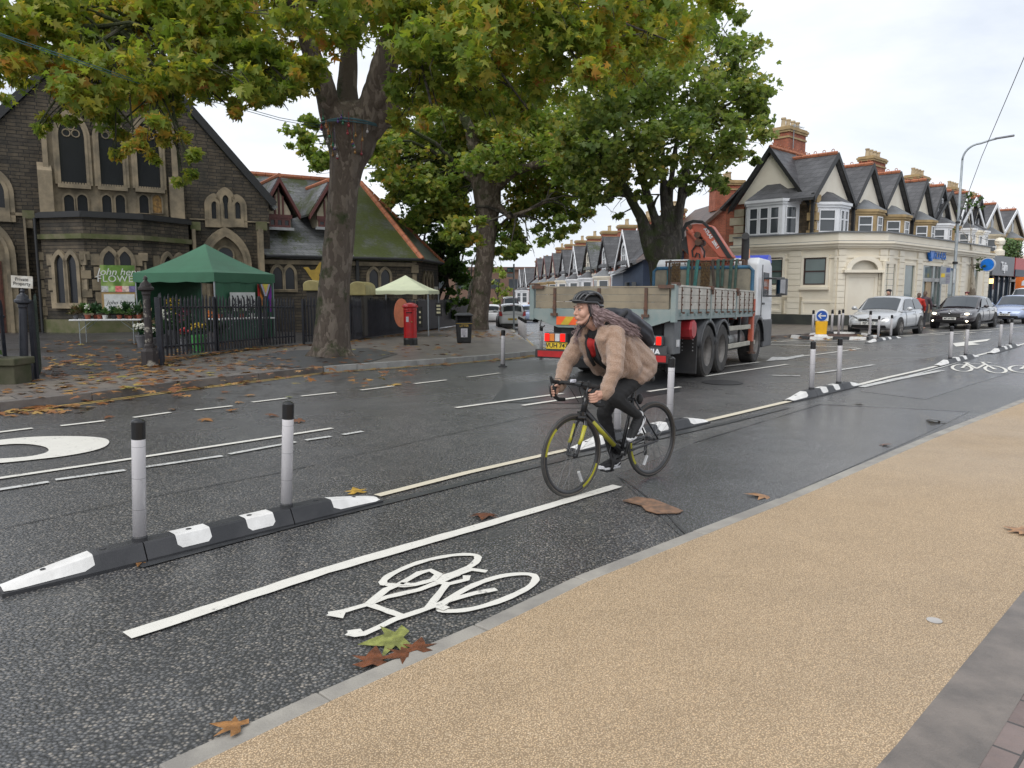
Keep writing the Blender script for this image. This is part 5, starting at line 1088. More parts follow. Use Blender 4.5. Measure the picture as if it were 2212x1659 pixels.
def tree(name, label, base, trunk, limbs, clusters, leaf, bark, trunkmat2=None, per=520, size=.2, shape=PLANE_LEAF, twigs=5, vox=.05, grp=None, up=.5, droop=.4, twr=.012, nsub=26, clump=.3):
    """trunk/limbs: lists of (point, radius); clusters: (centre, radii, weight) in world space"""
    root = empty(name, base, 0, label, 'tree', grp); B0 = V(base)
    mb = MB()
    for path in [trunk] + limbs:
        for (a, ra), (b_, rb) in zip(path[:-1], path[1:]): mb.cap(V(a)-B0, V(b_)-B0, ra, rb, 14)
    def dsp(co, no):
        q = co*np.array([3.1, 3.1, 1.2]); f = np.sin(q[:,0]*2+np.sin(q[:,1]*1.7+q[:,2]))*.5 + np.sin(q[:,1]*2.3+np.sin(q[:,2]*2.1+q[:,0]*1.3))*.5 + .4*np.sin(q[:,0]*5+q[:,2]*4)*np.sin(q[:,1]*5.5)
        return co + no*(f*vox*.55)[:, None]
    organic(mb, 'trunk', bark, root, vox, 6, dsp)
    pts = [(V(p), r) for path in limbs for p, r in path] or [(V(trunk[-1][0]), trunk[-1][1])]
    dense = []
    for path in limbs or [trunk]:
        for (a, ra), (b_, rb) in zip(path[:-1], path[1:]):
            for q in np.linspace(0, 1, 6): dense.append((V(a).lerp(V(b_), q), ra + (rb-ra)*q))
    mb = MB()
    for c, r, q in clusters:
        c = V(c); a, ra = random.choice(sorted(dense, key=lambda t_: (t_[0]-c).length + max(0, t_[0].z - c.z)*.6)[:9]); L_ = (c-a).length
        if L_ > .4:
            mid = a.lerp(c, .5) + V((random.gauss(0,.12), random.gauss(0,.12), .12))*L_; r0 = min(ra*.6, .03+.018*L_)
            P = [a, a.lerp(mid, .5) + V((0,0,.04*L_)), mid, mid.lerp(c, .55), c]; mb.tube([p-B0 for p in P], [r0, r0*.8, r0*.6, r0*.42, twr*1.3], 6)
        for j in range(int(twigs*(.5+q))):
            gs = lambda m=0: max(-.9, min(.9, random.gauss(m, .5))); e = c + V((gs()*r[0], gs()*r[1], gs(-.15)*r[2])); s0 = a.lerp(c, random.uniform(.55, 1)); m_ = s0.lerp(e, .5) + V((0,0,.12*r[2])) + V((random.gauss(0,.1), random.gauss(0,.1), random.gauss(0,.1)))*r[0]; e2 = e + V((random.gauss(0,.15), random.gauss(0,.15), -random.uniform(.1,.35)))*r[2]
            mb.tube([s0-B0, m_-B0, e-B0, e2-B0], [twr, twr*.8, twr*.6, twr*.3], 4)
    if mb.v: mb.build('branches', BARKD, root)
    pos = crown_points(clusters, per, clump, nsub) - np.array(B0)[None, :]
    leaves_mesh('crown', pos, size, shape, leaf, root, up, droop); return root
def cl(px, py, d, rp, q=None, dr=1.0, fy=.85):
    r = rp/FPX*d; c = D(px, py, d); return (tuple(c), (r, r*dr, r*fy), (rp/100.0)**2 if q is None else q)
LEAF1 = leafmat('autumn_plane_leaf', [(0,(0.115,0.203,0.042)),(.28,(0.203,0.306,0.059)),(.55,(0.333,0.396,0.074)),(.72,(0.474,0.421,0.078)),(.82,(0.597,0.386,0.078)),(.9,(0.527,0.203,0.053)),(1,(0.386,0.474,0.246))],   .55, patch=.8)
LEAF2 = leafmat('green_plane_leaf', [(0,(0.105,0.203,0.049)),(.35,(0.185,0.290,0.070)),(.62,(0.298,0.369,0.092)),(.82,(0.439,0.412,0.097)),(.93,(0.491,0.246,0.070)),(1,(0.421,0.491,0.281))], .52, patch=.35)
LEAF3 = leafmat('late_plane_leaf', [(0,(0.105,0.193,0.062)),(.4,(0.185,0.273,0.084)),(.7,(0.290,0.351,0.109)),(.9,(0.421,0.369,0.097)),(1,(0.456,0.263,0.078))], .52, patch=.3)
LEAFD = leafmat('dark_shrub_leaf', [(0,(0.033,0.085,0.023)),(.5,(0.058,0.137,0.035)),(.85,(0.111,0.195,0.052)),(1,(0.208,0.208,0.065))], .4, patch=.5); LEAFL = leafmat('lime_leaf', [(0,(0.130,0.221,0.039)),(.5,(0.234,0.325,0.065)),(1,(0.390,0.390,0.091))], .4)
# --- nearest plane
t1d = 18.6; b1_ = G(714, 769, .12)
def P1(px, py, dd=0.0): return D(px, py, t1d + dd)
rr = lambda w_, d=t1d: w_/FPX*d/2
trunk = [(V((b1_.x, b1_.y, -.25)), rr(100)), (P1(715, 745), rr(84)), (P1(718, 690), rr(72)), (P1(722, 600), rr(66)), (P1(734, 500), rr(63)), (P1(742, 400), rr(64)), (P1(750, 350), rr(74)), (P1(758, 310), rr(98)), (P1(760, 275), rr(112))]
for px, dd in ((668,-.1),(690,-.45),(735,-.5),(762,-.2)): pass
limbs = [[(P1(728, 290), rr(58)), (P1(712, 235, -.3), rr(50)), (P1(694, 175, -.6), rr(42)), (P1(660, 80, -1.0), rr(34)), (P1(610, -40, -1.6), rr(26))],
         [(P1(750, 290), rr(56)), (P1(752, 200, .3), rr(44)), (P1(756, 100, .5), rr(36)), (P1(762, -60, .6), rr(28))],
         [(P1(785, 285), rr(62)), (P1(806, 215, -.2), rr(56)), (P1(832, 140, -.6), rr(52)), (P1(862, 40, -1.0), rr(42)), (P1(890, -80, -1.2), rr(30))],
         [(P1(800, 280), rr(50)), (P1(824, 262), rr(40)), (P1(852, 232, -.4), rr(34))],
         [(P1(805, 235, -.2), rr(34)), (P1(870, 175, -.8), rr(30)), (P1(960, 118, -1.4), rr(22)), (P1(1080, 60, -2.0), rr(16)), (P1(1200, 20, -2.4), rr(12))],
         [(P1(694, 175, -.6), rr(26)), (P1(600, 130, -1.8), rr(20)), (P1(480, 80, -3.0), rr(16)), (P1(330, 50, -4.2), rr(12)), (P1(180, 60, -5.0), rr(9))],
         [(P1(862, 40, -1.0), rr(24)), (P1(940, 40, -2.5), rr(18)), (P1(1010, 10, -4), rr(12))], [(P1(680, 140, -.7), rr(20)), (P1(560, 160, -1.6), rr(13)), (P1(430, 190, -3), rr(9))]]
roots = [[(P1(714, 748), rr(60)), (V((b1_.x-.55, b1_.y-.15, -.05)), .12)], [(P1(714, 748), rr(60)), (V((b1_.x+.62, b1_.y-.2, -.05)), .13)], [(P1(714, 748), rr(60)), (V((b1_.x+.15, b1_.y-.7, -.03)), .13)]]
C1 = []
for x, y, r in ((-70,40,110),(30,30,85),(120,10,95),(230,-10,110),(350,20,110),(470,30,110),(590,20,110),(700,10,100),(820,-10,110),(930,20,110),(1040,10,110),(1150,40,110),(1260,10,110),(1370,20,110),(1470,10,95),(1560,-20,70),(-60,130,80),(50,130,70),(150,110,95),(260,110,105),(370,130,100),(480,130,95),(570,150,80),(640,160,60),(930,130,95),(1030,120,100),(1140,140,100),(1250,120,90),(1350,120,80),(1440,90,75),(110,200,70),(200,200,85),(290,210,85),(370,225,60),(440,205,55),(540,210,55),(620,195,45),(905,210,75),(960,235,55),(1010,200,85),(1100,210,80),(1190,200,70),(1280,190,55),(30,170,50),(-40,200,50),(940,300,38),(880,290,42),(1060,290,50),(1140,270,45)):
    C1.append(cl(x, y - max(0, (y-120)*.2) - 4, random.uniform(12.6, 17.5) if x < 1300 else random.uniform(14, 18), r*.86, dr=1.5))
for x, y, r in ((250,285,45),(330,290,48),(180,265,38),(290,330,34),(380,310,36),(415,380,22),(408,345,24),(250,345,24),(110,270,26),(75,290,18),(340,350,22),(395,405,16),(520,255,26),(570,235,30),(490,235,30),(600,225,26)): C1.append(cl(x, y-10, random.uniform(12.8, 14.2), r*.78, q=(r/100)**2*.75))
for x, y, r in ((200,-120,180),(500,-130,180),(800,-150,200),(1100,-130,180),(1400,-120,150),(800,-380,260),(450,-330,220),(1150,-330,220)): C1.append(cl(x, y, 17.5, r, q=(r/100)**2*.6, dr=1.6))
for x, y, d_, r in ((700,-100,23,160),(900,-60,24,160),(500,-60,23,150),(1100,-20,23,150)): C1.append(cl(x, y, d_, r, dr=1.2))
tree('plane_tree', 'biggest plane tree with autumn leaves, thick mottled trunk left of the red post box', b1_, trunk, limbs + roots, C1, LEAF1, BARK1, per=1180, size=.158, grp='plane trees', twigs=5, droop=.55, up=.35, nsub=30, clump=.26)
# --- second plane, farther along the side street
t2d = 40; b2_ = V((D(1028, 700, t2d).x, t2d, dip(D(1028, 700, t2d).x, t2d)+.12)); P2_ = lambda px, py, dd=0.0: D(px, py, t2d+dd); r2 = lambda w_: w_/FPX*t2d/2
trunk = [(b2_ + V((0,0,-.3)), r2(62)), (P2_(1030, 690), r2(52)), (P2_(1038, 640), r2(42)), (P2_(1047, 560), r2(40)), (P2_(1052, 480), r2(44)), (P2_(1053, 430), r2(58)), (P2_(1050, 390), r2(64))]
limbs = [[(P2_(1045, 400), r2(36)), (P2_(1032, 350), r2(32)), (P2_(1015, 280, -1), r2(24)), (P2_(980, 200, -1.5), r2(16))], [(P2_(1055, 400), r2(36)), (P2_(1075, 350), r2(32)), (P2_(1110, 290, .5), r2(24)), (P2_(1160, 220, 1), r2(16))],
         [(P2_(1065, 410), r2(26)), (P2_(1110, 370, -1), r2(20)), (P2_(1180, 350, -2), r2(14)), (P2_(1240, 340, -2), r2(8))], [(P2_(1040, 400), r2(24)), (P2_(1000, 370), r2(18)), (P2_(930, 340), r2(12))], [(P2_(1066, 430), r2(14)), (P2_(1100, 470, -1), r2(11)), (P2_(1140, 455, -2), r2(8)), (P2_(1190, 430, -2), r2(6))]]
C2 = [cl(x, y, random.uniform(36, 43), r, dr=1.3) for x, y, r in ((655,275,40),(690,310,42),(640,300,25),(720,360,35),(800,300,60),(880,270,80),(960,250,90),(880,350,75),(960,350,70),(930,420,60),(860,420,45),(1050,230,100),(1060,320,80),(1150,260,100),(1150,350,85),(1120,430,55),(1180,450,55),(1090,500,40),(1140,520,38),(1190,500,36),(1240,430,55),(1250,350,75),(1220,280,80),(1290,430,36),(1230,480,30),(1270,470,20),(1100,545,22),(1000,400,45),(900,480,36),(985,450,40),(690,335,42),(830,335,55),(900,320,70),(960,430,55),(1000,500,50),(1050,555,36),(1115,535,38),(925,395,48),(1210,390,60),(1290,370,60),(1000,300,70),(1200,330,60))]
tree('plane_tree', 'second plane tree with a slender trunk right of the litter bin', b2_, trunk, limbs, C2, LEAF2, BARK1, per=2700, size=.28, shape=STAR_LEAF, grp='plane trees', twr=.02, vox=.06, twigs=5, nsub=46, clump=.22)
# --- third plane, many stemmed, behind the lorry
t3d = 34; bx3 = D(1432, 600, t3d).x; b3_ = V((bx3, t3d, dip(bx3, t3d)+.1)); P3_ = lambda px, py, dd=0.0: D(px, py, t3d+dd); r3 = lambda w_: w_/FPX*t3d/2
trunk = [(b3_ + V((0,0,-.2)), r3(64)), (P3_(1432, 620), r3(52)), (P3_(1432, 580), r3(58)), (P3_(1432, 555), r3(66)), (P3_(1434, 535), r3(64))]
limbs = [[(P3_(1410, 550), r3(38)), (P3_(1400, 520), r3(34)), (P3_(1385, 470), r3(23)), (P3_(1352, 410, -.5), r3(17)), (P3_(1310, 350, -1), r3(12)), (P3_(1260, 290, -1), r3(8))], [(P3_(1428, 545), r3(34)), (P3_(1418, 480), r3(20)), (P3_(1395, 410), r3(16)), (P3_(1370, 330), r3(11)), (P3_(1350, 220), r3(8))],
         [(P3_(1440, 540), r3(30)), (P3_(1436, 470), r3(17)), (P3_(1432, 400), r3(14)), (P3_(1430, 280), r3(9))], [(P3_(1446, 540), r3(28)), (P3_(1446, 470), r3(15)), (P3_(1450, 390), r3(12)), (P3_(1470, 250), r3(8))],
         [(P3_(1455, 550), r3(40)), (P3_(1462, 500), r3(24)), (P3_(1470, 440), r3(21)), (P3_(1476, 390), r3(18)), (P3_(1500, 290), r3(12)), (P3_(1540, 180), r3(8))], [(P3_(1478, 425), r3(11)), (P3_(1500, 400), r3(9)), (P3_(1525, 360), r3(6)), (P3_(1560, 300), r3(5))]]
C3 = [cl(x, y, random.uniform(30.5, 37), r, dr=1.3) for x, y, r in ((1300,300,85),(1240,330,50),(1300,390,42),(1370,250,100),(1390,150,95),(1470,90,85),(1480,190,100),(1560,130,75),(1570,220,90),(1600,300,60),(1540,310,75),(1450,310,80),(1380,360,60),(1620,200,50),(1640,260,30),(1520,390,40),(1555,410,28),(1345,425,34),(1400,420,26),(1460,400,26),(1620,340,26),(1300,200,80),(1340,110,70),(1560,60,45),(1600,120,35),(1280,440,26),(1250,400,30),(1335,465,16),(1480,380,30))]
tree('plane_tree', 'third plane tree with many stems rising from one swollen trunk behind the crane lorry', b3_, trunk, limbs, C3, LEAF3, BARKD, per=1900, size=.26, shape=STAR_LEAF, grp='plane trees', twr=.02, vox=.055, twigs=5, nsub=44, clump=.22)
# --- dense dark trees between the hall and the side street
def clump_tree(name, label, px, d, base_py, cs, leaf, per, size, stems=5, spread=18, grp=None):
    b_ = D(px, base_py, d); b_.z = dip(b_.x, d); lim = []
    for j in range(stems): x = px + random.uniform(-spread, spread); top = cs[j % len(cs)]; lim.append([(D(x*.4+px*.6, base_py, d), .16), (D(x, (base_py+top[1])/2+20, d), .12), (D(top[0], top[1], d), .06)])
    tree(name, label, b_, [(b_, .25), (b_ + V((0,0,.5)), .2)], lim, [cl(x, y, d + random.uniform(-1.5, 1.5), r) for x, y, r in cs], leaf, BARKD, per=per, size=size, shape=SIMPLE_LEAF, grp=grp, vox=.06, twr=.015, twigs=4, nsub=34, clump=.25)
clump_tree('evergreen_tree', 'dense dark green tree just right of the church hall roof', 930, 44, 690, [(880,460,45),(930,440,50),(980,470,45),(900,520,48),(950,530,50),(1000,540,36),(860,430,30),(920,590,42),(970,600,42),(905,640,30),(1005,610,30),(990,660,30),(940,660,34),(850,405,44),(900,390,46),(960,410,50),(1010,430,46),(1010,490,40),(930,500,60),(970,560,50)], LEAFD, 3600, .27, 7, 40)
clump_tree('ivy_tree', 'ivy covered trunk standing behind the second plane tree', 1035, 52, 695, [(1044,560,14),(1040,600,14),(1038,640,14),(1036,675,13),(1046,530,22)], LEAFD, 2200, .2, 3, 6)
clump_tree('lime_tree', 'small bright green tree far down the side street behind the white hatchback', 1082, 88, 690, [(1078,600,22),(1092,620,18),(1066,620,18),(1080,640,20),(1074,580,12),(1100,640,10),(1066,655,14)], LEAFL, 3000, .35, 3, 8)
clump_tree('evergreen_tree', 'dark tree mass behind the fence beside the evergreen and the second plane', 1000, 56, 690, [(1010,500,28),(1020,560,26),(1015,620,26),(1060,520,30),(1090,500,26)], LEAFD, 1400, .32, 4, 20)
# --- birch sapling outside the bank
bs = D(2101, 650, 43); bs.z = .1
W_ = lambda px, py: D(px, py, 43)
def birch():
    lim = [[(W_(2101,600), .10), (W_(2100,560), .07), (W_(2097,500), .045), (W_(2093,450), .03), (W_(2090,415), .015)]]
    for a, b_, c in (((2100,560),(2085,530),(2066,500)),((2100,555),(2112,530),(2128,490)),((2098,530),(2080,500),(2070,450)),((2097,505),(2110,470),(2118,430)),((2100,575),(2080,560),(2062,545)),((2101,580),(2118,570),(2140,560)),((2095,480),(2084,450),(2080,425)),((2100,545),(2076,528),(2052,520)),((2098,520),(2116,505),(2136,500))): lim.append([(W_(*a), .025), (W_(*b_), .018), (W_(*c), .008)])
    tree('birch_sapling', 'nearly bare young birch with pale trunk in front of the bank', bs, [(bs, .2), (W_(2101,640), .19), (W_(2101,600), .13)], lim, [cl(x, y, 43, r, q) for x, y, r, q in ((2112,572,14,.4),(2132,562,8,.2),(2098,440,16,.3),(2075,455,8,.1),(2088,420,14,.3),(2118,432,8,.1),(2065,498,7,.1),(2124,445,8,.12))], LEAFD, barkmat('birch_bark', (.42,.38,.31), (.33,.29,.23), (.16,.13,.10)), per=160, size=.16, shape=SIMPLE_LEAF, vox=.04, twr=.008, twigs=5)
birch()
# string lights round the big trunk and the cables that carry them
sl = empty('string_lights', P1(757, 272), 0, 'tangle of coloured festoon bulbs hanging round the big plane trunk', 'string lights'); o0 = P1(757, 272)
BLUEC = M('blue_cable', (.06,.14,.17), .5); mb = MB(); R0 = rr(124)
mb.tube([(R0*math.cos(a), R0*math.sin(a)*1.0, .02*math.sin(3*a)) for a in np.linspace(0, 2*PI, 28, endpoint=False)], .022, 6, closed=True); mb.tube([(R0*1.01*math.cos(a), R0*1.01*math.sin(a), -.04+.02*math.sin(2*a)) for a in np.linspace(0, 2*PI, 28, endpoint=False)], .016, 6, closed=True); mb.build('cable', BLUEC, sl)
bc = [(.26,.02,.03),(.4,.38,.38),(.32,.13,.03),(.02,.18,.09),(.08,.03,.2),(.32,.16,.03)]
for i in range(30):
    px = random.choice([random.uniform(703, 735), random.uniform(715, 770), random.uniform(770, 805)]); py = random.uniform(268, 345) if px < 770 else random.uniform(290, 345)
    ph = (px-757)/62.0; ph = max(-.95, min(.95, ph)); rx = R0*1.0; z = -(py-272)/FPX*t1d; shrink = 1 - .42*max(0, (py-285)/70); p = V((rx*ph*shrink, -rx*math.sqrt(1-ph*ph)*shrink-.06, z))
    c = bc[i % 6]; mb = MB(); mb.ell(p, (.033, .033, .04), 10, 7); mb.ell(p+V((0,0,.055)), (.018,.018,.02), 6, 4); mb.cyl(p+V((0,0,.06)), (p.x, p.y, 0 if i % 3 else z+.3), .005, 4); mb.build('bulb', M('bulb_%d' % (i % 6), c, .2, coat=.5), sl, smooth=True)
for k, dz in ((0, 0), (1, 5)):
    a = P1(700, 272+dz); b_ = D(488, 222+dz, 15.5); c = D(300, 175+dz, 13); d = D(45, 88+dz, 11); e = D(-120, 30, 10)
    wire('festoon_cable', [a, a.lerp(b_, .5)+V((0,0,-.05)), b_, c, d, e], .007, BLUEC, ['upper festoon cable running from the big trunk to the top left', 'lower festoon cable running from the big trunk to the top left'][k])
# ================================================================ flatbed lorry with crane
TEAL = M('teal_paint', (.165,.225,.225), .5, col2=(.235,.27,.255), sc_=2.6, bmp=.08, bsc=30, det=7); TEALB = M('blue_steel', (.035,.13,.23), .5, col2=(.02,.07,.12), sc_=4, det=7)
ALU = M('drop_side_panel', (.50,.475,.42), .5, col2=(.34,.31,.265), sc_=2.6, det=8, bmp=.05); PLY = M('tailboard_plywood', (.27,.225,.155), .65, col2=(.19,.16,.115), sc_=2.4, bmp=.1, bsc=18); PLYG = M('headboard_plywood', (.25,.22,.165), .7, col2=(.15,.135,.105), sc_=3.5, det=8)
RUST = M('rusty_iron', (.075,.05,.04), .75, col2=(.13,.06,.035), sc_=14, bmp=.3, bsc=60); CHAS = M('chassis_black', (.016,.016,.018), .55, col2=(.035,.033,.032), sc_=3); TYRE = M('tyre_rubber', (.022,.021,.021), .75, col2=(.05,.045,.04), sc_=6, bmp=.2, bsc=40)
RIMG = M('dusty_rim', (.23,.215,.20), .55, .3, col2=(.15,.14,.13), sc_=5); CABW = M('cab_white', (.70,.71,.72), .28, col2=(.62,.63,.64), sc_=1.2, coat=.4); CRANE = M('crane_orange', (.52,.115,.06), .48, col2=(.38,.10,.065), sc_=2.2, det=7); RAILB = M('pale_rail', (.40,.38,.31), .5, col2=(.30,.28,.23), sc_=3)
DPLA = M('dark_plastic', (.05,.052,.056), .5, col2=(.075,.075,.078), sc_=3); REDR = M('reflector_red', (.42,.012,.012), .35); REDON = M('brake_light', (1.0,.015,.01), .5, spec=.1, emit=.8); REDL = M('red_lens', (.5,.02,.02), .2, coat=.5); AMB = M('amber_lens', (.7,.2,.02), .2, coat=.5); CLR = M('clear_lens', (.6,.6,.6), .15, coat=.5); PLYEL = M('plate_yellow_rear', (.72,.50,.03), .4); INK = M('plate_ink', (.01,.01,.012), .5); REDP = M('red_tank', (.45,.03,.04), .4, col2=(.33,.03,.03), sc_=4)
TR = V((2.70, 12.6, 0)); TA_ = R(59.8); TF = Frame(TR, TA_); HFr = Frame(TR + TF.u*6.25, TA_ + PI/2); BFr = Frame(TR, TA_ + PI/2)
def a25(x, y): return ((2500 + x*.3617)/1.8228, (800 + y*.3617)/1.8228)
lor = empty('flatbed_lorry', TR, TA_, 'flatbed lorry with teal frame, pale drop sides, orange folded crane and white cab', 'lorry'); lor.rotation_euler = (0, .0165, TA_)
W_ = 2.70; BL = 6.03
mb = MB(); mb.bx(.02, BL, .03, W_-.03, 1.17, 1.30); bed = mb.build('bed', TEAL, lor, bevel=.01)
mb = MB(); mb.prism([(.0, 1.31), (W_, 1.31), (W_, 1.14), (2.15, .97), (.55, .97), (0, 1.14)], -.02, .06, 'x'); mb.build('rear_beam', TEAL, lor, bevel=.006)
mb = MB(); mb.bx(.05, BL, -.02, .04, 1.14, 1.31); 
for j in range(14): x = .3 + j*.42; mb.box((x, -.035, 1.235), (.05, .03, .05))
mb.build('side_rave', TEAL, lor, bevel=.004); mb = MB(); mb.bx(.05, BL, W_-.04, W_+.02, 1.14, 1.31); mb.build('side_rave', TEAL, lor)
def dropside(x0, x1, y, sgn, nr):
    mb = MB(); h = (1.70-1.32)/3
    for j in range(3): mb.bx(x0, x1, y-.02, y+.02, 1.32+j*h, 1.32+(j+1)*h-.006)
    mb.bx(x0, x1, y-.028, y+.028, 1.70, 1.735); p = mb.build('drop_side', ALU, lor, bevel=.004)
    for j in range(nr):
        mb = MB(); x = x0 + (x1-x0)*(j+.5)/nr; mb.bx(x-.014, x+.014, y+sgn*.02-.012, y+sgn*.02+.012, 1.28, 1.70)
        for z in (1.40, 1.52, 1.64): mb.box((x, y+sgn*.035, z), (.028, .02, .03))
        mb.box((x, y+sgn*.05, 1.26), (.07, .05, .035)); mb.build('strap_rib', RUST, p)
    return p
for a, b_ in ((.10, 2.14), (2.24, 4.14), (4.24, 5.98)): dropside(a, b_, .0, -1, 4); dropside(a, b_, W_, 1, 4)
for x in (2.19, 4.19):
    mb = MB(); mb.bx(x-.035, x+.035, -.03, .03, 1.10, 1.74); mb.build('side_post', TEAL, lor); mb = MB(); mb.bx(x-.07, x+.07, -.06, .03, 1.69, 1.76); mb.bx(x-.03, x+.03, -.07, -.03, 1.6, 1.7); mb.build('latch', RUST, lor)
mb = MB()
for j in range(3): mb.bx(-.02, .02, .08, W_-.08, 1.32+j*.122, 1.32+(j+1)*.122-.006)
mb.bx(-.025, .025, .08, W_-.08, 1.685, 1.71); tb = mb.build('tailboard', PLY, lor, bevel=.003)
for y in (.48, 1.35, 2.22):
    mb = MB(); mb.bx(-.05, -.018, y-.025, y+.025, 1.2, 1.68); mb.bx(-.08, -.02, y-.06, y+.06, 1.18, 1.23); mb.bx(-.06, -.02, y-.03, y+.03, 1.3, 1.36); mb.build('hinge_strap', RUST, tb)
for y in (.0, W_):
    mb = MB(); mb.bx(-.03, .09, y-.045, y+.045, 1.1, 1.74); mb.build('corner_post', TEAL, lor, bevel=.006)
    mb = MB(); s_ = 1 if y < 1 else -1; mb.bx(-.07, .02, y+.05*s_-.06, y+.26*s_ if s_ > 0 else y+.1*s_, 1.67, 1.73) if s_ > 0 else mb.bx(-.07, .02, y-.26, y-.02, 1.67, 1.73); mb.bx(-.02, .2, y-.05, y+.05, 1.72, 1.77); mb.build('latch', RUST, lor)
# headboard and rack
hb = (.07, 2.50); mb = MB(); mb.bx(BL-.03, BL+.02, hb[0]+.04, hb[1]-.04, 1.3, 2.27); hd = mb.build('headboard', PLYG, lor)
mb = MB(); P = [(hb[0], 1.3), (hb[1], 1.3), (hb[1], 2.30), (hb[0], 2.30)]; mb.tube([(BL-.02, hb[0], 1.25), (BL-.02, hb[0], 2.22), (BL-.02, hb[0]+.08, 2.30), (BL-.02, hb[1]-.08, 2.30), (BL-.02, hb[1], 2.22), (BL-.02, hb[1], 1.25)], .045, 8); mb.build('headboard_frame', TEALB, hd)
mb = MB(); mb.cyl((BL+.02, .28, 2.46), (BL+.02, 2.22, 2.46), .022, 8)
for y in (.3, 1.0, 1.6, 2.2): mb.cyl((BL+.02, y, 2.28), (BL+.02, y, 2.46), .02, 6)
for j in range(14): y = .4 + j*.13; mb.tube([(BL+.02, y, 2.48), (BL-.05, y, 2.45), (BL-.06, y, 2.40), (BL-.02, y, 2.37)], .012, 5)
mb.build('hook_rack', RUST, lor)
# things hung on the rack
def wpt(x, y, z): return lor.matrix_basis @ V((x, y, z))
STG = M('green_webbing', (.055,.10,.08), .85, col2=(.035,.06,.05), sc_=9); STT = M('teal_webbing', (.05,.17,.155), .8, col2=(.035,.11,.10), sc_=9); STB = M('brown_webbing', (.075,.055,.045), .85, col2=(.05,.038,.03), sc_=9); CHN = M('rusty_chain', (.085,.05,.03), .7, col2=(.16,.10,.04), sc_=20, bmp=.6, bsc=60); ROPE = M('blue_rope', (.04,.16,.20), .8)
hung = []
def strap(y0, y1, zb, mat, w_, label, loop=False, name='webbing_strap'):
    o = empty(name, lor.location, TA_, label, 'strap', 'straps and chains hung on the lorry headboard'); o.rotation_euler = lor.rotation_euler; X = BL-.075
    if name == 'chain_bundle':
        mb = MB()
        for k in range(7):
            yy = y0 + (k-3)*.032; n_ = int((2.40-zb)/.035)
            for i in range(n_): z = 2.40 - i*.035; c = (X+random.uniform(-.012,.012), yy + random.uniform(-.008,.008), z); mb.tube([(c[0]+(.012*math.cos(q) if i % 2 else 0), c[1]+(0 if i % 2 else .012*math.cos(q)), c[2]+.022*math.sin(q)) for q in np.linspace(0, 2*PI, 6, endpoint=False)], .0105, 4, closed=True)
        mb.build('chain_links', CHN, o); return
    mb = MB(); P = [(X+.06, y0, 2.50), (X-.01, y0, 2.46), (X-.02, y0+(y1-y0)*.25, 2.2), (X-.01, y0+(y1-y0)*.6, 1.85), (X, y1, zb)]
    rows = [[(p[0]+.003*(k % 2), p[1]-w_/2, p[2]), (p[0]-.008, p[1], p[2]), (p[0]+.003, p[1]+w_/2, p[2])] for k, p in enumerate(P)]; mb.sheet(rows); mb.sheet([[(p[0]+.014, p[1], p[2]) for p in r_[::-1]] for r_ in rows])
    mb.build('webbing', mat, o)
    if loop: mb = MB(); mb.tube([(X, y1+.05*math.cos(q), zb-.1+.12*math.sin(q)) for q in np.linspace(0, 2*PI, 14, endpoint=False)], .012, 5, closed=True); mb.build('loop', STB, o)
for y0, y1, zb, mat, w_, lb, lp in ((2.08,2.09,1.55,STB,.05,'leftmost dark strap on the lorry rack, above the coiled blue rope',False),(1.60,1.63,1.5,STT,.07,'teal strap on the lorry rack between two rusty chain bundles',False),(1.51,1.50,1.5,STB,.05,'brown strap just right of the narrower teal strap',False),(1.38,1.46,1.5,STT,.085,'widest teal strap on the lorry rack, slanting down to the left',False),(1.02,.92,1.5,STB,.06,'brown strap slanting beside the second chain bundle',False),(.88,.86,1.5,STG,.08,'green strap in the middle of the lorry rack',False),(.76,.78,1.85,STG,.07,'short green strap ending in a dangling loop',True),(.56,.60,1.62,STG,.08,'long green strap near the right end of the rack with a loop',False),(.44,.47,1.6,STG,.06,'rightmost green strap on the lorry rack',False)): strap(y0, y1, zb, mat, w_, lb, lp)
strap(1.92, 0, 1.55, CHN, 0, 'left rusty chain bundle hung on the lorry rack', name='chain_bundle'); strap(1.18, 0, 1.5, CHN, 0, 'right rusty chain bundle hung on the lorry rack', name='chain_bundle')
rp = empty('coiled_rope', lor.location, TA_, 'coil of blue rope tied to the left end of the headboard', 'rope'); rp.rotation_euler = lor.rotation_euler; mb = MB()
for k in range(6): mb.tube([(BL-.09+k*.006, 2.2+(.07+k*.008)*math.cos(q)+k*.006, 1.74+(.1+k*.006)*math.sin(q)) for q in np.linspace(0, 2*PI, 14, endpoint=False)], .01, 5, closed=True)
mb.tube([(BL-.07, 2.16, 1.83), (BL-.05, 2.12, 2.0), (BL-.06, 2.14, 2.25)], .02, 6); mb.build('rope', ROPE, rp)
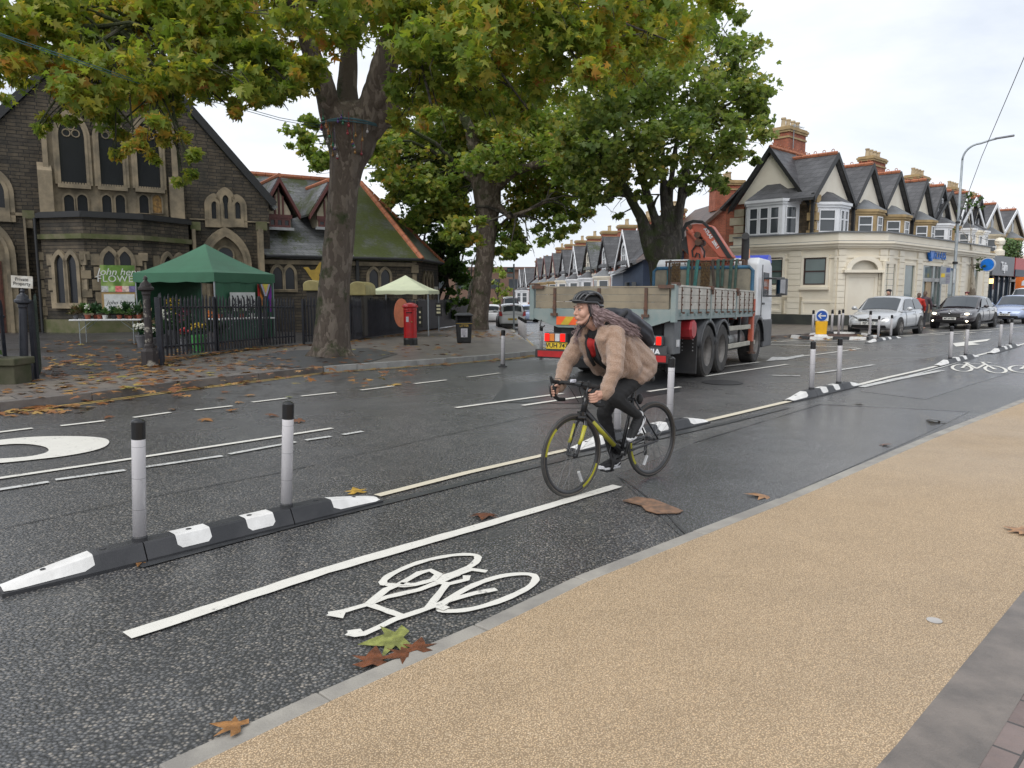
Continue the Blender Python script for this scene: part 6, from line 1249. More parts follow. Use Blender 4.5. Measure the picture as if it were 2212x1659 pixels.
# chassis, mudguards, wheels
mb = MB(); mb.bx(.35, 7.4, .85, 1.1, .75, 1.1); mb.bx(.35, 7.4, 1.6, 1.85, .75, 1.1); mb.bx(.3, .5, .3, 2.4, .6, 1.05); mb.bx(1.6, 3.9, .7, 2.0, .5, .9); mb.bx(.5, 1.7, .55, 2.15, .35, .95); mb.build('chassis', CHAS, lor)
def wheel(x, y, r, wd, out, par, name='wheel', dual=False, lower=0):
    mb = MB(); h = wd/2; y0 = y
    pr = [(r*.56, -h), (r*.62, -h*1.02), (r*.88, -h*1.03), (r*.965, -h*.92), (r, -h*.72), (r, h*.72), (r*.965, h*.92), (r*.88, h*1.03), (r*.62, h*1.02), (r*.56, h)]
    mb.lathe([(a, b_*out) for a, b_ in pr], 36, (x, y, r-.01-lower), 'y', False); w_ = mb.build(name, TYRE, par, smooth=False, bevel=0)
    mb = MB(); q = -1*out
    mb.lathe([(r*.60, -q*h*0+q*h*.96), (r*.56, q*h*.98), (r*.54, q*h*.6), (r*.50, q*h*.2), (r*.46, q*h*.1), (r*.22, q*h*.15), (r*.2, q*h*.5), (r*.14, q*h*.62), (.005, q*h*.62)], 30, (x, y, r-.01-lower), 'y', False)
    mb.build('rim', RIMG, w_, smooth=True)
    mb = MB()
    for a in np.linspace(0, 2*PI, 10, endpoint=False): c = (x + r*.33*math.cos(a), y + q*h*.14, r-.01-lower + r*.33*math.sin(a)); mb.box(c, (.035, .06, .035))
    mb.build('wheel_nut', RIMG, w_); return w_
for x in (2.19, 3.24): wheel(x, .31, .52, .60, 1, lor); wheel(x, W_-.31, .52, .60, -1, lor)
wheel(6.58, .22, .52, .34, 1, lor); wheel(6.58, W_-.22, .52, .34, -1, lor)
for x in (2.19, 3.24):
    mb = MB(); rows = []
    for a in np.linspace(.25 if x < 3 else .45, 2.95, 13): rows.append([(x + .62*math.cos(a), .0, .52+.6*math.sin(a)), (x + .62*math.cos(a), .64, .52+.6*math.sin(a))])
    mb.sheet(rows); mb.sheet([[(p[0], p[1], p[2]) for p in (r_[0], (r_[0][0]*.88+x*.12, 0, r_[0][2]*.9+.052))] for r_ in rows]); g = mb.build('mudguard', DPLA, lor, smooth=True); g.modifiers.new('s', 'SOLIDIFY').thickness = .012
mb = MB(); mb.bx(1.50, 1.54, .03, .62, .12, .98); fl = mb.build('mud_flap', CHAS, lor); mb = MB()
for z in np.linspace(.55, .95, 7):
    for y in (.1, .3): mb.box((1.495, y, z), (.006, .018, .018))
mb.build('rivet', CLR, fl)
mb = MB(); mb.bx(1.48, 1.53, 2.05, W_-.03, .12, .98); mb.build('mud_flap', CHAS, lor)
# rear: lights, plate, under-run bar, boards, lettering
mb = MB(); mb.bx(.12, .2, .55, 2.15, .62, .98); mb.build('rear_crossmember', CHAS, lor); mb = MB(); mb.bx(-.02, .05, .04, 2.62, .40, .56); ub = mb.build('underrun_bar', CHAS, lor, bevel=.01)
for a, b_ in ((.10, .52), (1.72, 2.56)): mb = MB(); mb.bx(-.03, -.021, a, b_, .425, .535); mb.build('red_reflector', REDR, ub)
for y0, s_ in ((.17, 1), (2.42, -1)):
    a, b_ = (y0, y0+.42) if s_ > 0 else (y0-.44, y0)
    mb = MB(); mb.bx(-.03, .08, a, b_, .70, .87); lh = mb.build('rear_light', DPLA, lor, bevel=.01); w3 = (b_-a)/4
    for j, (mt, nm) in enumerate(((REDON, 'brake_lamp'), (CLR, 'reverse_lamp'), (AMB, 'indicator_lamp'), (REDON, 'brake_lamp'))): mb = MB(); mb.bx(-.045, -.028, a+.02+w3*j*.97, a+.02+w3*(j+1)*.97-.015, .715, .855); mb.build(nm, mt, lh, bevel=.006)
mb = MB(); mb.bx(-.0, .02, 1.95, 2.40, .47, .70); mb.build('plate_holder', DPLA, lor)
mb = MB(); mb.bx(-.015, -.004, 1.96, 2.39, .575, .695); pt = mb.build('number_plate', PLYEL, lor); text('VUH 747', 'lettering', INK, pt, (-.018, 2.175, .635), (PI/2, 0, -PI/2), .118, .001, bold=.002)
mb = MB(); mb.bx(.0, .02, .10, .86, .48, .70); sf = mb.build('lettered_flap', M('flap_grey', (.06,.062,.065), .5), lor); text('SCANIA', 'lettering', M('letter_white', 0), sf, (-.004, .48, .59), (PI/2, 0, -PI/2), .135, .001, bold=.005, scale=(1.12, 1, 1))
for a, b_ in ((.53, .95), (1.62, 2.18)):
    mb = MB(); mb.bx(-.035, -.022, a, b_, 1.02, 1.17); bd = mb.build('marker_board', M('board_orange', (.85,.12,.02), .35), lor); mb = MB(); w2 = (b_-a)
    for q in (.15, .68): mb.face([(-.037, b_-w2*q, 1.02), (-.037, b_-w2*(q+.28), 1.02), (-.037, b_-w2*(q+.48) if q < .5 else a, 1.17 if q < .5 else 1.02+.15*(1-(q+.28))/.2), (-.037, b_-w2*(q+.2), 1.17)])
    mb.build('stripe', M('board_yellow', (.55,.38,.03), .4), bd)
mb = MB(); mb.tube([(-.05, 2.48, 1.1), (-.1, 2.48, 1.0), (-.1, 2.44, .96), (-.1, 2.38, 1.0)], .012, 6); mb.build('rope_hook', CHAS, lor)
# side: box, red tank, guard rails, air tanks
mb = MB(); mb.bx(.12, .5, .02, .2, .55, 1.12); bx_ = mb.build('side_locker', M('locker_grey', (.10,.105,.11), .5), lor, bevel=.015); mb = MB(); mb.bx(.25, .38, -.0, .02, .68, .8); mb.build('catch', CLR, bx_)
mb = MB(); mb.lathe([(.01,-.12),(.16,-.12),(.19,-.08),(.19,.08),(.16,.12),(.01,.12)], 8, (1.15, .1, .96), 'y'); mb.build('red_canister', REDP, lor); mb = MB(); mb.bx(.55, 1.5, .2, .6, .78, 1.1); mb.build('red_locker', REDP, lor)
for z in (.90, .52): mb = MB(); mb.bx(3.72, 5.72, .0, .05, z-.045, z+.055); mb.bx(5.95, 6.25, .0, .05, z-.045, z+.055); mb.build('side_guard', RAILB, lor, bevel=.008)
mb = MB(); mb.bx(3.8, 3.86, .05, .1, .45, 1.15); mb.bx(4.9, 4.96, .05, .1, .45, 1.15); mb.build('guard_post', CHAS, lor)
mb = MB(); mb.cyl((4.3, .4, .62), (5.75, .4, .62), .27, 20); mb.build('fuel_tank', M('tank_alu', (.25,.25,.24), .4, .5), lor); mb = MB(); mb.bx(4.1, 4.4, .15, .5, .55, 1.0); mb.build('battery_box', M('locker_grey', 0), lor)
mb = MB(); mb.bx(5.8, 5.95, -.03, .08, .55, 1.22); mb.bx(5.82, 5.93, -.05, .06, 1.15, 1.55); mb.build('stabiliser_leg', CRANE, lor, bevel=.015); mb = MB(); mb.cyl((5.87, 0, .3), (5.87, 0, .56), .05, 10); mb.lathe([(.1, .27), (.1, .31)], 14, (5.87, 0, 0)); mb.build('stabiliser_foot', RUST, lor)
# crane
def hp(x, y, yo=0): u, z = HFr.loc(*a25(x, y), yo); return (u, z + .0165*6.25)
mb = MB(); mb.prism([hp(*p) for p in ((560,300),(648,296),(760,600),(600,600))], 6.12, 6.40, 'x'); mb.build('crane_column', CRANE, lor, bevel=.025)
mb = MB(); mb.prism([hp(*p) for p in ((575,282),(620,238),(680,226),(790,234),(855,250),(1092,600),(935,600),(720,352),(650,318))], 6.08, 6.36, 'x'); bm_ = mb.build('crane_boom', CRANE, lor, bevel=.03, seg=3)
ty = hp(862, 400); p1, p2 = hp(775, 285), hp(925, 505); ang = math.atan2(p2[1]-p1[1], -(p2[0]-p1[0]))
def onb(x, y): u = hp(x, y); return (6.07, u[0], u[1])
rotm = MX.Rotation(-PI/2, 4, 'Z') @ MX.Rotation(PI/2, 4, 'X') @ MX.Rotation(ang, 4, 'Z')
for s_, px in (('ATLAS', (812, 332)), ('200.1', (893, 455))): text(s_, 'lettering', M('letter_white', 0), bm_, onb(*px), rotm.to_euler(), .105, .002, bold=.004)
mb = MB()
for o_ in (0, 14, 28, 42): mb.tube([onb(800+o_, 262), onb(835+o_, 300), onb(1000+o_, 555), onb(1030+o_, 600)], .014, 6)
mb.build('hydraulic_pipe', BLKM, lor)
for k in range(3):
    mb = MB(); rr_ = k*9; mb.tube([(6.02-k*.02, *onb(548+rr_, 400)[1:]), (6.0, *onb(540+rr_, 300+rr_)[1:]), (6.0, *onb(580+rr_, 222+rr_)[1:]), (6.0, *onb(660, 196+rr_)[1:]), (6.0, *onb(760, 204+rr_)[1:]), (6.02, *onb(826-rr_*.4, 262+rr_)[1:])], .018, 7); mb.build('hose', BLKM, lor)
mb = MB(); mb.cyl(onb(600, 285), onb(715, 440), .06, 12, .06); mb.cyl(onb(590, 270), onb(640, 335), .075, 12); mb.build('hydraulic_ram', CRANE, lor)
for c, r_ in (((603, 272), .09), ((703, 352), .075), ((712, 430), .085)): mb = MB(); u = hp(*c); mb.lathe([(r_, 6.0), (r_, 6.42)], 18, (0, u[0], u[1]), 'x'); mb.build('pivot_pin', RUST, lor)
mb = MB(); mb.tube([onb(650, 590), onb(640, 520), onb(680, 462), onb(740, 470), onb(775, 530), onb(770, 595)], .022, 7); mb.tube([onb(670, 595), onb(690, 545), onb(720, 560), onb(726, 600)], .018, 6); mb.build('hose', BLKM, lor)
mb = MB(); mb.prism([hp(*p) for p in ((500,430),(560,350),(600,520),(590,570),(520,500))], 6.2, 6.45, 'x'); mb.build('crane_hook_block', CHAS, lor)
mb = MB(); mb.bx(6.08, 6.5, .35, 2.3, 1.05, 1.45); mb.prism([hp(*p) for p in ((600,590),(1060,590),(1060,700),(600,700))], 6.1, 6.4, 'x'); mb.build('crane_base', CRANE, lor, bevel=.02)
# cab
cab = [(6.55, 1.12), (6.55, 2.42), (6.72, 2.56), (7.9, 2.56), (8.15, 2.42), (8.32, 1.55), (8.36, .62), (7.25, .62), (7.2, 1.12)]
mb = MB(); mb.prism([(x, z) for x, z in cab], .06, W_-.06, 'y'); cb = mb.build('cab', CABW, lor, bevel=.05, seg=3)
mb = MB(); mb.bx(7.15, 7.75, .04, .07, 1.62, 2.22); mb.build('side_window', GLS, cb); mb = MB(); mb.bx(6.56, 6.6, .5, 2.2, 1.8, 2.3); mb.build('rear_window', GLS, cb)
mb = MB(); mb.bx(7.0, 7.02, .045, .07, .95, 2.4); mb.bx(7.12, 7.3, .03, .07, 1.42, 1.47); mb.build('door_seam', DPLA, cb)
mb = MB(); rows = []
for a in np.linspace(.0, PI, 13): rows.append([(6.58 + .66*math.cos(a), .0, .5+.66*math.sin(a)), (6.58 + .66*math.cos(a), .5, .5+.66*math.sin(a))])
mb.sheet(rows); mb.sheet([[r_[0], (6.58+(r_[0][0]-6.58)*.86, 0.0, .5+(r_[0][2]-.5)*.86)] for r_ in rows]); g = mb.build('wheel_arch', DPLA, lor, smooth=True); g.modifiers.new('s', 'SOLIDIFY').thickness = .015
mb = MB(); mb.bx(7.25, 8.3, .03, .2, .35, 1.05); mb.bx(7.3, 8.38, .1, W_-.1, .33, .62); mb.build('step_panel', DPLA, lor, bevel=.03)
mb = MB(); mb.bx(7.62, 7.72, -.36, .05, 2.06, 2.11); mb.bx(7.62, 7.72, -.3, .05, 1.62, 1.66); mb.bx(7.6, 7.78, -.42, -.16, 1.66, 2.08); mr = mb.build('door_mirror', DPLA, lor, bevel=.03, seg=3); mb = MB(); mb.bx(7.59, 7.599, -.395, -.185, 1.70, 2.05); mb.build('mirror_glass', M('mirror_glass', (.28,.28,.29), .03, 1.0), mr)
mb = MB(); mb.cyl((6.42, .36, 1.3), (6.42, .36, 2.55), .07, 12); mb.build('exhaust_pipe', RUST, lor); mb = MB(); mb.tube([(6.42,.36,2.5),(6.42,.36,2.85),(6.40,.36,3.02),(6.3,.34,3.05)], .09, 12); mb.build('exhaust_stack', BLKM, lor)
mb = MB(); mb.lathe([(.08, 2.56), (.08, 2.6), (.075, 2.6), (.07, 2.78), (.03, 2.8)], 16, (6.85, .42, 0)); mb.build('amber_beacon', AMB, lor)
mb = MB(); mb.prism([(8.0 + .25*math.cos(q), 2.5 + .2*math.sin(q)) for q in np.linspace(0, PI, 10)], .1, 1.0, 'y'); mb.build('blue_visor', M('visor_blue', (.01,.04,.5), .3), cb)
# ================================================================ cars
def car(name, label, pos, rz, L_, Wd, H, paint, kind='hatch', plate=('', True), lights=False, grp=None, detail=2, belt=None, hood=None, rim=RIMG, badge=True):
    """x forward; origin on the ground at the middle of the wheelbase"""
    root = empty(name, pos, rz, label, 'car', grp); hw = Wd/2; f, r = L_/2, -L_/2; wb = L_*.305; wr = .315; zb = .2; zB = belt or H*.62; zh = hood or H*.60; fast = kind == 'saloon'
    # lower body: stations (x, half width, hood/deck height)
    st = [(f, .62, zh*.52), (f-.06, .80, zh*.72), (f-.22, .92, zh*.83), (f-.6, .985, zh*.93), (f-1.05, 1.0, zh*1.02), (f-1.45, 1.0, zB), (0, 1.0, zB), (r+1.0, 1.0, zB*1.03), (r+.45, .97, zB*1.04), (r+.12, .9, zB*(1.02 if not fast else 1.05)), (r, .82, zB*.8)]
    rows = []
    for x, k, zt in st:
        w_ = hw*k; e = abs(x)/f; zlo = zb + (.06 if e > .9 else 0)
        half = [(0, zlo), (w_*.84, zlo), (w_*.97, zlo+.1), (w_, zlo+(zt-zlo)*.45), (w_*.985, zlo+(zt-zlo)*.78), (w_*.93, zt*.985), (w_*.6, zt+.015), (0, zt+.03)]
        ring = [(x, -y, z) for y, z in half[:0:-1]] + [(x, y, z) for y, z in half]; ring = [(x, -y, z) for y, z in reversed(half[1:])] + [(x, y, z) for y, z in half[:1]] + [(x, y, z) for y, z in half[1:]]
        rows.append(ring)
    mb = MB(); n_ = len(rows[0])
    mb.add([p for r_ in rows for p in r_], [(i*n_+j, i*n_+(j+1) % n_, (i+1)*n_+(j+1) % n_, (i+1)*n_+j) for i in range(len(rows)-1) for j in range(n_)] + [tuple(range(n_))[::-1], tuple(range((len(rows)-1)*n_, len(rows)*n_))])
    body = mb.build('body', paint, root, smooth=True, sub=1)
    # cabin
    xa, xb_, xc_, xd = f-L_*.255, f-L_*.44, (r+L_*.17 if not fast else r+L_*.30), (r+.1 if not fast else r+L_*.085)
    if kind == 'van': xc_, xd = r+.35, r+.06
    wt = hw*.70; wbt = hw*.92
    def cs(x, zt, wtop, wbot): return [(x, -wbot, zB-.04), (x, -(wbot*.4+wtop*.6), zB+(zt-zB)*.6), (x, -wtop, zt-.05), (x, -wtop*.6, zt), (x, 0, zt+.012), (x, wtop*.6, zt), (x, wtop, zt-.05), (x, (wbot*.4+wtop*.6), zB+(zt-zB)*.6), (x, wbot, zB-.04)]
    mid = (xb_+xc_)/2
    rows = [cs(xa, zB+.03, wt*1.08, wbt*.98), cs(xb_+.14, H-.045, wt, wbt), cs(xb_-.1, H-.01, wt*1.0, wbt), cs(mid, H, wt, wbt), cs(xc_, H-.03, wt*.97, wbt*.98), cs(xc_-.2, H-.075, wt*.95, wbt*.97), cs(xd, zB+(.08 if not fast else .04), wt*.98, wbt*.9)]
    mb = MB(); mb.sheet([r_[::-1] for r_ in rows]); mb.face(rows[0]); mb.face(rows[-1][::-1]); rf = mb.build('roof', paint, root, smooth=True)
    # glass, set just proud of the cabin skin
    def inset(q, k, g):
        c = sum((V(p) for p in q), V((0,0,0)))/len(q); n_ = (V(q[1])-V(q[0])).cross(V(q[2])-V(q[0])).normalized(); n_ = n_ if n_.dot(c - V((0, 0, zB*.9))) > 0 else -n_
        return [c.lerp(V(p), k) + n_*g for p in q]
    def pane(nm, q, k=.93, g=.012, mat=GLS):
        q = inset(q, k, g); mb = MB(); mb.face(q); o = mb.build(nm, mat, root); s_ = o.modifiers.new('s', 'SOLIDIFY'); s_.thickness = .006; return o
    zs = zB+.03; A, B_ = rows[0], rows[1]
    for nm, ra_, rb_, dx, q0, q1 in (('windscreen', rows[0], rows[1], .014, .04, .93), ('rear_window', rows[-1], rows[-2], -.014, .16 if kind != 'van' else .1, .86)):
        mb = MB(); G_ = []
        for q in (q0, (q0+q1)/2, q1):
            a_ = [V(ra_[i]).lerp(V(rb_[i]), q) + V((dx, 0, .016)) for i in (2, 3, 4, 5, 6)]; a_[0] = a_[0].lerp(a_[1], .12); a_[4] = a_[4].lerp(a_[3], .12); G_.append([tuple(p) for p in a_])
        mb.sheet(G_ if dx < 0 else [r_[::-1] for r_ in G_]); mb.build(nm, GLS, root, smooth=True)
    for s_ in (-1, 1):
        yb = lambda z: s_*(wbt + (wt-wbt)*((z-zB)/(H-zB))*.97)
        z0, z1 = zB+.03, H-.11; xs = [xa-.16, xb_+.03, mid-.03, xc_+.02, xc_-.32 if not fast else xc_-.42]; zt = [z0+.06, z1, z1+.015, z1-.01, z0+.05 if fast else z0+.14]
        q = [(xs[0], z0), (mid+.04, z0), (mid+.02, zt[2]), (xs[1], zt[1])]; pane('side_window', [(x, yb(z), z) for x, z in q], .95, .012)
        q = [(mid-.05, z0), (xs[4]+.02, z0+.02), (xs[4]+.06, zt[4]), (xs[3], zt[3]), (mid-.05, zt[2])]; pane('side_window', [(x, yb(z), z) for x, z in q], .95, .012)
        # mirror, handles, seams
        mb = MB(); mb.ell((xa-.28, s_*(hw+.11), zB+.08), (.07, .11, .075), 12, 8); mb.cyl((xa-.28, s_*(hw-.06), zB+.02), (xa-.28, s_*(hw+.08), zB+.06), .025, 6); mb.build('door_mirror', paint, root, smooth=True)
        if detail > 1:
            mb = MB()
            for x in (mid+.18, mid-.72): mb.box((x, s_*(hw*1.0-.004), zB-.13), (.18, .03, .035))
            mb.build('door_handle', paint, root, bevel=.008)
            mb = MB()
            for x in (xa-.42, mid-.02, mid-.98): mb.tube([(x, s_*(hw*.935), zB-.03), (x, s_*(hw*.992), zB*.78), (x, s_*(hw*1.003), zB*.55), (x+.02, s_*(hw*.99), zb+.13)], .006, 4)
            mb.build('door_seam', BLKM, root)
            mb = MB(); mb.bx(-wb+.4, wb-.4, s_*hw*.985-.015, s_*hw*.985+.015, zb+.0, zb+.07); mb.build('sill_trim', BLKM, root)
    # wheels in dark arches
    for sx in (1, -1):
        for s_ in (-1, 1):
            x = sx*wb; y = s_*(hw-.10)
            mb = MB(); mb.lathe([(wr+.055, -.12), (wr+.055, .112)], 28, (x, s_*(hw-.115), wr+.015), 'y'); mb.build('wheel_arch', BLKM, root)
            mb = MB(); mb.lathe([(wr*.64, -.1), (wr*.9, -.108), (wr, -.08), (wr, .08), (wr*.9, .108), (wr*.64, .1)], 28, (x, y+s_*.012, wr-.004), 'y', False); w_ = mb.build('wheel', TYRE, root, smooth=False)
            mb = MB(); yy = y + s_*.105
            mb.lathe([(wr*.66, -.02), (wr*.64, .012), (wr*.6, .0), (wr*.58, -.02)], 24, (x, yy, wr-.004), 'y', False)
            for k in range(5):
                a = 2*PI*k/5 + .3; d1 = V((math.cos(a), 0, math.sin(a))); d2 = V((-math.sin(a), 0, math.cos(a))); c = V((x, yy-s_*.01, wr-.004))
                for o_ in (-.35, .35): dd = (d1*math.cos(o_*.6) + d2*math.sin(o_*.6)); mb.tube([c + d1*.04, c + dd*wr*.6], [.03, .024], 5)
            mb.ell((x, yy, wr), (.05, .015, .05), 10, 6); mb.build('rim', rim, w_)
            mb = MB(); mb.lathe([(wr*.6, -.03), (wr*.6, -.02)], 20, (x, yy-s_*.015, wr-.004), 'y'); mb.build('brake_disc', CHAS, w_)
    return root
def on_body(root, name, quad, mat, th=.02, bev=.01, par=None):
    mb = MB(); n_ = (V(quad[1])-V(quad[0])).cross(V(quad[2])-V(quad[0])).normalized(); k = len(quad); mb.add([tuple(V(p)) for p in quad] + [tuple(V(p)-n_*th) for p in quad], [tuple(range(k)), tuple(range(k, 2*k))[::-1]] + [(i, k+i, k+(i+1) % k, (i+1) % k) for i in range(k)]); return mb.build(name, mat, par or root, bevel=bev)
PWHITE = M('plate_white_front', (.72,.72,.68), .4); HEADON = M('headlight_lit', (1.0,.88,.62), .2, emit=6.0); HEADC = M('headlight_glass', (.42,.43,.45), .08, .3, col2=(.12,.12,.13), sc_=12, coat=.8); GRIL = M('grille_black', (.012,.012,.013), .4); CHROME = M('chrome', (.6,.61,.63), .15, 1.0)
def plate(root, s, x, z, rot, mat, w_=.52):
    sg = 1 if rot > 0 else -1; mb = MB(); mb.box((x, 0, z), (.014, w_, .112)); p = mb.build('number_plate', mat, root, bevel=.003)
    text(s, 'lettering', INK, p, (x + .009*sg, 0, z), (PI/2, 0, PI/2*sg), .10, .001, bold=.003, scale=(.95, 1, 1)); return p
def front(root, f, hw, zh, style, pl, lit=False):
    g = .02
    for s_ in (-1, 1):
        if style == 'hatch': q = [(f-.05, s_*hw*.44, zh*.64), (f-.22, s_*hw*.86, zh*.72), (f-.38, s_*hw*.955, zh*.84), (f-.22, s_*hw*.78, zh*.835), (f-.07, s_*hw*.5, zh*.745)]
        elif style == 'saloon': q = [(f-.03, s_*hw*.46, zh*.70), (f-.19, s_*hw*.84, zh*.70), (f-.34, s_*hw*.95, zh*.83), (f-.17, s_*hw*.76, zh*.835), (f-.06, s_*hw*.5, zh*.785)]
        else: q = [(f-.08, s_*hw*.58, zh*.66), (f-.26, s_*hw*.86, zh*.73), (f-.5, s_*hw*.95, zh*.88), (f-.34, s_*hw*.82, zh*.885), (f-.13, s_*hw*.62, zh*.76)]
        q = [(x+g, y, z) for x, y, z in q]; q = q if s_ > 0 else q[::-1]
        h = on_body(root, 'headlight', q, HEADC)
        if lit:
            mb = MB(); mb.ell((f-.1, s_*hw*.68, zh*.76), (.05, .1, .035), 10, 6); mb.build('lamp', HEADON, h); mb = MB(); mb.ell((f-.05, s_*hw*.70, zh*.40), (.03, .07, .035), 10, 6); mb.build('fog_lamp', HEADON, root)
    gz0, gz1 = (.63, .72) if style == 'hatch' else (.60, .79)
    gw = hw*.42
    if style != 'blue':
        on_body(root, 'grille', [(f+.012, -gw, zh*gz0), (f+.012, gw, zh*gz0), (f-.03, gw*1.02, zh*gz1), (f-.03, -gw*1.02, zh*gz1)], GRIL); mb = MB()
        for k in range(3 if style == 'hatch' else 12):
            if style == 'hatch': mb.box((f+.012-.012*k, 0, zh*(gz0+.012+(gz1-gz0)*(k+.4)/3)), (.012, gw*1.9, .007))
            else: mb.box((f-.002, -gw+gw*2*(k+.5)/12, zh*(gz0+gz1)/2), (.012, .012, zh*(gz1-gz0)*.9))
        mb.build('grille_bar', CHROME if style == 'hatch' else GRIL, root)
        mb = MB(); mb.lathe([(.065, -.01), (.065, .012), (.05, .016), (.03, .01)], 20, (f+.02, 0, zh*(.685 if style == 'hatch' else .82)), 'x'); mb.build('badge', CHROME, root)
    else:
        for s_ in (-1, 1): on_body(root, 'grille', [(f+.0, s_*hw*.14, zh*.60), (f-.06, s_*hw*.5, zh*.60), (f-.07, s_*hw*.52, zh*.70), (f-.02, s_*hw*.16, zh*.67)][::(1 if s_ > 0 else -1)], GRIL)
    on_body(root, 'lower_intake', [(f+.012, -hw*.72, zh*.32), (f+.012, hw*.72, zh*.32), (f+.022, hw*.66, zh*.45), (f+.022, -hw*.66, zh*.45)], GRIL)
    plate(root, pl, f+.035, zh*.52, 1, PWHITE)
SILV = M('silver_paint', (.52,.53,.545), .25, .35, col2=(.48,.49,.50), sc_=2, coat=.6); BLKP = M('black_paint', (.022,.016,.02), .18, .1, col2=(.03,.022,.026), sc_=2, coat=.9); PBLU = M('pale_blue_paint', (.36,.43,.60), .25, .25, col2=(.33,.40,.57), sc_=2, coat=.7); WHTP = M('white_paint', (.74,.75,.76), .25, col2=(.7,.71,.72), sc_=2, coat=.7)
HS = math.atan2(-math.cos(RA), -math.sin(RA))          # heading towards -s
def axle(pa, pb): return (G(*pa) + G(*pb)) * .5
def place(pa, pb, L_, rz): m_ = axle(pa, pb); return m_ - V((math.cos(rz), math.sin(rz), 0))*L_*.305
rz = HS + .05; p = place((1842,722),(1940,724), 4.2, rz); p.z = 0
c1_ = car('silver_hatchback', 'silver hatchback parked facing the camera behind the island wands', p, rz, 4.2, 1.79, 1.47, SILV, 'hatch', grp='cars along the far side of the main road'); front(c1_, 2.1, .895, 1.47*.6, 'hatch', 'PJ59 PHO')
mb = MB()
for a, b_, c, d in ((-.036,.04,-.012,-.04),(-.012,-.04,0,0),(0,0,.012,-.04),(.012,-.04,.036,.04)): mb.tube([(2.135, a, .603+b_), (2.135, c, .603+d)], .006, 4)
mb.build('badge_letter', CHROME, c1_)
rz = HS + .03; p = place((2018,710),(2106,708), 4.86, rz); p.z = 0
c2_ = car('black_saloon', 'black saloon with headlights on, behind the silver hatchback', p, rz, 4.86, 1.87, 1.47, BLKP, 'saloon', grp='cars along the far side of the main road', rim=M('dark_rim', (.10,.10,.105), .4, .5)); front(c2_, 2.43, .935, 1.47*.6, 'saloon', 'MT18 FSG', True)
rz = HS; p = place((2150,698),(2206,697), 4.57, rz); p.z = 0
c3_ = car('pale_blue_car', 'pale blue car behind the black saloon near the right edge', p, rz, 4.57, 1.76, 1.47, PBLU, 'saloon', grp='cars along the far side of the main road'); front(c3_, 2.28, .88, 1.47*.6, 'blue', 'ML06 JHY')
p = D(2222, 640, 47); p.z = 0
c4_ = car('white_van', 'white vehicle behind the pale blue car, cut by the right edge', p, HS, 4.6, 1.85, 1.9, WHTP, 'van', grp='cars along the far side of the main road', detail=1)
# white hatchback seen from behind, in the side street
SA = PI/2 + .06
p = G(1103, 709); mcar = car('white_hatchback', 'small white hatchback seen from behind in the side street', p, SA, 3.75, 1.66, 1.52, WHTP, 'van', grp='cars in the side street', belt=.95)
for s_ in (-1, 1):
    on_body(mcar, 'tail_light', [(-1.9, s_*.60, .80), (-1.86, s_*.80, .82), (-1.80, s_*.80, 1.08), (-1.86, s_*.64, 1.06)][::(-1 if s_ > 0 else 1)], REDL)
plate(mcar, 'CE14 KZU', -1.905, .62, -1, PLYEL); mb = MB(); mb.box((-1.86, 0, 1.46), (.05, .3, .03)); mb.build('brake_light', REDL, mcar); mb = MB(); mb.bx(-1.93, -1.8, -.7, .7, .22, .36); mb.build('bumper_trim', BLKM, mcar)
far = [(1060, 690, WHTP, 'white car parked beyond the ivy covered trunk'), (1138, 681, PBLU, 'pale blue and white car parked beyond the white hatchback'), (1150, 672, M('blue_paint', (.03,.07,.30), .25, .2, coat=.7), 'dark blue car half hidden by the lorry tailboard'), (1100, 668, BLKP, 'dark tall vehicle showing above the white hatchback roof'), (1048, 684, M('red_paint', (.3,.03,.03), .3, coat=.6), 'red car glimpsed beside the second plane trunk')]
for x, y, m_, l in far:
    d = {690: 60, 681: 66, 672: 84, 668: 72, 684: 74}[y]; p = D(x, 640, d); p.z = dip(p.x, p.y); car('parked_car', l, p, SA + (PI if y == 672 else 0), 4.1 if y != 668 else 4.8, 1.75, 1.5 if y != 668 else 2.25, m_, 'van', grp='cars in the side street', detail=1)
# ================================================================ bicycle and rider
BO = V((.883, 6.129, 0)); BH = R(-138.55)
BLKF = M('frame_black', (.016,.016,.018), .3, coat=.4); YLW = M('frame_yellow', (.42,.39,.025), .35, coat=.3); ALLOY = M('alloy', (.35,.35,.36), .3, .9); TAPE = M('bar_tape', (.018,.018,.019), .7, bmp=.3, bsc=200); BTYRE = M('bike_tyre', (.03,.03,.03), .6, col2=(.05,.048,.045), sc_=20); GUM = M('tyre_wall', (.10,.085,.07), .6)
bike = empty('road_bicycle', BO, BH, 'black and yellow road bicycle with drop bars ridden along the cycle lane', 'bicycle')
BB, RH, FH = V((-.04,0,.272)), V((-.45,0,.333)), V((.551,0,.333)); STT_, HT, HB = V((-.185,0,.73)), V((.388,0,.80)), V((.425,0,.665))
mb = MB(); mb.tube([BB, STT_], .016, 10); mb.tube([HT+V((-.0,0,-.03)), STT_+V((.01,0,-.02))], .0165, 10); mb.tube([HB+V((-.005,0,.02)), BB], .022, 10); mb.tube([HT+V((0,0,.01)), HB], .024, 12)
for s_ in (-1, 1): mb.tube([BB+V((-.03, s_*.03, 0)), BB+V((-.12, s_*.045, .02)), RH+V((.02, s_*.065, -.005)), RH+V((0, s_*.066, 0))], .0105, 7); mb.tube([STT_+V((0, s_*.012, -.02)), STT_+V((-.07, s_*.04, -.13)), RH+V((0, s_*.066, .01))], .008, 7)
mb.cyl(BB+V((0,-.045,0)), BB+V((0,.045,0)), .024, 14); fr = mb.build('frame', BLKF, bike, smooth=True)
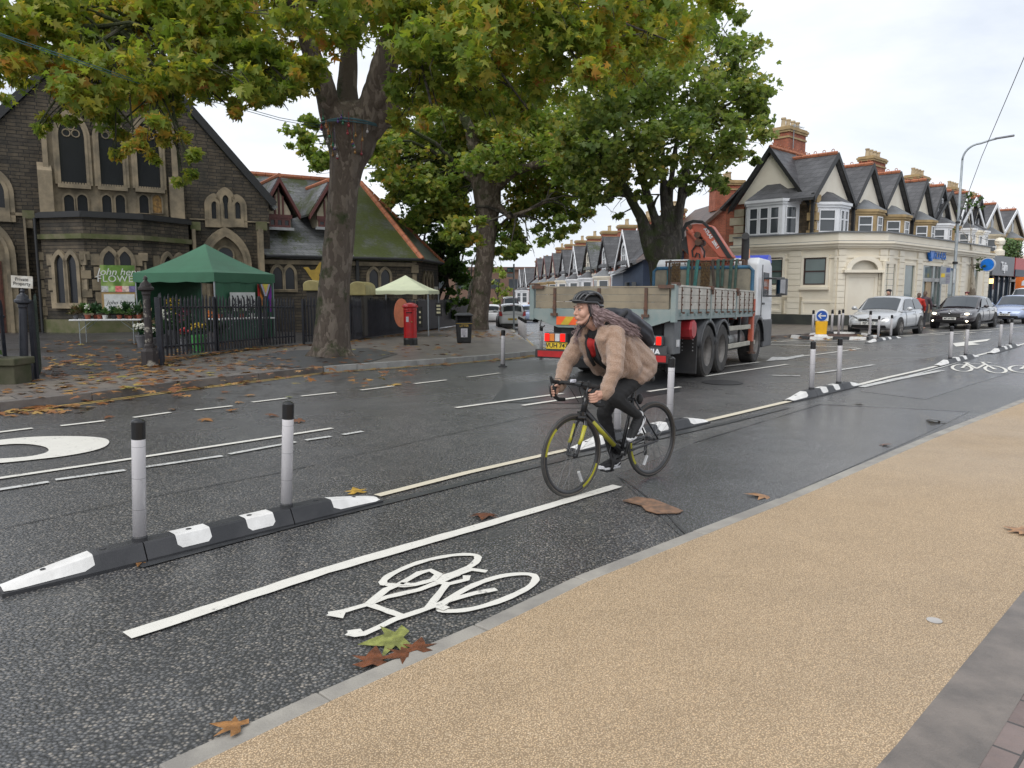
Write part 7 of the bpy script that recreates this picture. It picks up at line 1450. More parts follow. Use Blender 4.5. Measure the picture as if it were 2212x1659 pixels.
a, b_ = HB.lerp(BB, .22), HB.lerp(BB, .80); mb = MB(); mb.tube([a, b_], [.0228,.0228], 10)
for s_ in (-1, 1): pass
mb.build('yellow_decal', YLW, fr, smooth=True)
mb = MB(); mb.tube([HB, HB+V((.012,0,-.05))], .026, 10)
for s_ in (-1, 1): mb.tube([HB+V((.01, s_*.02, -.045)), HB+V((.03, s_*.048, -.09)), HB+V((.075, s_*.052, -.2)), FH+V((-.005, s_*.052, .02)), FH+V((0, s_*.052, -.01))], [.015,.017,.014,.010,.009], 8)
fk_ = mb.build('fork', BLKF, bike, smooth=True)
for s_ in (-1, 1): mb = MB(); mb.tube([HB+V((.036, s_*.0525, -.10)), HB+V((.076, s_*.0545, -.2)), FH+V((-.022, s_*.053, .09))], [.0185,.0155,.0125], 8); mb.build('yellow_panel', YLW, fk_, smooth=True)
def bwheel(c, rear, steer=0):
    e = bpy.data.objects.new('wheel', None); r = .318; w_ = None
    def circ(rr_, y, n_=56): return [(rr_*math.cos(a), y, rr_*math.sin(a)) for a in np.linspace(0, 2*PI, n_, endpoint=False)]
    mb = MB(); mb.tube(circ(r, 0), .0145, 9, closed=True); w_ = mb.build('wheel', BTYRE, bike, smooth=True, loc=c)
    mb = MB()
    for s_ in (-1, 1): mb.tube(circ(r-.006, s_*.0105), .005, 6, closed=True)
    mb.build('tyre_wall', GUM, w_, smooth=True)
    mb = MB(); mb.lathe([(r-.012, -.0095), (r-.036, -.011), (r-.042, 0), (r-.036, .011), (r-.012, .0095)], 56, (0,0,0), 'y', False); mb.build('rim', BLKF, w_, smooth=True)
    for a0, a1 in (((.1, .9), (3.5, 4.3)) if not rear else ((5.6, 6.3),)):
        mb = MB()
        for s_ in (-1, 1): mb.sheet([[((r-q)*math.cos(a), s_*.0122, (r-q)*math.sin(a)) for a in np.linspace(a0, a1, 16)] for q in (.014, .036)])
        mb.build('yellow_decal', YLW, w_)
    mb = MB(); n_ = 26
    for k in range(n_):
        a = 2*PI*k/n_; s_ = 1 if k % 2 else -1; b2 = a + (.55 if (k//2) % 2 else -.55); mb.tube([(.022*math.cos(b2), s_*.028, .022*math.sin(b2)), ((r-.04)*math.cos(a), 0, (r-.04)*math.sin(a))], .0011, 4, cap=False)
    mb.build('spoke', ALLOY, w_); mb = MB(); mb.lathe([(.011,-.05),(.012,-.033),(.022,-.031),(.022,-.026),(.014,-.02),(.014,.02),(.022,.026),(.022,.031),(.012,.033),(.011,.05)], 16, (0,0,0), 'y'); mb.build('hub', BLKF, w_)
    mb = MB(); a = R(-115) if not rear else R(-60); c0 = V((.2*math.cos(a), .012, .2*math.sin(a))); d = V((math.cos(a), 0, math.sin(a))); mb.tube([c0-d*.045, c0+d*.045], .014, 6); mb.build('spoke_reflector', CLR, w_)
    return w_
bwheel(FH, False); rw = bwheel(RH, True)
mb = MB()
for k, r_ in enumerate((.052,.046,.04,.035,.03,.026)): mb.lathe([(r_, -.044-k*.004), (r_, -.046-k*.004)], 20, tuple(RH), 'y')
mb.build('cassette', ALLOY, bike)
ca = V((-.036, 0, .158)).normalized()*.170; PLc, PRc = BB + ca + V((0,.075,0)), BB - ca + V((0,-.075,0))
mb = MB(); mb.lathe([(.092,-.050),(.094,-.048),(.094,-.045),(.092,-.043),(.07,-.043),(.07,-.050)], 30, tuple(BB), 'y', False); mb.lathe([(.07,-.05),(.07,-.045)], 5, tuple(BB), 'y'); mb.build('chainring', BLKF, bike)
mb = MB(); mb.tube([BB+V((0,-.052,.093)), BB+V((-.2,-.052,.09)), RH+V((0,-.05,.045)), RH+V((-.045,-.05,0)), RH+V((.0,-.05,-.06)), RH+V((.02,-.05,-.11)), BB+V((-.1,-.052,-.09)), BB+V((0,-.052,-.093)), BB+V((.09,-.052,0))], .005, 4, closed=True); mb.build('chain', CHAS, bike)
mb = MB(); mb.box(tuple(RH+V((.01,-.06,-.07))), (.025,.02,.13)); mb.lathe([(.022,-.065),(.022,-.05)], 12, tuple(RH+V((.02,0,-.13))), 'y'); mb.build('rear_derailleur', BLKF, bike, bevel=.005)
for c, s_ in ((PLc, 1), (PRc, -1)):
    mb = MB(); b0 = BB + V((0, s_*.055, 0)); e_ = V((c.x, s_*.07, c.z)); mb.tube([b0, e_], [.017,.012], 8); cr = mb.build('crank_arm', BLKF, bike, smooth=True)
    mb = MB(); mb.box((c.x, s_*.12, c.z), (.09, .085, .018)); mb.cyl((c.x, s_*.07, c.z), (c.x, s_*.16, c.z), .008, 8); pd = mb.build('pedal', BLKF, cr, bevel=.004)
mb = MB(); mb.tube([STT_, V((-.225,0,.845))], .0135, 10); mb.cyl(STT_+V((.006,0,-.012)), STT_+V((-.004,0,.012)), .02, 10); mb.build('seatpost', BLKF, bike)
mb = MB(); mb.cap((-.36,-.045,.875), (-.36,.045,.875), .035, .035); mb.cap((-.35,.03,.88), (-.2,.01,.885), .032, .022); mb.cap((-.35,-.03,.88), (-.2,-.01,.885), .032, .022); mb.cap((-.24,0,.885), (-.10,0,.882), .024, .016); organic(mb, 'saddle', M('saddle_black', (.02,.02,.02), .45), bike, .008, 3)
mb = MB(); mb.tube([HT+V((-.004,0,0)), HT+V((-.012,0,.05))], .019, 10); mb.tube([HT+V((-.008,0,.035)), V((.46,0,.885))], .018, 10); mb.cyl((.46,-.025,.885), (.46,.025,.885), .024, 12); mb.build('stem', BLKF, bike)
for s_ in (-1, 1):
    P = [(.46, 0, .885), (.46, s_*.10, .885), (.462, s_*.165, .886), (.48, s_*.195, .886), (.515, s_*.202, .880), (.545, s_*.204, .855), (.553, s_*.206, .815), (.535, s_*.207, .772), (.495, s_*.208, .748), (.43, s_*.209, .742)]
    mb = MB(); mb.tube(P, [.0135,.0135,.016,.017,.017,.017,.016,.016,.016,.016], 9); hbm = mb.build('handlebar', TAPE, bike, smooth=True)
    mb = MB(); mb.cap((.51, s_*.202, .89), (.575, s_*.203, .90), .017, .016); mb.cap((.575, s_*.203, .90), (.59, s_*.203, .935), .015, .011); organic(mb, 'brake_hood', TAPE, hbm, .006, 2)
    mb = MB(); mb.tube([(.585, s_*.20, .895), (.605, s_*.198, .86), (.598, s_*.196, .81), (.585, s_*.194, .775)], [.009,.008,.007,.006], 7); mb.build('brake_lever', BLKF, hbm, smooth=True)
    mb = MB(); mb.tube([(.59, s_*.2, .92), (.57, s_*.12, .93), (.53, s_*.05, .86), (.45, s_*.03, .74)], .003, 5); mb.build('cable', BLKM, bike)
mb = MB(); mb.box((.47, -.07, .908), (.04, .03, .026)); mb.cyl((.49,-.07,.908), (.50,-.07,.908), .012, 10); mb.build('front_light', M('lamp_white', (.6,.6,.66), .25, coat=.5), bike, bevel=.006)
mb = MB(); mb.cap((.445,-.02,.62), (.5,-.02,.63), .02, .012); mb.cap((.445,.02,.62), (.5,.02,.63), .02, .012); mb.box((.455,0,.655), (.03,.05,.03)); mb.build('brake_caliper', BLKF, bike)
mb = MB(); mb.ell((-.27, 0, .70), (.035, .025, .045), 10, 7); mb.build('rear_light', BLKM, bike)
# ---------------------------------------------------------------- the rider
SKIN = M('skin', (.60,.36,.27), .48, col2=(.52,.29,.21), sc_=9, bmp=.05, bsc=120); 
FLEE = None
def fleece():
    m, t, b = newmat('teddy_fleece'); tc = t('ShaderNodeTexCoord').outputs['Object']; v = t('ShaderNodeTexVoronoi', i={'Scale': 150.0}); t.l.new(tc, v.inputs['Vector']); n_ = noise(t, tc, 9, 4)
    c = t.mix(n_, (.52,.355,.26), (.45,.30,.215)); c = t.mix(t('ShaderNodeMapRange', i={'From Min': .15, 'From Max': .65, 'Value': v.outputs['Distance']}).outputs[0], c, (.34,.215,.145))
    t.l.new(c, b.inputs['Base Color']); b.inputs['Roughness'].default_value = .95; b.inputs['Sheen Weight'].default_value = .4
    bump(t, b, t.math('ADD', t.math('MULTIPLY', v.outputs['Distance'], -1.2), t.math('MULTIPLY', noise(t, tc, 25, 3), 1.0)), .8, .010); MATS['teddy_fleece'] = m; return m
FLEE = fleece(); BLKC = M('black_cloth', (.012,.012,.013), .85, col2=(.02,.02,.021), sc_=8, bmp=.2, bsc=40); REDC = M('red_cloth', (.42,.02,.018), .75)
HAIR = M('purple_hair', (.20,.135,.13), .5, col2=(.37,.275,.275), sc_=14, lo=.35, hi=.65); HAIRD = M('dark_hair', (.05,.034,.034), .55, col2=(.10,.07,.07), sc_=20)
YAW = R(-14); HC = V((.385, -.015, 1.47)); HM = MX.Translation(HC) @ MX.Rotation(YAW, 4, 'Z') @ MX.Rotation(R(4), 4, 'Y')
def hm(p): return HM @ V(p)
LS, LE, LW, LHd = V((.235,.165,1.275)), V((.335,.245,1.02)), V((.425,.232,.835)), V((.50,.208,.79))
RS, RE, RW, RHd = V((.265,-.165,1.275)), V((.365,-.255,1.025)), V((.455,-.232,.855)), V((.535,-.208,.80))
LHp, LK, LA = V((-.21,.085,.96)), V((.205,.125,.77)), V((-.125,.118,.585)); RHp, RK, RAn = V((-.21,-.085,.96)), V((.06,-.11,.60)), V((-.085,-.118,.215))
mb = MB()
for p, q, a, c in (((-.22,0,1.0),(0,0,1.15),.12,.12),((0,0,1.15),(.2,0,1.26),.12,.11),((.2,.08,1.25),(.2,-.08,1.25),.06,.06)): mb.cap(p, q, a, c)
mb.cap((.215,0,1.30), hm((-.02,0,-.09)), .058, .053)
for s_, e_, w_, h_ in ((LS, LE, LW, LHd), (RS, RE, RW, RHd)): mb.cap(s_, e_, .042, .040); mb.cap(e_, w_, .040, .028)
for h_, k_, a_ in ((LHp, LK, LA), (RHp, RK, RAn)): mb.cap(h_, k_, .078, .052); mb.cap(k_, a_, .052, .033)
# head
old = mb.m; mb.m = HM
mb.ell((-.018,0,.025), (.100,.077,.098)); mb.ell((.030,0,-.012), (.070,.064,.082)); mb.cap((.03,0,-.07), (.066,0,-.098), .045, .021); mb.cap((.015,.050,-.055), (.06,.014,-.098), .022, .017); mb.cap((.015,-.050,-.055), (.06,-.014,-.098), .022, .017)
mb.cap((.092,0,.014), (.113,0,-.027), .0075, .0108); mb.ell((.098,.011,-.031), (.009,.007,.007)); mb.ell((.098,-.011,-.031), (.009,.007,.007)); mb.ell((.072,0,-.056), (.023,.034,.030)); mb.ell((.050,0,-.045), (.046,.050,.052))
for s_ in (-1, 1): mb.ell((.060, s_*.036, -.026), (.032,.030,.036)); mb.ell((.077, s_*.032, .024), (.018,.026,.012)); mb.ell((-.012, s_*.078, -.01), (.018,.010,.03))
mb.ell((.094,0,-.058), (.016,.022,.016)); mb.ell((.079,0,-.098), (.018,.018,.013))
mb.m = old
def hand(wrist, gp_, axis, palm, sgn):
    """a hand closed on a bar: palm side of the bar, four fingers wrapping, thumb the other way"""
    ax = V(axis).normalized(); pm = V(palm); pm = (pm - ax*pm.dot(ax)).normalized(); si = ax.cross(pm)*sgn
    def rim(ang, r): return pm*math.cos(ang)*r + si*math.sin(ang)*r
    c = V(gp_); kn = []
    for i, (of, ln) in enumerate(((-.030,.92),(-.010,1.0),(.010,.97),(.030,.8))):
        o = c + ax*of; P = [o + rim(-.5, .036), o + rim(.55, .031), o + rim(1.5*ln, .028), o + rim(2.35*ln, .0265), o + rim(3.1*ln, .027)]; rad = [.0112,.0102,.0092,.0084,.0075]
        for a, b_, ra, rb in zip(P[:-1], P[1:], rad[:-1], rad[1:]): mb.cap(a, b_, ra, rb, 8)
        kn.append(P[0]); mb.cap(wrist, P[0], .021, .0135, 8)
    o = c + ax*.036; T_ = [wrist.lerp(c, .45) + rim(-1.0, .022), o + rim(-1.3, .034), o + ax*.012 + rim(-2.0, .029), o + ax*.014 + rim(-2.7, .027)]
    for a, b_, ra, rb in zip(T_[:-1], T_[1:], (.016,.013,.011), (.013,.011,.0085)): mb.cap(a, b_, ra, rb, 8)
    mb.cap(wrist, kn[1].lerp(kn[2], .5), .026, .022)
hand(LW, (.545,.206,.815), (.25,0,.97), (-.62,.78,.1), -1); hand(RW, (.548,-.206,.82), (.2,0,.97), (-.62,-.78,.1), 1)
person = organic(mb, 'person', SKIN, None, .0042, 3); person.location = BO; person.rotation_euler = (0, 0, BH)
tag(person, 'cyclist in a tan fleece coat and black helmet with long curly mauve hair', 'person')
# face
LIP = M('lip', (.45,.20,.17), .45); EYEW = M('eye_white', (.62,.58,.55), .2); IRIS = M('iris', (.03,.02,.015), .15); BROW = M('eyebrow', (.07,.04,.03), .8)
mb = MB(); mb.m = HM; mb.ell((.1025,0,-.054), (.0075,.0155,.0048), 12, 6); mb.ell((.101,0,-.064), (.0075,.0135,.0055), 12, 6); mb.build('lips', LIP, person, smooth=True); mb = MB(); mb.m = HM; mb.ell((.1055,0,-.0592), (.0045,.010,.0013), 10, 5); mb.build('mouth_gap', IRIS, person)
for s_ in (-1, 1):
    mb = MB(); mb.m = HM; mb.ell((.0868, s_*.0325, .004), (.0075,.0135,.0062), 12, 8); ey = mb.build('eye', EYEW, person, smooth=True)
    mb = MB(); mb.m = HM; mb.ell((.0928, s_*.0325, .004), (.003,.0056,.0056), 10, 6); mb.build('iris', IRIS, ey)
    mb = MB(); mb.m = HM; mb.tube([(.090, s_*.019, .006), (.0955, s_*.029, .0108), (.0925, s_*.040, .009), (.086, s_*.047, .003)], [.0015,.0024,.0024,.0012], 6); mb.build('eyelash', BROW, ey)
    mb = MB(); mb.m = HM; mb.tube([(.098, s_*.014, .024), (.0985, s_*.03, .030), (.088, s_*.05, .026)], [.0018,.0026,.0012], 6); mb.build('eyebrow', BROW, person)
# hair under the helmet and long curls over the shoulder
mb = MB(); mb.m = HM; mb.ell((-.04,0,.01), (.095,.085,.098)); mb.cap((-.06,.035,-.04), (-.08,.035,-.10), .04, .036); mb.cap((-.06,-.035,-.05), (-.08,-.035,-.10), .04, .036); mb.cap((.02,.072,.04), (-.0,.078,-.03), .018, .022); mb.cap((.02,-.072,.04), (-.0,-.078,-.05), .018, .024); organic(mb, 'hair', HAIRD, person, .008, 3)
mb = MB()
for i in range(520):
    lf = i < 450; sd_ = i < 130; s_ = 1 if lf else -1
    a = hm((random.uniform(-.10, .0), s_*random.uniform(.045, .085), random.uniform(-.08, .01)))
    if lf: e = V((random.uniform(-.04, .20), random.uniform(.10, .215), random.uniform(1.20, 1.34))); e.z = max(e.z, 1.37 - abs(e.y-.12)*1.1 - .25*max(0, .1-e.x)) if random.random() < .8 else e.z; m_ = V((random.uniform(.16, .27), random.uniform(.10, .20), random.uniform(1.38, 1.45)))
    if sd_: a = hm((random.uniform(-.05, .012), random.uniform(.076, .092), random.uniform(-.0, .05))); e = hm((random.uniform(-.10, -.01), random.uniform(.055, .10), random.uniform(-.15, -.06))); m_ = a.lerp(e, .5) + (hm((0,.02,0))-HC)*.6
    elif not lf: e = V((.36+random.uniform(-.03,.05), -random.uniform(.08,.16), random.uniform(1.18,1.3))); m_ = a.lerp(e, .5) + V((0,-.03,.02))
    n_ = 40; ph = random.uniform(0, 6.28); tw = random.uniform(4, 7) if not sd_ else 3; r0 = random.uniform(.008, .015); P = []
    for q in np.linspace(0, 1, n_):
        c = a*(1-q)**2 + m_*2*q*(1-q) + e*q*q; g = min(1, q*3)*r0; P.append(c + V((math.cos(ph+q*tw*6.28), math.sin(ph+q*tw*6.28), .4*math.cos(ph*1.3+q*tw*6.28)))*g)
    mb.tube(P, [.003*(1-.4*q) for q in np.linspace(0, 1, n_)], 5)
mb.build('curls', HAIR, person, smooth=True)
# helmet
HEL = M('helmet_black', (.014,.015,.018), .3, coat=.5); HELM_ = HM @ MX.Translation((-.018,0,.060)) @ MX.Rotation(R(-7), 4, 'Y')
mb = MB(); mb.m = HELM_; rows = []
for i in range(9):
    th = PI/2*i/8*1.02; rows.append([(.122*math.sin(th)*math.cos(a), .090*math.sin(th)*math.sin(a), .072*math.cos(th)) for a in np.linspace(0, 2*PI, 33)])
mb.sheet(rows); hel = mb.build('helmet', M('helmet_inner', (.006,.006,.007), .7), person, smooth=True)
for k, yk_ in enumerate((-.082,-.052,-.019,.019,.052,.082)):
    mb = MB(); mb.m = HELM_; P = []; rr2 = []
    for q in np.linspace(-.12, PI+.12, 15):
        w2 = math.sqrt(max(.05, 1-(yk_/.105)**2)); P.append((.126*math.cos(q)*w2, yk_*(.72+.28*math.sin(max(0, min(PI, q)))), .080*math.sin(q)*(.55+.45*w2) - .004)); rr2.append(.0125 - .003*abs(math.cos(q)))
    mb.tube(P, rr2, 8); mb.build('rib', HEL, hel, smooth=True)
mb = MB(); mb.m = HELM_; P = [(.122*math.cos(a), .093*math.sin(a), -.008 - (.022 if math.cos(a) < -.3 else 0)) for a in np.linspace(0, 2*PI, 40, endpoint=False)]; mb.tube(P, .012, 8, closed=True); mb.tube([(.05*math.cos(a), .09*math.sin(a), .064) for a in np.linspace(.4, 2.7, 8)], .011, 6); mb.tube([(.02+.06*math.cos(a), .092*math.sin(a), .052) for a in np.linspace(PI*.0, PI, 9)], .006, 6); mb.build('rim', HEL, hel, smooth=True)
mb = MB(); mb.m = HELM_; rows = [[(.118*math.cos(a)+q*.05, .086*math.sin(a), .0+.008-q*.012) for a in np.linspace(-1.05, 1.05, 13)] for q in (0, .5, 1)]; rows[2] = [((x-.0)-.03*abs(a_)**2, y, z) for (x, y, z), a_ in zip(rows[2], np.linspace(-1, 1, 13))]; mb.sheet(rows); vz = mb.build('visor', HEL, hel, smooth=True); vz.modifiers.new('s', 'SOLIDIFY').thickness = .006
mb = MB()
for s_ in (-1, 1): mb.tube([hm((.03, s_*.085, .03)), hm((.02, s_*.083, -.03)), hm((.035, s_*.066, -.09)), hm((.05, s_*.03, -.13)), hm((.055, 0, -.137))], .0055, 6); mb.tube([hm((-.07, s_*.088, .03)), hm((-.03, s_*.09, -.03)), hm((.022, s_*.08, -.05))], .005, 6)
mb.tube([hm((.055,0,-.137)), hm((.075,-.02,-.17)), hm((.08,-.03,-.2))], .006, 6); mb.build('chin_strap', BLKC, hel)
# clothes
def folds(amp, fr):
    def f(co, no):
        q = co*fr; w_ = np.sin(q[:,2]*1.0+np.sin(q[:,0]*.6+1)*1.2+q[:,1]*.5)*.55 + np.sin(q[:,2]*1.9-q[:,0]*1.2+np.sin(q[:,1]*1.4)*1.1)*.45
        n2 = np.sin(co[:,0]*210+np.sin(co[:,2]*170))*np.sin(co[:,1]*190+np.sin(co[:,0]*160))*np.sin(co[:,2]*205)
        return co + no*(amp*w_ + .0006*n2)[:, None]
    return f
mb = MB()
for y in (-.07, .07):
    mb.cap((-.17,y*1.1,1.03), (.03,y,1.17), .138, .132); mb.cap((.03,y,1.17), (.18,y*1.15,1.245), .132, .10); mb.cap((-.20,y*1.35,.985), (-.07,y*1.8,.925), .115, .09); mb.cap((-.07,y*1.8,.94), (.04,y*1.8,.99), .095, .07)
mb.ell((-.20,0,1.0), (.145,.185,.14)); mb.cap((-.24,0,1.07), (.0,0,1.23), .09, .09)
for sg in (-1, 1): mb.cap((.10,sg*.115,1.2), (.02,sg*.13,1.0), .09, .10); mb.cap((.18,sg*.115,1.16), (.10,sg*.125,1.0), .06, .07)
for s_, e_, w_, sg in ((LS, LE, LW, 1), (RS, RE, RW, -1)): mb.cap(s_+V((-.01,-.02*sg,-.005)), e_, .083, .068); mb.cap(e_, w_+V((0,0,.02)), .068, .052); mb.cap(e_.lerp(w_, .8), w_+V((.006,0,-.0)), .056, .055)
for sg in (-1, 1): mb.cap((.20,sg*.085,1.325), (.315,sg*.085,1.315), .042, .038); mb.cap((.315,sg*.09,1.315), (.345,sg*.09,1.23), .040, .036); mb.cap((.345,sg*.09,1.23), (.26,sg*.10,1.08), .042, .045); mb.cap((.17,0,1.345), (.20,sg*.085,1.335), .04, .042); mb.cap((.26,sg*.10,1.08), (.12,sg*.125,.97), .05, .05)
for sg in (-1, 1): mb.cap((.17,sg*.13,1.345), (.27,sg*.145,1.315), .03, .03); mb.cap((.27,sg*.145,1.315), (.345,sg*.125,1.24), .03, .024)
coat = organic(mb, 'fleece_coat', FLEE, person, .0075, 3, folds(.0052, 40.0))
mb = MB()
for y in (-.045, .045): mb.cap((-.0,y,1.06), (.16,y,1.15), .13, .13); mb.cap((.16,y,1.15), (.27,y*.8,1.27), .13, .07)
mb.cap((.24,0,1.26), (.25,0,1.31), .062, .058); jer = organic(mb, 'jersey', BLKC, person, .009, 3)
mb = MB()
for y in (-.05, .05): mb.cap((.295,y,1.20), (.262,y*1.1,1.13), .062, .05)
organic(mb, 'red_panel', REDC, jer, .008, 2); mb = MB(); mb.tube([(.34,.06,1.27), (.345,.05,1.2), (.315,.05,1.1), (.25,.05,1.02)], .016, 6); mb.tube([(.34,-.06,1.27), (.345,-.05,1.2), (.315,-.05,1.1), (.25,-.05,1.02)], .016, 6); mb.build('bag_strap', BLKC, person, smooth=True)
mb = MB()
mb.ell((-.21,0,.965), (.14,.165,.12))
for h_, k_, a_ in ((LHp, LK, LA), (RHp, RK, RAn)): mb.cap(h_, k_, .095, .064); mb.cap(k_, k_.lerp(a_, .45), .064, .055); mb.cap(k_.lerp(a_, .45), k_.lerp(a_, .93), .056, .041)
organic(mb, 'leggings', BLKC, person, .008, 4, folds(.003, 60.0))
SHOE = M('shoe_black', (.014,.014,.016), .7, bmp=.3, bsc=120); SOLE = M('shoe_sole_white', (.70,.70,.72), .5)
def shoe(heel, toe, up, y, lb):
    h, t_ = V(heel), V(toe); d = (t_-h).normalized(); u = V(up); u = (u - d*u.dot(d)).normalized(); L_ = .27; mb = MB(); s_ = V((0,1,0))
    for q in (-1, 1): mb.cap(h+d*.045+u*.04+s_*q*.012, h+d*.15+u*.033+s_*q*.018, .034, .032); mb.cap(h+d*.15+u*.033+s_*q*.018, h+d*.235+u*.022+s_*q*.014, .032, .022)
    mb.cap(h+d*.05+u*.06, h+d*.055+u*.10, .036, .038); mb.cap(h+d*.08+u*.06, h+d*.15+u*.045, .03, .026)
    sh = organic(mb, 'shoe', SHOE, person, .006, 3); mb = MB(); P = []
    for q in np.linspace(0, 1, 12): w_ = .030 + .014*math.sin(q*PI)*(.6+.6*q) ; P.append((h + d*(.005+q*.262) + u*(.012*(q > .9)), w_ if 0 < q < 1 else .014))
    mb.add([tuple(p - s_*w_ - u*.004) for p, w_ in P] + [tuple(p + s_*w_ - u*.004) for p, w_ in P] + [tuple(p - s_*w_*.95 + u*.024) for p, w_ in P] + [tuple(p + s_*w_*.95 + u*.024) for p, w_ in P],
        [(i, i+1, 13+i, 12+i) for i in range(11)] + [(24+i, 36+i, 37+i, 25+i) for i in range(11)] + [(i, 24+i, 25+i, i+1) for i in range(11)] + [(12+i, 13+i, 37+i, 36+i) for i in range(11)] + [(0,12,36,24), (11,35,47,23)])
    mb.build('sole', SOLE, sh, bevel=.006)
    mb = MB()
    for q in range(5): c = h + d*(.09+.022*q) + u*(.086-.009*q); mb.tube([c - s_*.022, c + u*.006, c + s_*.022], .0035, 5)
    mb.build('lace', BLKM, sh); mb = MB(); c0 = h+d*.10+s_*.051+u*.03; mb.tube([c0-d*.05+u*.02, c0-u*.004, c0+d*.06-u*.001], [.003,.007,.003], 5); mb.build('side_mark', SOLE, sh)
LF_ = V((PLc.x, .12, PLc.z)); dl = V((.68,0,-.73)); ul = V((.73,0,.68)); shoe(LF_ - dl*.175 + ul*.012, LF_ + dl*.09 + ul*.012, ul, .12, 'l')
RF_ = V((PRc.x, -.12, PRc.z)); dr_ = V((.995,0,.02)); shoe(RF_ - dr_*.165 + V((0,0,.013)), RF_ + dr_*.1 + V((0,0,.013)), (0,0,1), -.12, 'r')
mb = MB(); mb.cap(LA + V((.0,0,.012)), LA + V((-.01,0,-.045)), .036, .037); organic(mb, 'sock', M('sock_white', (.62,.62,.62), .8), person, .007, 1)
mb = MB(); c = LW.lerp(LE, .07); ax = (LW-LE).normalized(); a1 = ax.orthogonal().normalized(); a2 = ax.cross(a1)
mb.tube([c + (a1*math.cos(q)+a2*math.sin(q))*.031 for q in np.linspace(0, 2*PI, 16, endpoint=False)], .008, 6, closed=True); wt_ = mb.build('wristwatch', M('watch_strap', (.35,.12,.04), .5), person); mb = MB(); o_ = V((-.2,.95,.2)); o_ = (o_-ax*o_.dot(ax)).normalized(); mb.cyl(c+o_*.03, c+o_*.04, .019, 14); mb.build('dial', M('watch_dial', (.72,.72,.72), .2), wt_)
# rucksack
bag = empty('rucksack', BO, BH, 'dark navy roll-top rucksack worn on the cyclist back', 'bag'); BAGM = M('bag_navy', (.014,.016,.024), .5, col2=(.03,.032,.042), sc_=5, bmp=.1, bsc=30); mb = MB()
for y in (-.085, .085): mb.cap((-.20,y,1.27), (.02,y,1.40), .085, .075); mb.cap((-.26,y,1.20), (-.20,y,1.27), .06, .085)
mb.cap((.03,-.10,1.43), (.03,.10,1.43), .05, .05); organic(mb, 'bag_body', BAGM, bag, .009, 4, folds(.006, 40.0))
mb = MB(); mb.tube([(.06,.12,1.45), (.15,.13,1.41), (.27,.10,1.37), (.33,.09,1.30)], .014, 6); mb.build('strap', BLKC, bag, smooth=True)
# ================================================================ railings, gate, flower stall
IRON = M('railing_navy', (.012,.014,.022), .45, col2=(.022,.024,.032), sc_=4, bmp=.15, bsc=40, lo=.4, hi=.6); PEEL = M('peeling_paint', (.03,.024,.024), .6, col2=(.34,.31,.26), sc_=4.5, lo=.55, hi=.62, det=8)
def iron_post(p, h, mat, label, name='gate_post'):
    o = empty(name, p, 0, label, 'post'); k = h/1.75; mb = MB(); mb.lathe([(.17*k,-.1),(.17*k,.30*k),(.13*k,.36*k)], 8); mb.build('base', mat, o)
    mb = MB(); mb.lathe([(.10*k,.3*k),(.10*k,.42*k),(.078*k,.45*k),(.07*k,1.42*k),(.085*k,1.45*k),(.085*k,1.5*k)], 16); mb.build('shaft', mat, o)
    mb = MB(); mb.lathe([(.085*k,1.5*k),(.15*k,1.54*k),(.15*k,1.58*k),(.11*k,1.61*k),(.10*k,1.66*k),(.05*k,1.70*k),(.03*k,1.73*k),(.045*k,1.76*k),(.03*k,1.80*k),(.004,1.82*k)], 16); mb.build('cap', mat, o); return o
gp1 = G(53, 821, .12); gpo = iron_post(gp1, 1.5, IRON, 'dark iron gate post with a torn paper sign, at the left edge'); gpo.rotation_euler = (0, .055, 0)
mb = MB(); mb.box((.01, -.02, 1.66), (.36, .012, .2)); sg = mb.build('paper_sign', M('paper_dirty', (.55,.54,.5), .7, col2=(.38,.35,.3), sc_=9), gpo); text('Private\nProperty', 'lettering', INK, sg, (.01, -.03, 1.665), (PI/2, 0, 0), .08, .001)
iron_post(FP[0], 1.78, PEEL, 'peeling cast iron post with ball finial at the start of the railings', 'railing_post')
def railing(name, pts, h, label, gap=.155, w_=.062, solid=False, mat=IRON):
    o = empty(name, pts[0], 0, label, 'railings'); mb = MB(); mr = MB(); P0 = V(pts[0])
    for a, b_ in zip(pts[:-1], pts[1:]):
        d = b_-a; L_ = math.hypot(d.x, d.y); n_ = int(L_/gap); u = V((d.x, d.y, 0)).normalized(); nn = V((-u.y, u.x, 0))
        for i in range(n_):
            c = a.lerp(b_, (i+.5)/n_) - P0; ww = w_/2 if not solid else gap*.49; hh = h*random.uniform(.97, 1.02); t_ = random.uniform(-.012, .012)
            q = [c-u*ww-nn*.012, c+u*ww-nn*.012, c+u*ww+nn*.012, c-u*ww+nn*.012]
            mb.add([tuple(p+V((0,0,.06))) for p in q] + [tuple(p+u*t_+V((0,0,hh*.93))) for p in q] + [tuple((q[0]+q[3])/2+u*(ww*.6+t_)+V((0,0,hh))), tuple((q[1]+q[2])/2+u*(t_-ww*.3)+V((0,0,hh)))], [(0,1,5,4),(1,2,6,5),(2,3,7,6),(3,0,4,7),(4,5,9,8),(6,7,8,9),(5,6,9),(7,4,8)])
        for z in (.28, h*.8): mr.tube([a-P0+nn*.035+V((0,0,z)), b_-P0+nn*.035+V((0,0,z))], .026, 6)
        for i in range(0, int(L_/2.4)+1): c = a.lerp(b_, min(1, i*2.4/L_)) - P0 + nn*.05; mr.box((c.x, c.y, h*.46), (.07, .07, h*.95))
    mb.build('slat', mat, o); mr.build('rail', IRON, o); return o
railing('railings', [FP[0]+V((.25,.1,0)), FP[1], FP[2], G(640,745,.12)], 1.5, 'dark pointed railings in front of the green gazebo, left of the big plane')
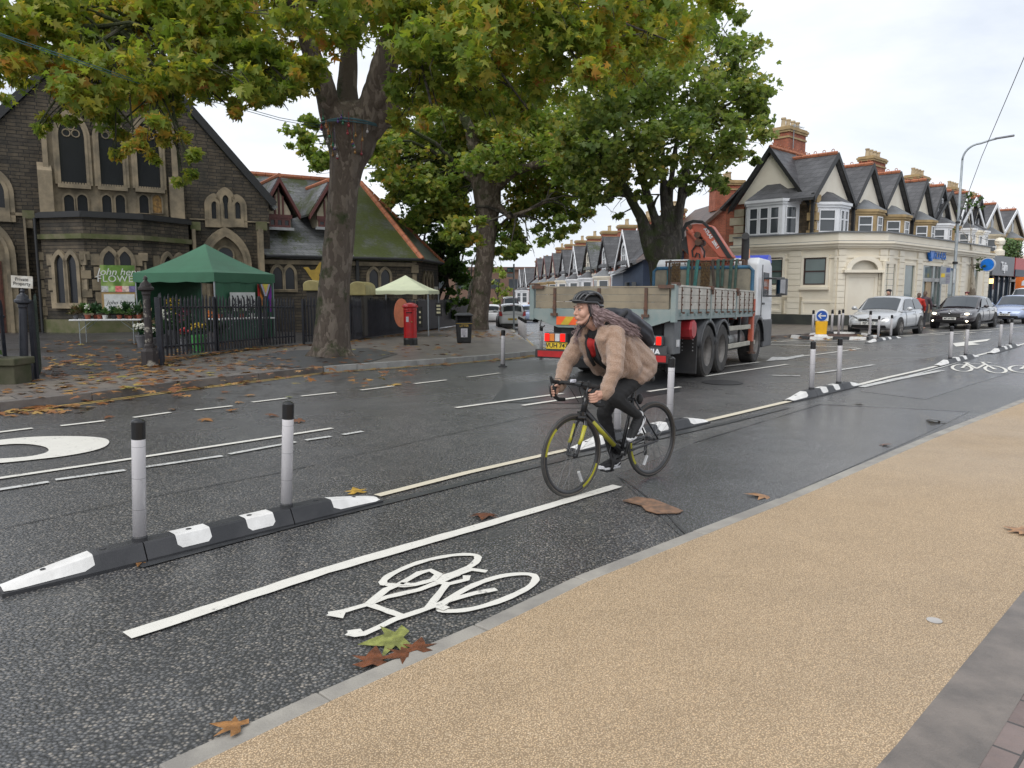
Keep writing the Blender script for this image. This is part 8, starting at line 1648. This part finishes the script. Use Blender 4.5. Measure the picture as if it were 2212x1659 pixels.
railing('railings', [G(640,745,.12)+V((.2,.3,0)), FP[3], FP[4]], 1.55, 'dark pointed railings behind the post box, right of the big plane trunk', gap=.14)
railing('board_fence', [FP[4]+V((.1,.1,0)), FP[5], G(1030,695,.12)], 1.6, 'solid dark board fence between the post box and the second plane', .17, solid=True)
railing('railings', [G(-140,845,.12), gp1+V((-.2,-.05,0))], 1.35, 'short run of railings at the left edge beside the paper sign', gap=.15)
gt = gp1 + V((.1, .25, 0)); g2 = D(77, 640, gp1.y+1.5); g2.z = .12; railing('open_gate', [gt, g2], 1.45, 'open dark green gate leaf standing behind the left gate post', gap=.13, mat=M('gate_green', (.012,.028,.018), .5))
mb = MB(); q = G(30, 828, .12); mb.bx(q.x-2.2, q.x+.12, q.y-.15, q.y+.3, 0, .42); mb.bx(q.x-2.25, q.x+.16, q.y-.2, q.y+.35, .42, .54); tag(mb.build('low_wall', M('wall_green_stone', (.085,.08,.05), .85, col2=(.05,.055,.025), sc_=3, bmp=.6, bsc=12), bevel=.02), 'low mossy stone wall stub at the left edge beside the gate post', 'wall')
leaf_box('climbing_ivy', -.5, .25, -.2, .25, .35, 1.15, 260, [M('ivy_b', 0), LEAFD], Frame(q + V((-.5,-.1,.1)), 0), 'green ivy growing through the railings at the left edge', 'plant', .07)
def gazebo(name, F_, lv, rv, ztop, zbot, zpk, mat, label, wall=False):
    o = empty(name, F_, 0, label, 'gazebo'); F0 = V((F_.x, F_.y, 0)); lv, rv = V((*lv, 0)), V((*rv, 0)); c = [V((0,0,0)), rv, rv+lv, lv]; pk = (lv+rv)/2 + V((0,0,zpk)); b0 = V((0,0,-F_.z)); mb = MB()
    for i in range(4):
        a, b_ = c[i], c[(i+1) % 4]; rows = []
        for q in np.linspace(0, 1, 7): e = [a.lerp(b_, s_)*(1-q) + V((pk.x, pk.y, 0))*q + V((0,0, ztop + (zpk-ztop)*(q**1.25) - .05*math.sin(PI*s_)*(1-q) + b0.z)) for s_ in np.linspace(0, 1, 7)]; rows.append(e)
        mb.sheet(rows); mb.sheet([[a.lerp(b_, s_)*1.003 + V((0,0,zbot - .03*abs(math.sin(s_*PI*3)) + b0.z)) for s_ in np.linspace(0, 1, 10)], [a.lerp(b_, s_)*1.003 + V((0,0,ztop+b0.z)) for s_ in np.linspace(0, 1, 10)]])
    mb.build('canopy', mat, o, smooth=False)
    for p in c: mb = MB(); p = p.lerp((lv+rv)/2, .03); mb.cyl(tuple(p + V((0,0,-.1))), tuple(p + V((0,0,ztop+b0.z))), .025, 8); mb.build('leg', GALV, o)
    if wall:
        mb = MB(); mb.sheet([[tuple(a_.lerp(b2, s_) + V((.03*math.sin(s_*20), .03*math.cos(s_*17), z+b0.z))) for s_ in np.linspace(0, 1, 16)] for z in (.1, 1.0, zbot) for a_, b2 in ((c[0].lerp(c[2], .02), c[1].lerp(c[3], .02)),)]); mb.build('side_curtain', mat, o)
        mb = MB(); mb.sheet([[tuple(a_.lerp(b2, s_) + V((0,0,z+b0.z))) for s_ in (0, 1)] for z in (.1, zbot) for a_, b2 in ((c[2].lerp(c[0], .02), c[3].lerp(c[1], .02)),)]); mb.build('back_curtain', mat, o)
    return o
TENT = M('tent_green', (.035,.135,.075), .6, col2=(.03,.115,.062), sc_=1.2, bmp=.15, bsc=5); TENTC = M('tent_cream', (.62,.66,.46), .65, col2=(.56,.6,.42), sc_=2)
gzb = gazebo('gazebo', V((-8.86, 22.5, .12)), (-2.86, .9), (.9, 2.86), 2.2, 1.93, 3.15, TENT, 'green pop-up gazebo over the flower stall in front of the church', True)
ga = D(926, 632, 29.6); gl = D(797, 632, 30.2); gr = D(949, 632, 33); gazebo('gazebo', V((ga.x, ga.y, .0)), ((gl-ga).x, (gl-ga).y), ((gr-ga).x, (gr-ga).y), 1.68, 1.55, 2.32, TENTC, 'small cream gazebo above the railings just left of the post box')
# flags and banners
PF = Frame(CF.o + CF.u*fa - CF.n*2.16, CF.a)
def panel(name, fr, x0, z0, x1, z1, mat, y0=-.03, y1=0): mb = MB(); mb.bx(min(x0,x1), max(x0,x1), y0, y1, min(z0,z1), max(z0,z1)); o = mb.build(name, mat); o.location = fr.o; o.rotation_euler = (0, 0, fr.a); return o
def bannermat():
    m, t, b = newmat('green_banner'); tc = t('ShaderNodeTexCoord').outputs['Object']; n_ = noise(t, tc, 1.6, 3, .5, 1.2); t.l.new(t.ramp(n_, [(.3,(.04,.10,.02)),(.5,(.13,.24,.04)),(.65,(.28,.38,.12)),(.8,(.45,.5,.3))]), b.inputs['Base Color']); b.inputs['Roughness'].default_value = .5; return m
x0, z1 = PF.loc(*c2(789, 489)); x1, z0 = PF.loc(*c2(1076, 702)); bn = tag(panel('green_banner', PF, x0, z0, x1, z1, bannermat()), 'green florist banner with white handwriting on the church porch', 'banner'); zz = z0 + (z1-z0)*.22; WT = M('banner_white', (.7,.71,.7), .6)
text('John henry', 'lettering', WT, bn, ((x0+x1)/2+.1, -.033, z1-(z1-z0)*.26), (PI/2,0,0), .36, .002, shear=.3); text('FLOWERS', 'lettering', WT, bn, ((x0+x1)/2+.1, -.033, z1-(z1-z0)*.52), (PI/2,0,0), .34, .002, space=1.1)
for j, c in enumerate(((.3,.3,.3),(.25,.35,.15),(.5,.12,.12),(.45,.35,.3),(.12,.1,.2))): mb = MB(); w5 = (x1-x0)/5; mb.bx(x0+w5*j, x0+w5*(j+1), -.034, -.031, z0, zz); mb.build('photo_square', M('photo_%d' % j, c, .5, col2=tuple(min(1, q*2) for q in c), sc_=9), bn)
x0, z1 = PF.loc(*c2(803, 706)); x1, z0 = PF.loc(*c2(1080, 865)); b2 = tag(panel('white_banner', PF, x0, z0, x1, z1, M('banner_frame', (.42,.28,.12), .6)), 'smaller white florist banner below the green one, half hidden by pot plants', 'banner'); mb = MB(); mb.bx(x0+.07, x1-.03, -.036, -.03, z0, z1-.07); mb.build('white_sheet', WT, b2)
text('John Henry', 'lettering', INK, b2, ((x0+x1)/2+.05, -.039, z1-.38), (PI/2,0,0), .2, .001, shear=.3); text('FLOWERS', 'lettering', INK, b2, ((x0+x1)/2+.05, -.039, z1-.58), (PI/2,0,0), .19, .001)
GF = Frame(V((-8.86, 22.5, 0)), math.atan2(2.86, .9)); u0, v0 = GF.loc(*c2(2025, 640)); u1, v1 = GF.loc(*c2(2138, 860)); mb = MB(); cols = [(.5,.02,.02),(.6,.2,.02),(.6,.5,.03),(.02,.25,.06),(.02,.06,.45),(.2,.02,.3)]
fl = empty('rainbow_flag', GF.o, GF.a, 'rainbow flag with a coloured chevron hung from the gazebo corner', 'flag'); W6 = (u1-u0)/6
for j, c in enumerate(cols): mb = MB(); mb.sheet([[(u0+W6*j, -.06, z), (u0+W6*(j+1), -.06-.03*(j % 2), z)] for z in (v1, v0)]); mb.build('stripe', M('flag_%d' % j, c, .7), fl)
for k, (c, s_) in enumerate((((.03,.03,.03),1.0),((.16,.07,.04),.86),((.35,.6,.75),.72),((.7,.35,.42),.58),((.7,.62,.1),.42))): mb = MB(); h_ = (v0-v1)*.75*s_; mb.face([(u0+(u1-u0)*(.5-.5*s_), -.1-.004*k, v0), ((u0+u1)/2, -.1-.004*k, v0-h_), (u0+(u1-u0)*(.5+.5*s_), -.1-.004*k, v0)]); mb.build('chevron', M('chev_%d' % k, c, .7), fl)
u0, v0 = GF.loc(*c2(1812, 706)); u1, v1 = GF.loc(*c2(2015, 850)); wb_ = panel('painted_banner', GF, u0, v1, u1, v0, WT, -.05, -.03); tag(wb_, 'white banner with black brush strokes tied to the gazebo side', 'banner')
for j in range(5): mb = MB(); xx = u0+.08+j*(u1-u0)/5.2; mb.tube([(xx, -.055, v0-.1), (xx+.12, -.055, v0-.3), (xx+.02, -.055, v0-.45), (xx+.2, -.055, v1+.2)], .02, 5); mb.build('brush_stroke', INK, wb_)
# tables and plants
WPL = M('table_white', (.62,.63,.64), .45, col2=(.5,.5,.5), sc_=3)
def trestle(c, u, L_, label, h=.74):
    o = empty('trestle_table', c, math.atan2(u.y, u.x), label, 'table'); mb = MB(); mb.bx(-L_/2, L_/2, -.36, .36, h-.045, h); mb.build('tabletop', WPL, o, bevel=.015)
    for x in (-L_/2+.25, L_/2-.25):
        for y in (-.28, .28): mb = MB(); mb.tube([(x, y, 0), (x, y, h-.05)], .014, 6); mb.tube([(x, y, h*.55), (x*.55, y, h-.06)], .008, 5); mb.build('leg', GALV, o)
    return o
TP = V((D(232, 640, 22.4).x, 22.4, dip(D(232,640,22.4).x, 22.4)+.12)); TU = V((.97, .22, 0)).normalized(); trestle(TP, TU, 1.95, 'white folding table of pot plants in front of the church porch')
TER2 = M('terracotta_pot', (.28,.075,.04), .7); GRYP = M('grey_pot', (.12,.12,.13), .6); WHTPOT = M('white_pot', (.6,.6,.58), .5)
PL1 = M('leaf_bright', (.09,.17,.035), .45, col2=(.05,.11,.025), sc_=12); PL2 = M('leaf_deep', (.03,.085,.025), .45, col2=(.02,.055,.018), sc_=12); PLB = M('leaf_bronze', (.13,.07,.03), .5, col2=(.06,.09,.02), sc_=8); FW = M('petal_white', (.7,.7,.62), .6); FY = M('petal_yellow', (.65,.45,.03), .6); FO = M('petal_orange', (.6,.18,.02), .6); FM = M('petal_maroon', (.16,.012,.05), .6); FR = M('petal_red', (.45,.015,.02), .6)
def plant(p, label, potm, r, h, sty, leafm, flower=None, bucket=False, grp='pot plants on the white table'):
    o = empty('potted_plant' if not bucket else 'flower_bucket', p, random.uniform(0, 6), label, 'plant', grp); ph = r*1.5 if not bucket else r*2.2
    mb = MB(); mb.lathe([(r*.72,0),(r,ph*.86),(r*1.08,ph*.86),(r*1.08,ph),(r*.9,ph),(r*.88,ph*.9)], 16); mb.build('pot', potm, o); mb = MB()
    for i in range(46 if sty != 'spike' else 38):
        a = random.uniform(0, 6.28); el = random.uniform(.25, 1.5); L_ = h*random.uniform(.55, 1.05); d = V((math.cos(a)*math.cos(el), math.sin(a)*math.cos(el), math.sin(el)+.15)).normalized(); s_ = d.cross(V((0,0,1))).normalized(); b0 = V((0,0,ph)); w_ = h*(.15 if sty == 'broad' else .10 if sty != 'spike' else .03); t_ = b0 + d*L_ - V((0,0,L_*.25*math.cos(el))); m_ = b0 + d*L_*.6 + V((0,0,.02))
        k0 = b0 + d*L_*(.3 if sty != 'spike' else 0); mb.face([k0, m_ - s_*w_, t_, m_ + s_*w_])
    mb.build('foliage', leafm, o)
    if flower:
        mb = MB()
        for i in range(20 if not bucket else 60): a = random.uniform(0, 6.28); q = r*random.uniform(.1, 1.2); mb.ell((q*math.cos(a), q*math.sin(a), ph + h*random.uniform(.55, 1.0) - q*.3), (.032,.032,.022) if bucket else (.02,.02,.015), 6, 4)
        mb.build('blossom', flower, o)
    return o
def onT(f, y=0): return TP + TU*(f*1.9-.95) + V((-TU.y, TU.x, 0))*y + V((0,0,.74))
for f, y, l, pm, r, h, st_, lm, fw in ((.05,-.1,'pot plant with bronze leaves at the left end of the table',GRYP,.07,.40,'broad',PLB,None),(.14,.1,'tall leafy plant in a grey pot, second from the left of the table',GRYP,.075,.46,'broad',PL1,None),(.22,-.12,'bushy plant with tiny white flowers in a terracotta pot',TER2,.085,.30,'bush',PL1,FW),(.30,.12,'broad leaved plant behind the white flowered pot',TER2,.08,.46,'broad',PL2,None),(.38,-.05,'green plant in terracotta beside the single white pot',TER2,.08,.36,'bush',PL2,None),(.47,-.15,'pale leaved plant in the only white pot on the table',WHTPOT,.075,.28,'broad',PL1,None),(.57,.05,'deep green plant in a dark grey pot mid table',GRYP,.07,.40,'bush',PL2,None),(.67,-.12,'peace lily with white blooms in terracotta',TER2,.075,.32,'broad',PL1,FW),(.75,.1,'tall dark leaved plant right of the peace lily',TER2,.075,.48,'bush',PL2,None),(.82,-.1,'small yellow green plant in a small terracotta pot',TER2,.06,.28,'broad',PL1,None),(.88,.14,'spiky dracaena rising above the others on the table',TER2,.07,.62,'spike',PL2,None),(.95,-.08,'bushy plant at the right end of the table',TER2,.08,.36,'bush',PL2,None)): plant(onT(f, y), l, pm, r, h, st_, lm, fw)
for px, d, r, h, pm, fw, l, lm in ((301,21.5,.16,.35,GRYP,FW,'grey bucket of white daisies right of the plant table',PL2),(322,21.2,.14,.3,GRYP,FW,'grey bucket of small white flowers behind the peeling post',PL2),(313,23,.12,1.15,GRYP,None,'bucket of tall pale pampas grass beside the gazebo',M('pampas', (.36,.27,.16), .9)),(352,22.2,.16,.75,GRYP,FW,'white chrysanthemums on a stand just right of the peeling post',PL2),(396,22.4,.15,.8,GRYP,FM,'maroon flowers under the gazebo behind the railings',PL2),(395,20.8,.15,.3,GRYP,FR,'red flowers standing low behind the railings',PL2),(424,20.6,.2,.36,M('crate_green', (.05,.3,.06), .5),FY,'yellow flowers in a bright green tub behind the railings',PL2),(458,22,.15,.8,GRYP,FO,'orange flowers at the gazebo corner behind the railings',PL2),(372,23.4,.2,1.0,GRYP,FY,'tall yellow flowers deep under the gazebo',PL2)):
    p = D(px, 640, d); p.z = dip(p.x, p.y)+.12; plant(p, l, pm, r, h, 'bush' if 'pampas' not in l else 'spike', lm, fw, True, 'flower buckets round the gazebo')
tq = D(520, 640, 22.3); tq.z = .12; trestle(tq, V((.62,.78,0)), 1.8, 'white table behind the railings, right of the gazebo curtain')
for j in range(5): plant(tq + V((.62,.78,0))*(-.7+.35*j) + V((0,0,.74)), ['low herb tray plant at the near end of the second table','second herb plant on the table behind the railings','middle herb plant on the table behind the railings','fourth herb plant on the table behind the railings','herb plant at the far end of the second table'][j], [TER2, GRYP, TER2, WHTPOT, GRYP][j], .08, .26, 'bush', [PL1, PL2][j % 2], None, grp='herbs on the second table')
# caravan-like yellow canopy, golden bird, oval sign
YC = M('canopy_yellow', (.34,.29,.12), .5, col2=(.26,.22,.09), sc_=3)
for a, b_, ya, yb, d, l in ((785,897,1008,1100,27.5,'curved yellow trailer roof seen right of the big plane trunk'),(486,590,1000,1070,28.5,'rounded yellow trailer roof left of the big plane trunk')):
    p0, p1 = D(*c3(a, yb), d), D(*c3(b_, yb), d); zt_ = D(*c3(a, ya), d).z; o = empty('trailer', V((p0.x, p0.y, 0)), 0, l, 'trailer'); W7 = p1.x-p0.x; mb = MB(); mb.prism([(0, p0.z)] + [(W7*.5-W7*.5*math.cos(q), p0.z+(zt_-p0.z)*(.55+.45*math.sin(q))) for q in np.linspace(0, PI, 9)] + [(W7, p0.z)], 0, 2.0, 'y'); mb.build('roof', YC, o, bevel=.03); mb = MB(); mb.bx(.1, W7-.1, .1, 1.9, 0, p0.z); mb.build('body', M('trailer_dark', (.04,.035,.03), .6), o)
bf = D(*c3(560, 960), 30.5); mb = MB(); k = .5; mb.m = MX.Translation(bf) @ MX.Rotation(CF.a, 4, 'Z'); mb.prism([(x*k, z*k) for x, z in ((-.9,.5),(-.5,.55),(-.3,.3),(.1,.35),(.5,.95),(.75,.9),(.6,.4),(.35,-.1),(.5,-.5),(.1,-.75),(-.2,-.45),(-.45,-.1),(-.7,.3))], -.03, .03, 'y'); tag(mb.build('bird_sign', M('gilt', (.40,.27,.05), .4, .4)), 'golden bird shaped sign on the hall wall left of the big trunk', 'sign')
of = D(*c3(1130, 1215), 25.0); mb = MB(); mb.m = MX.Translation(of) @ MX.Rotation(R(40), 4, 'Z'); mb.lathe([(.01,-.02),(.48,-.02),(.48,.02),(.01,.02)], 28, (0,0,0), 'y'); ov = mb.build('oval_sign', M('coral_board', (.72,.22,.10), .5)); ov.scale = (.55, 1, 1); ov.location = of - MX.Diagonal((.55, 1, 1)).to_3x3() @ of; tag(ov, 'coral oval board on the railings behind the post box', 'sign')
for (a, b_, ya, yb, d, l) in ((1238,1266,1175,1310,26.0,'black chalk board just right of the post box'),(1352,1394,1148,1236,27.5,'black poster with cream marks on the board fence')):
    p0, p1 = D(*c3(a, yb), d), D(*c3(b_, ya), d); mb = MB(); mb.bx(p0.x, p1.x, d, d+.03, p0.z, p1.z); o = tag(mb.build('notice_board', M('board_black', (.015,.015,.015), .6)), l, 'sign'); mb = MB()
    for j in range(3): zq = p0.z+(p1.z-p0.z)*(.2+.25*j); mb.bx(p0.x+.04, p1.x-.06, d-.006, d-.001, zq, zq+.07)
    mb.build('cream_marks', M('board_cream', (.55,.52,.35), .6), o)
# ================================================================ fallen leaves, litter, pedestrians
LF = leafmat('fallen_leaf', [(0,(.10,.035,.016)),(.3,(.22,.075,.02)),(.6,(.34,.15,.04)),(.85,(.45,.25,.08)),(1,(.36,.32,.06))], .1, .45)
def scatter(name, pts, size, label=None):
    pos = np.array([(p.x, p.y, p.z + .018) for p in pts]); o = leaves_mesh(name, pos, size, PLANE_LEAF, LF, None, up=4.5, droop=0, fold=.12); tag(o, label, None, None, 'stuff'); return o
P = []
def area(n_, x0, x1, y0, y1, off=.12, bias=1.0):
    for i in range(n_): P.append(G(random.uniform(x0, x1), y0 + (y1-y0)*random.random()**bias, off))
area(330, 90, 640, 735, 800); area(150, 100, 420, 770, 840); area(120, -20, 900, 800, 835); area(90, 300, 800, 770, 800); area(70, 760, 1010, 742, 770); area(40, -40, 420, 835, 860)
for a, b_ in zip(FP[:-1], FP[1:]):
    for i in range(70): q = a.lerp(b_, random.random()); P.append(V((q.x + random.gauss(.12,.16), q.y + random.gauss(-.2,.2), dip(q.x, q.y)+.124)))
for i in range(170): q = densify(fk, .2); r_ = random.choice(q); P.append(V((r_.x + abs(random.gauss(.12,.14)), r_.y - abs(random.gauss(.14,.16)), dip(r_.x, r_.y))))
for i in range(60): x, y = random.uniform(-30, 640), random.uniform(845, 925); P.append(G(x, y)) if random.random() < .25 else P.append(G(random.gauss(95, 45), random.gauss(884, 5)))
for i in range(260): P.append(G(random.gauss(1060, 55), random.gauss(722, 5), .12))
for i in range(60): P.append(G(random.uniform(1655, 1900), random.uniform(722, 736), .05))
scatter('fallen_leaves', P, .165)
one = [(858,832,.24,'yellow',"yellow leaf on the tarmac just off the far kerb"),(831,1388,.21,'green','large green and yellow leaf beside the near cycle symbol'),(808,1424,.2,'brown','wet red brown leaf under the green leaf by the near kerb'),(858,1422,.17,'brown','dark brown leaf touching the near kerb below the cycle symbol'),(905,1398,.15,'brown','narrow wine brown leaf against the kerb right of the green leaf'),(492,1572,.2,'tan','orange leaf on the kerb line near the bottom of the photo'),(1045,1116,.2,'brown','rust coloured leaf near the middle of the long white line'),(768,1061,.17,'yellow','yellow leaf behind the pointed end of the nearest separator'),(1638,1071,.24,'tan','withered leaf on the wet tarmac beside the buff kerb'),(287,1216,.2,'tan','pale leaf with long stalk leaning on the nearest separator'),(2015,910,.22,'tan','leaf near the kerb far along the cycle lane'),(1853,872,.2,'brown','leaf on the road edge of the smooth patch'),(373,885,.22,'tan','orange leaf among the dashed white lines at the left'),(625,858,.2,'green','greenish leaf lying on the dashed line left of the lorry'),(1915,962,.16,'brown','small leaf on the smooth wet cycle lane'),(2195,1147,.2,'tan','leaf on the buff surface at the right edge'),(1840,757,.24,'tan','single leaf on the road beside the island hatching')]
cm = {'yellow': (.50,.30,.04), 'green': (.25,.27,.07), 'brown': (.17,.055,.022), 'tan': (.38,.18,.06)}
for x, y, s_, c, l in one:
    p = G(x, y, .016 if y > 1300 and x < 520 or x > 2100 else 0); o = leaves_mesh('fallen_leaf', np.array([(0, 0, .016)]), s_*.84, PLANE_LEAF, M('leaf_'+c, cm[c], .4, col2=tuple(q*.5 for q in cm[c]), sc_=22, bmp=.3, bsc=60), None, up=6, droop=0, fold=.12); o.location = p; tag(o, l, 'leaf', 'single fallen leaves on the road')
q = [G(*p) for p in ((1345,1083),(1375,1075),(1412,1080),(1476,1105),(1466,1110),(1420,1111),(1395,1104),(1385,1093))]; c = sum(q, V((0,0,0)))/8; mb = MB(); P_ = [(p.x-c.x, p.y-c.y) for p in q]; mb.prism(P_, .003, .009, 'z')
o = mb.build('flattened_cardboard', M('wet_cardboard', (.24,.135,.08), .6, col2=(.12,.075,.05), sc_=13, bmp=.6, bsc=20)); o.location = c; tag(o, 'flattened piece of wet brown cardboard on the cycle lane', 'cardboard')
mb = MB(); mb.lathe([(.001,.013),(.035,.013),(.035,.016),(.001,.016)], 14); o = mb.build('gum_spot', M('gum', (.42,.40,.38), .7)); o.location = G(2018, 1346); tag(o, 'pale flattened gum spot on the buff surface', 'gum')
# pedestrians on the bank pavement
def walker(p, rz, h, coatm, legm, hairm, label, hatm=None):
    k = h/1.7; mb = MB(); V3 = lambda x, y, z: V((x, y, z))*k
    mb.cap(V3(0,0,1.0), V3(.02,0,1.38), .12*k, .10*k); mb.cap(V3(.02,0,1.4), V3(.04,0,1.5), .05*k, .05*k); mb.ell(V3(.05,0,1.60), (.095*k,.078*k,.115*k)); mb.ell(V3(.14,0,1.585), (.02*k,.012*k,.018*k), 8, 6)
    for s_ in (-1, 1):
        mb.cap(V3(0,s_*.09,.95), V3(.14*s_,s_*.09,.5), .085*k, .055*k); mb.cap(V3(.14*s_,s_*.09,.5), V3(.16*s_-.08,s_*.09,.07), .052*k, .035*k); mb.cap(V3(.16*s_-.1,s_*.09,.04), V3(.16*s_+.09,s_*.09,.035), .04*k, .03*k)
        mb.cap(V3(0,s_*.19,1.36), V3(-.1*s_,s_*.25,1.1), .055*k, .045*k); mb.cap(V3(-.1*s_,s_*.25,1.1), V3(-.1*s_+.1,s_*.24,.88), .042*k, .03*k); mb.cap(V3(-.1*s_+.1,s_*.24,.86), V3(-.1*s_+.12,s_*.24,.78), .03*k, .022*k)
    o = organic(mb, 'person', SKIN, None, .012, 2); o.location = p; o.rotation_euler = (0, 0, rz); tag(o, label, 'person', None)
    mb = MB(); mb.cap(V3(0,0,.88), V3(.01,0,1.36), .19*k, .15*k); mb.cap(V3(0,-.08,1.36), V3(0,.08,1.36), .11*k, .11*k)
    for s_ in (-1, 1): mb.cap(V3(0,s_*.19,1.36), V3(-.1*s_,s_*.26,1.1), .08*k, .065*k); mb.cap(V3(-.1*s_,s_*.26,1.1), V3(-.1*s_+.1,s_*.245,.9), .062*k, .05*k)
    organic(mb, 'coat', coatm, o, .014, 3, folds(.006, 22.0)); mb = MB()
    for s_ in (-1, 1): mb.cap(V3(0,s_*.09,.95), V3(.14*s_,s_*.09,.5), .10*k, .07*k); mb.cap(V3(.14*s_,s_*.09,.5), V3(.16*s_-.08,s_*.09,.1), .068*k, .055*k)
    organic(mb, 'trousers', legm, o, .014, 2); mb = MB(); mb.ell(V3(.03,0,1.63), (.105*k,.09*k,.105*k)); mb.cap(V3(-.03,0,1.58), V3(-.03,0,1.5), .07*k, .06*k); organic(mb, 'hair', hairm, o, .012, 2)
    if hatm: mb = MB(); mb.ell(V3(.02,0,1.69), (.13*k,.12*k,.06*k)); mb.build('hat', hatm, o, smooth=True)
JR = M('jacket_red', (.5,.03,.02), .7); CD = M('coat_dark', (.035,.03,.04), .8, col2=(.10,.06,.07), sc_=3); TRD = M('trousers_dark', (.03,.03,.035), .8); HB_ = M('hair_brown', (.10,.06,.04), .6)
for x, d, h, cm_, l, hm_, rz in ((1985,33.0,1.55,JR,'pedestrian in a red jacket behind the silver hatchback',None,.9),(1998,33.4,1.62,CD,'pedestrian in a dark coat walking beside the red jacket',None,.8),(1920,32.6,1.68,CD,'pedestrian in a dark beret, only the head showing above the silver hatchback',M('beret', (.03,.03,.035), .9),3.9),(2089,37.5,1.58,TRD,'pedestrian in a maroon cap, head showing above the black saloon',M('cap_maroon', (.12,.015,.025), .8),3.9)):
    p = D(x, 640, d); p.z = .02; walker(p, rz, h, cm_, TRD, HB_, l, hm_)
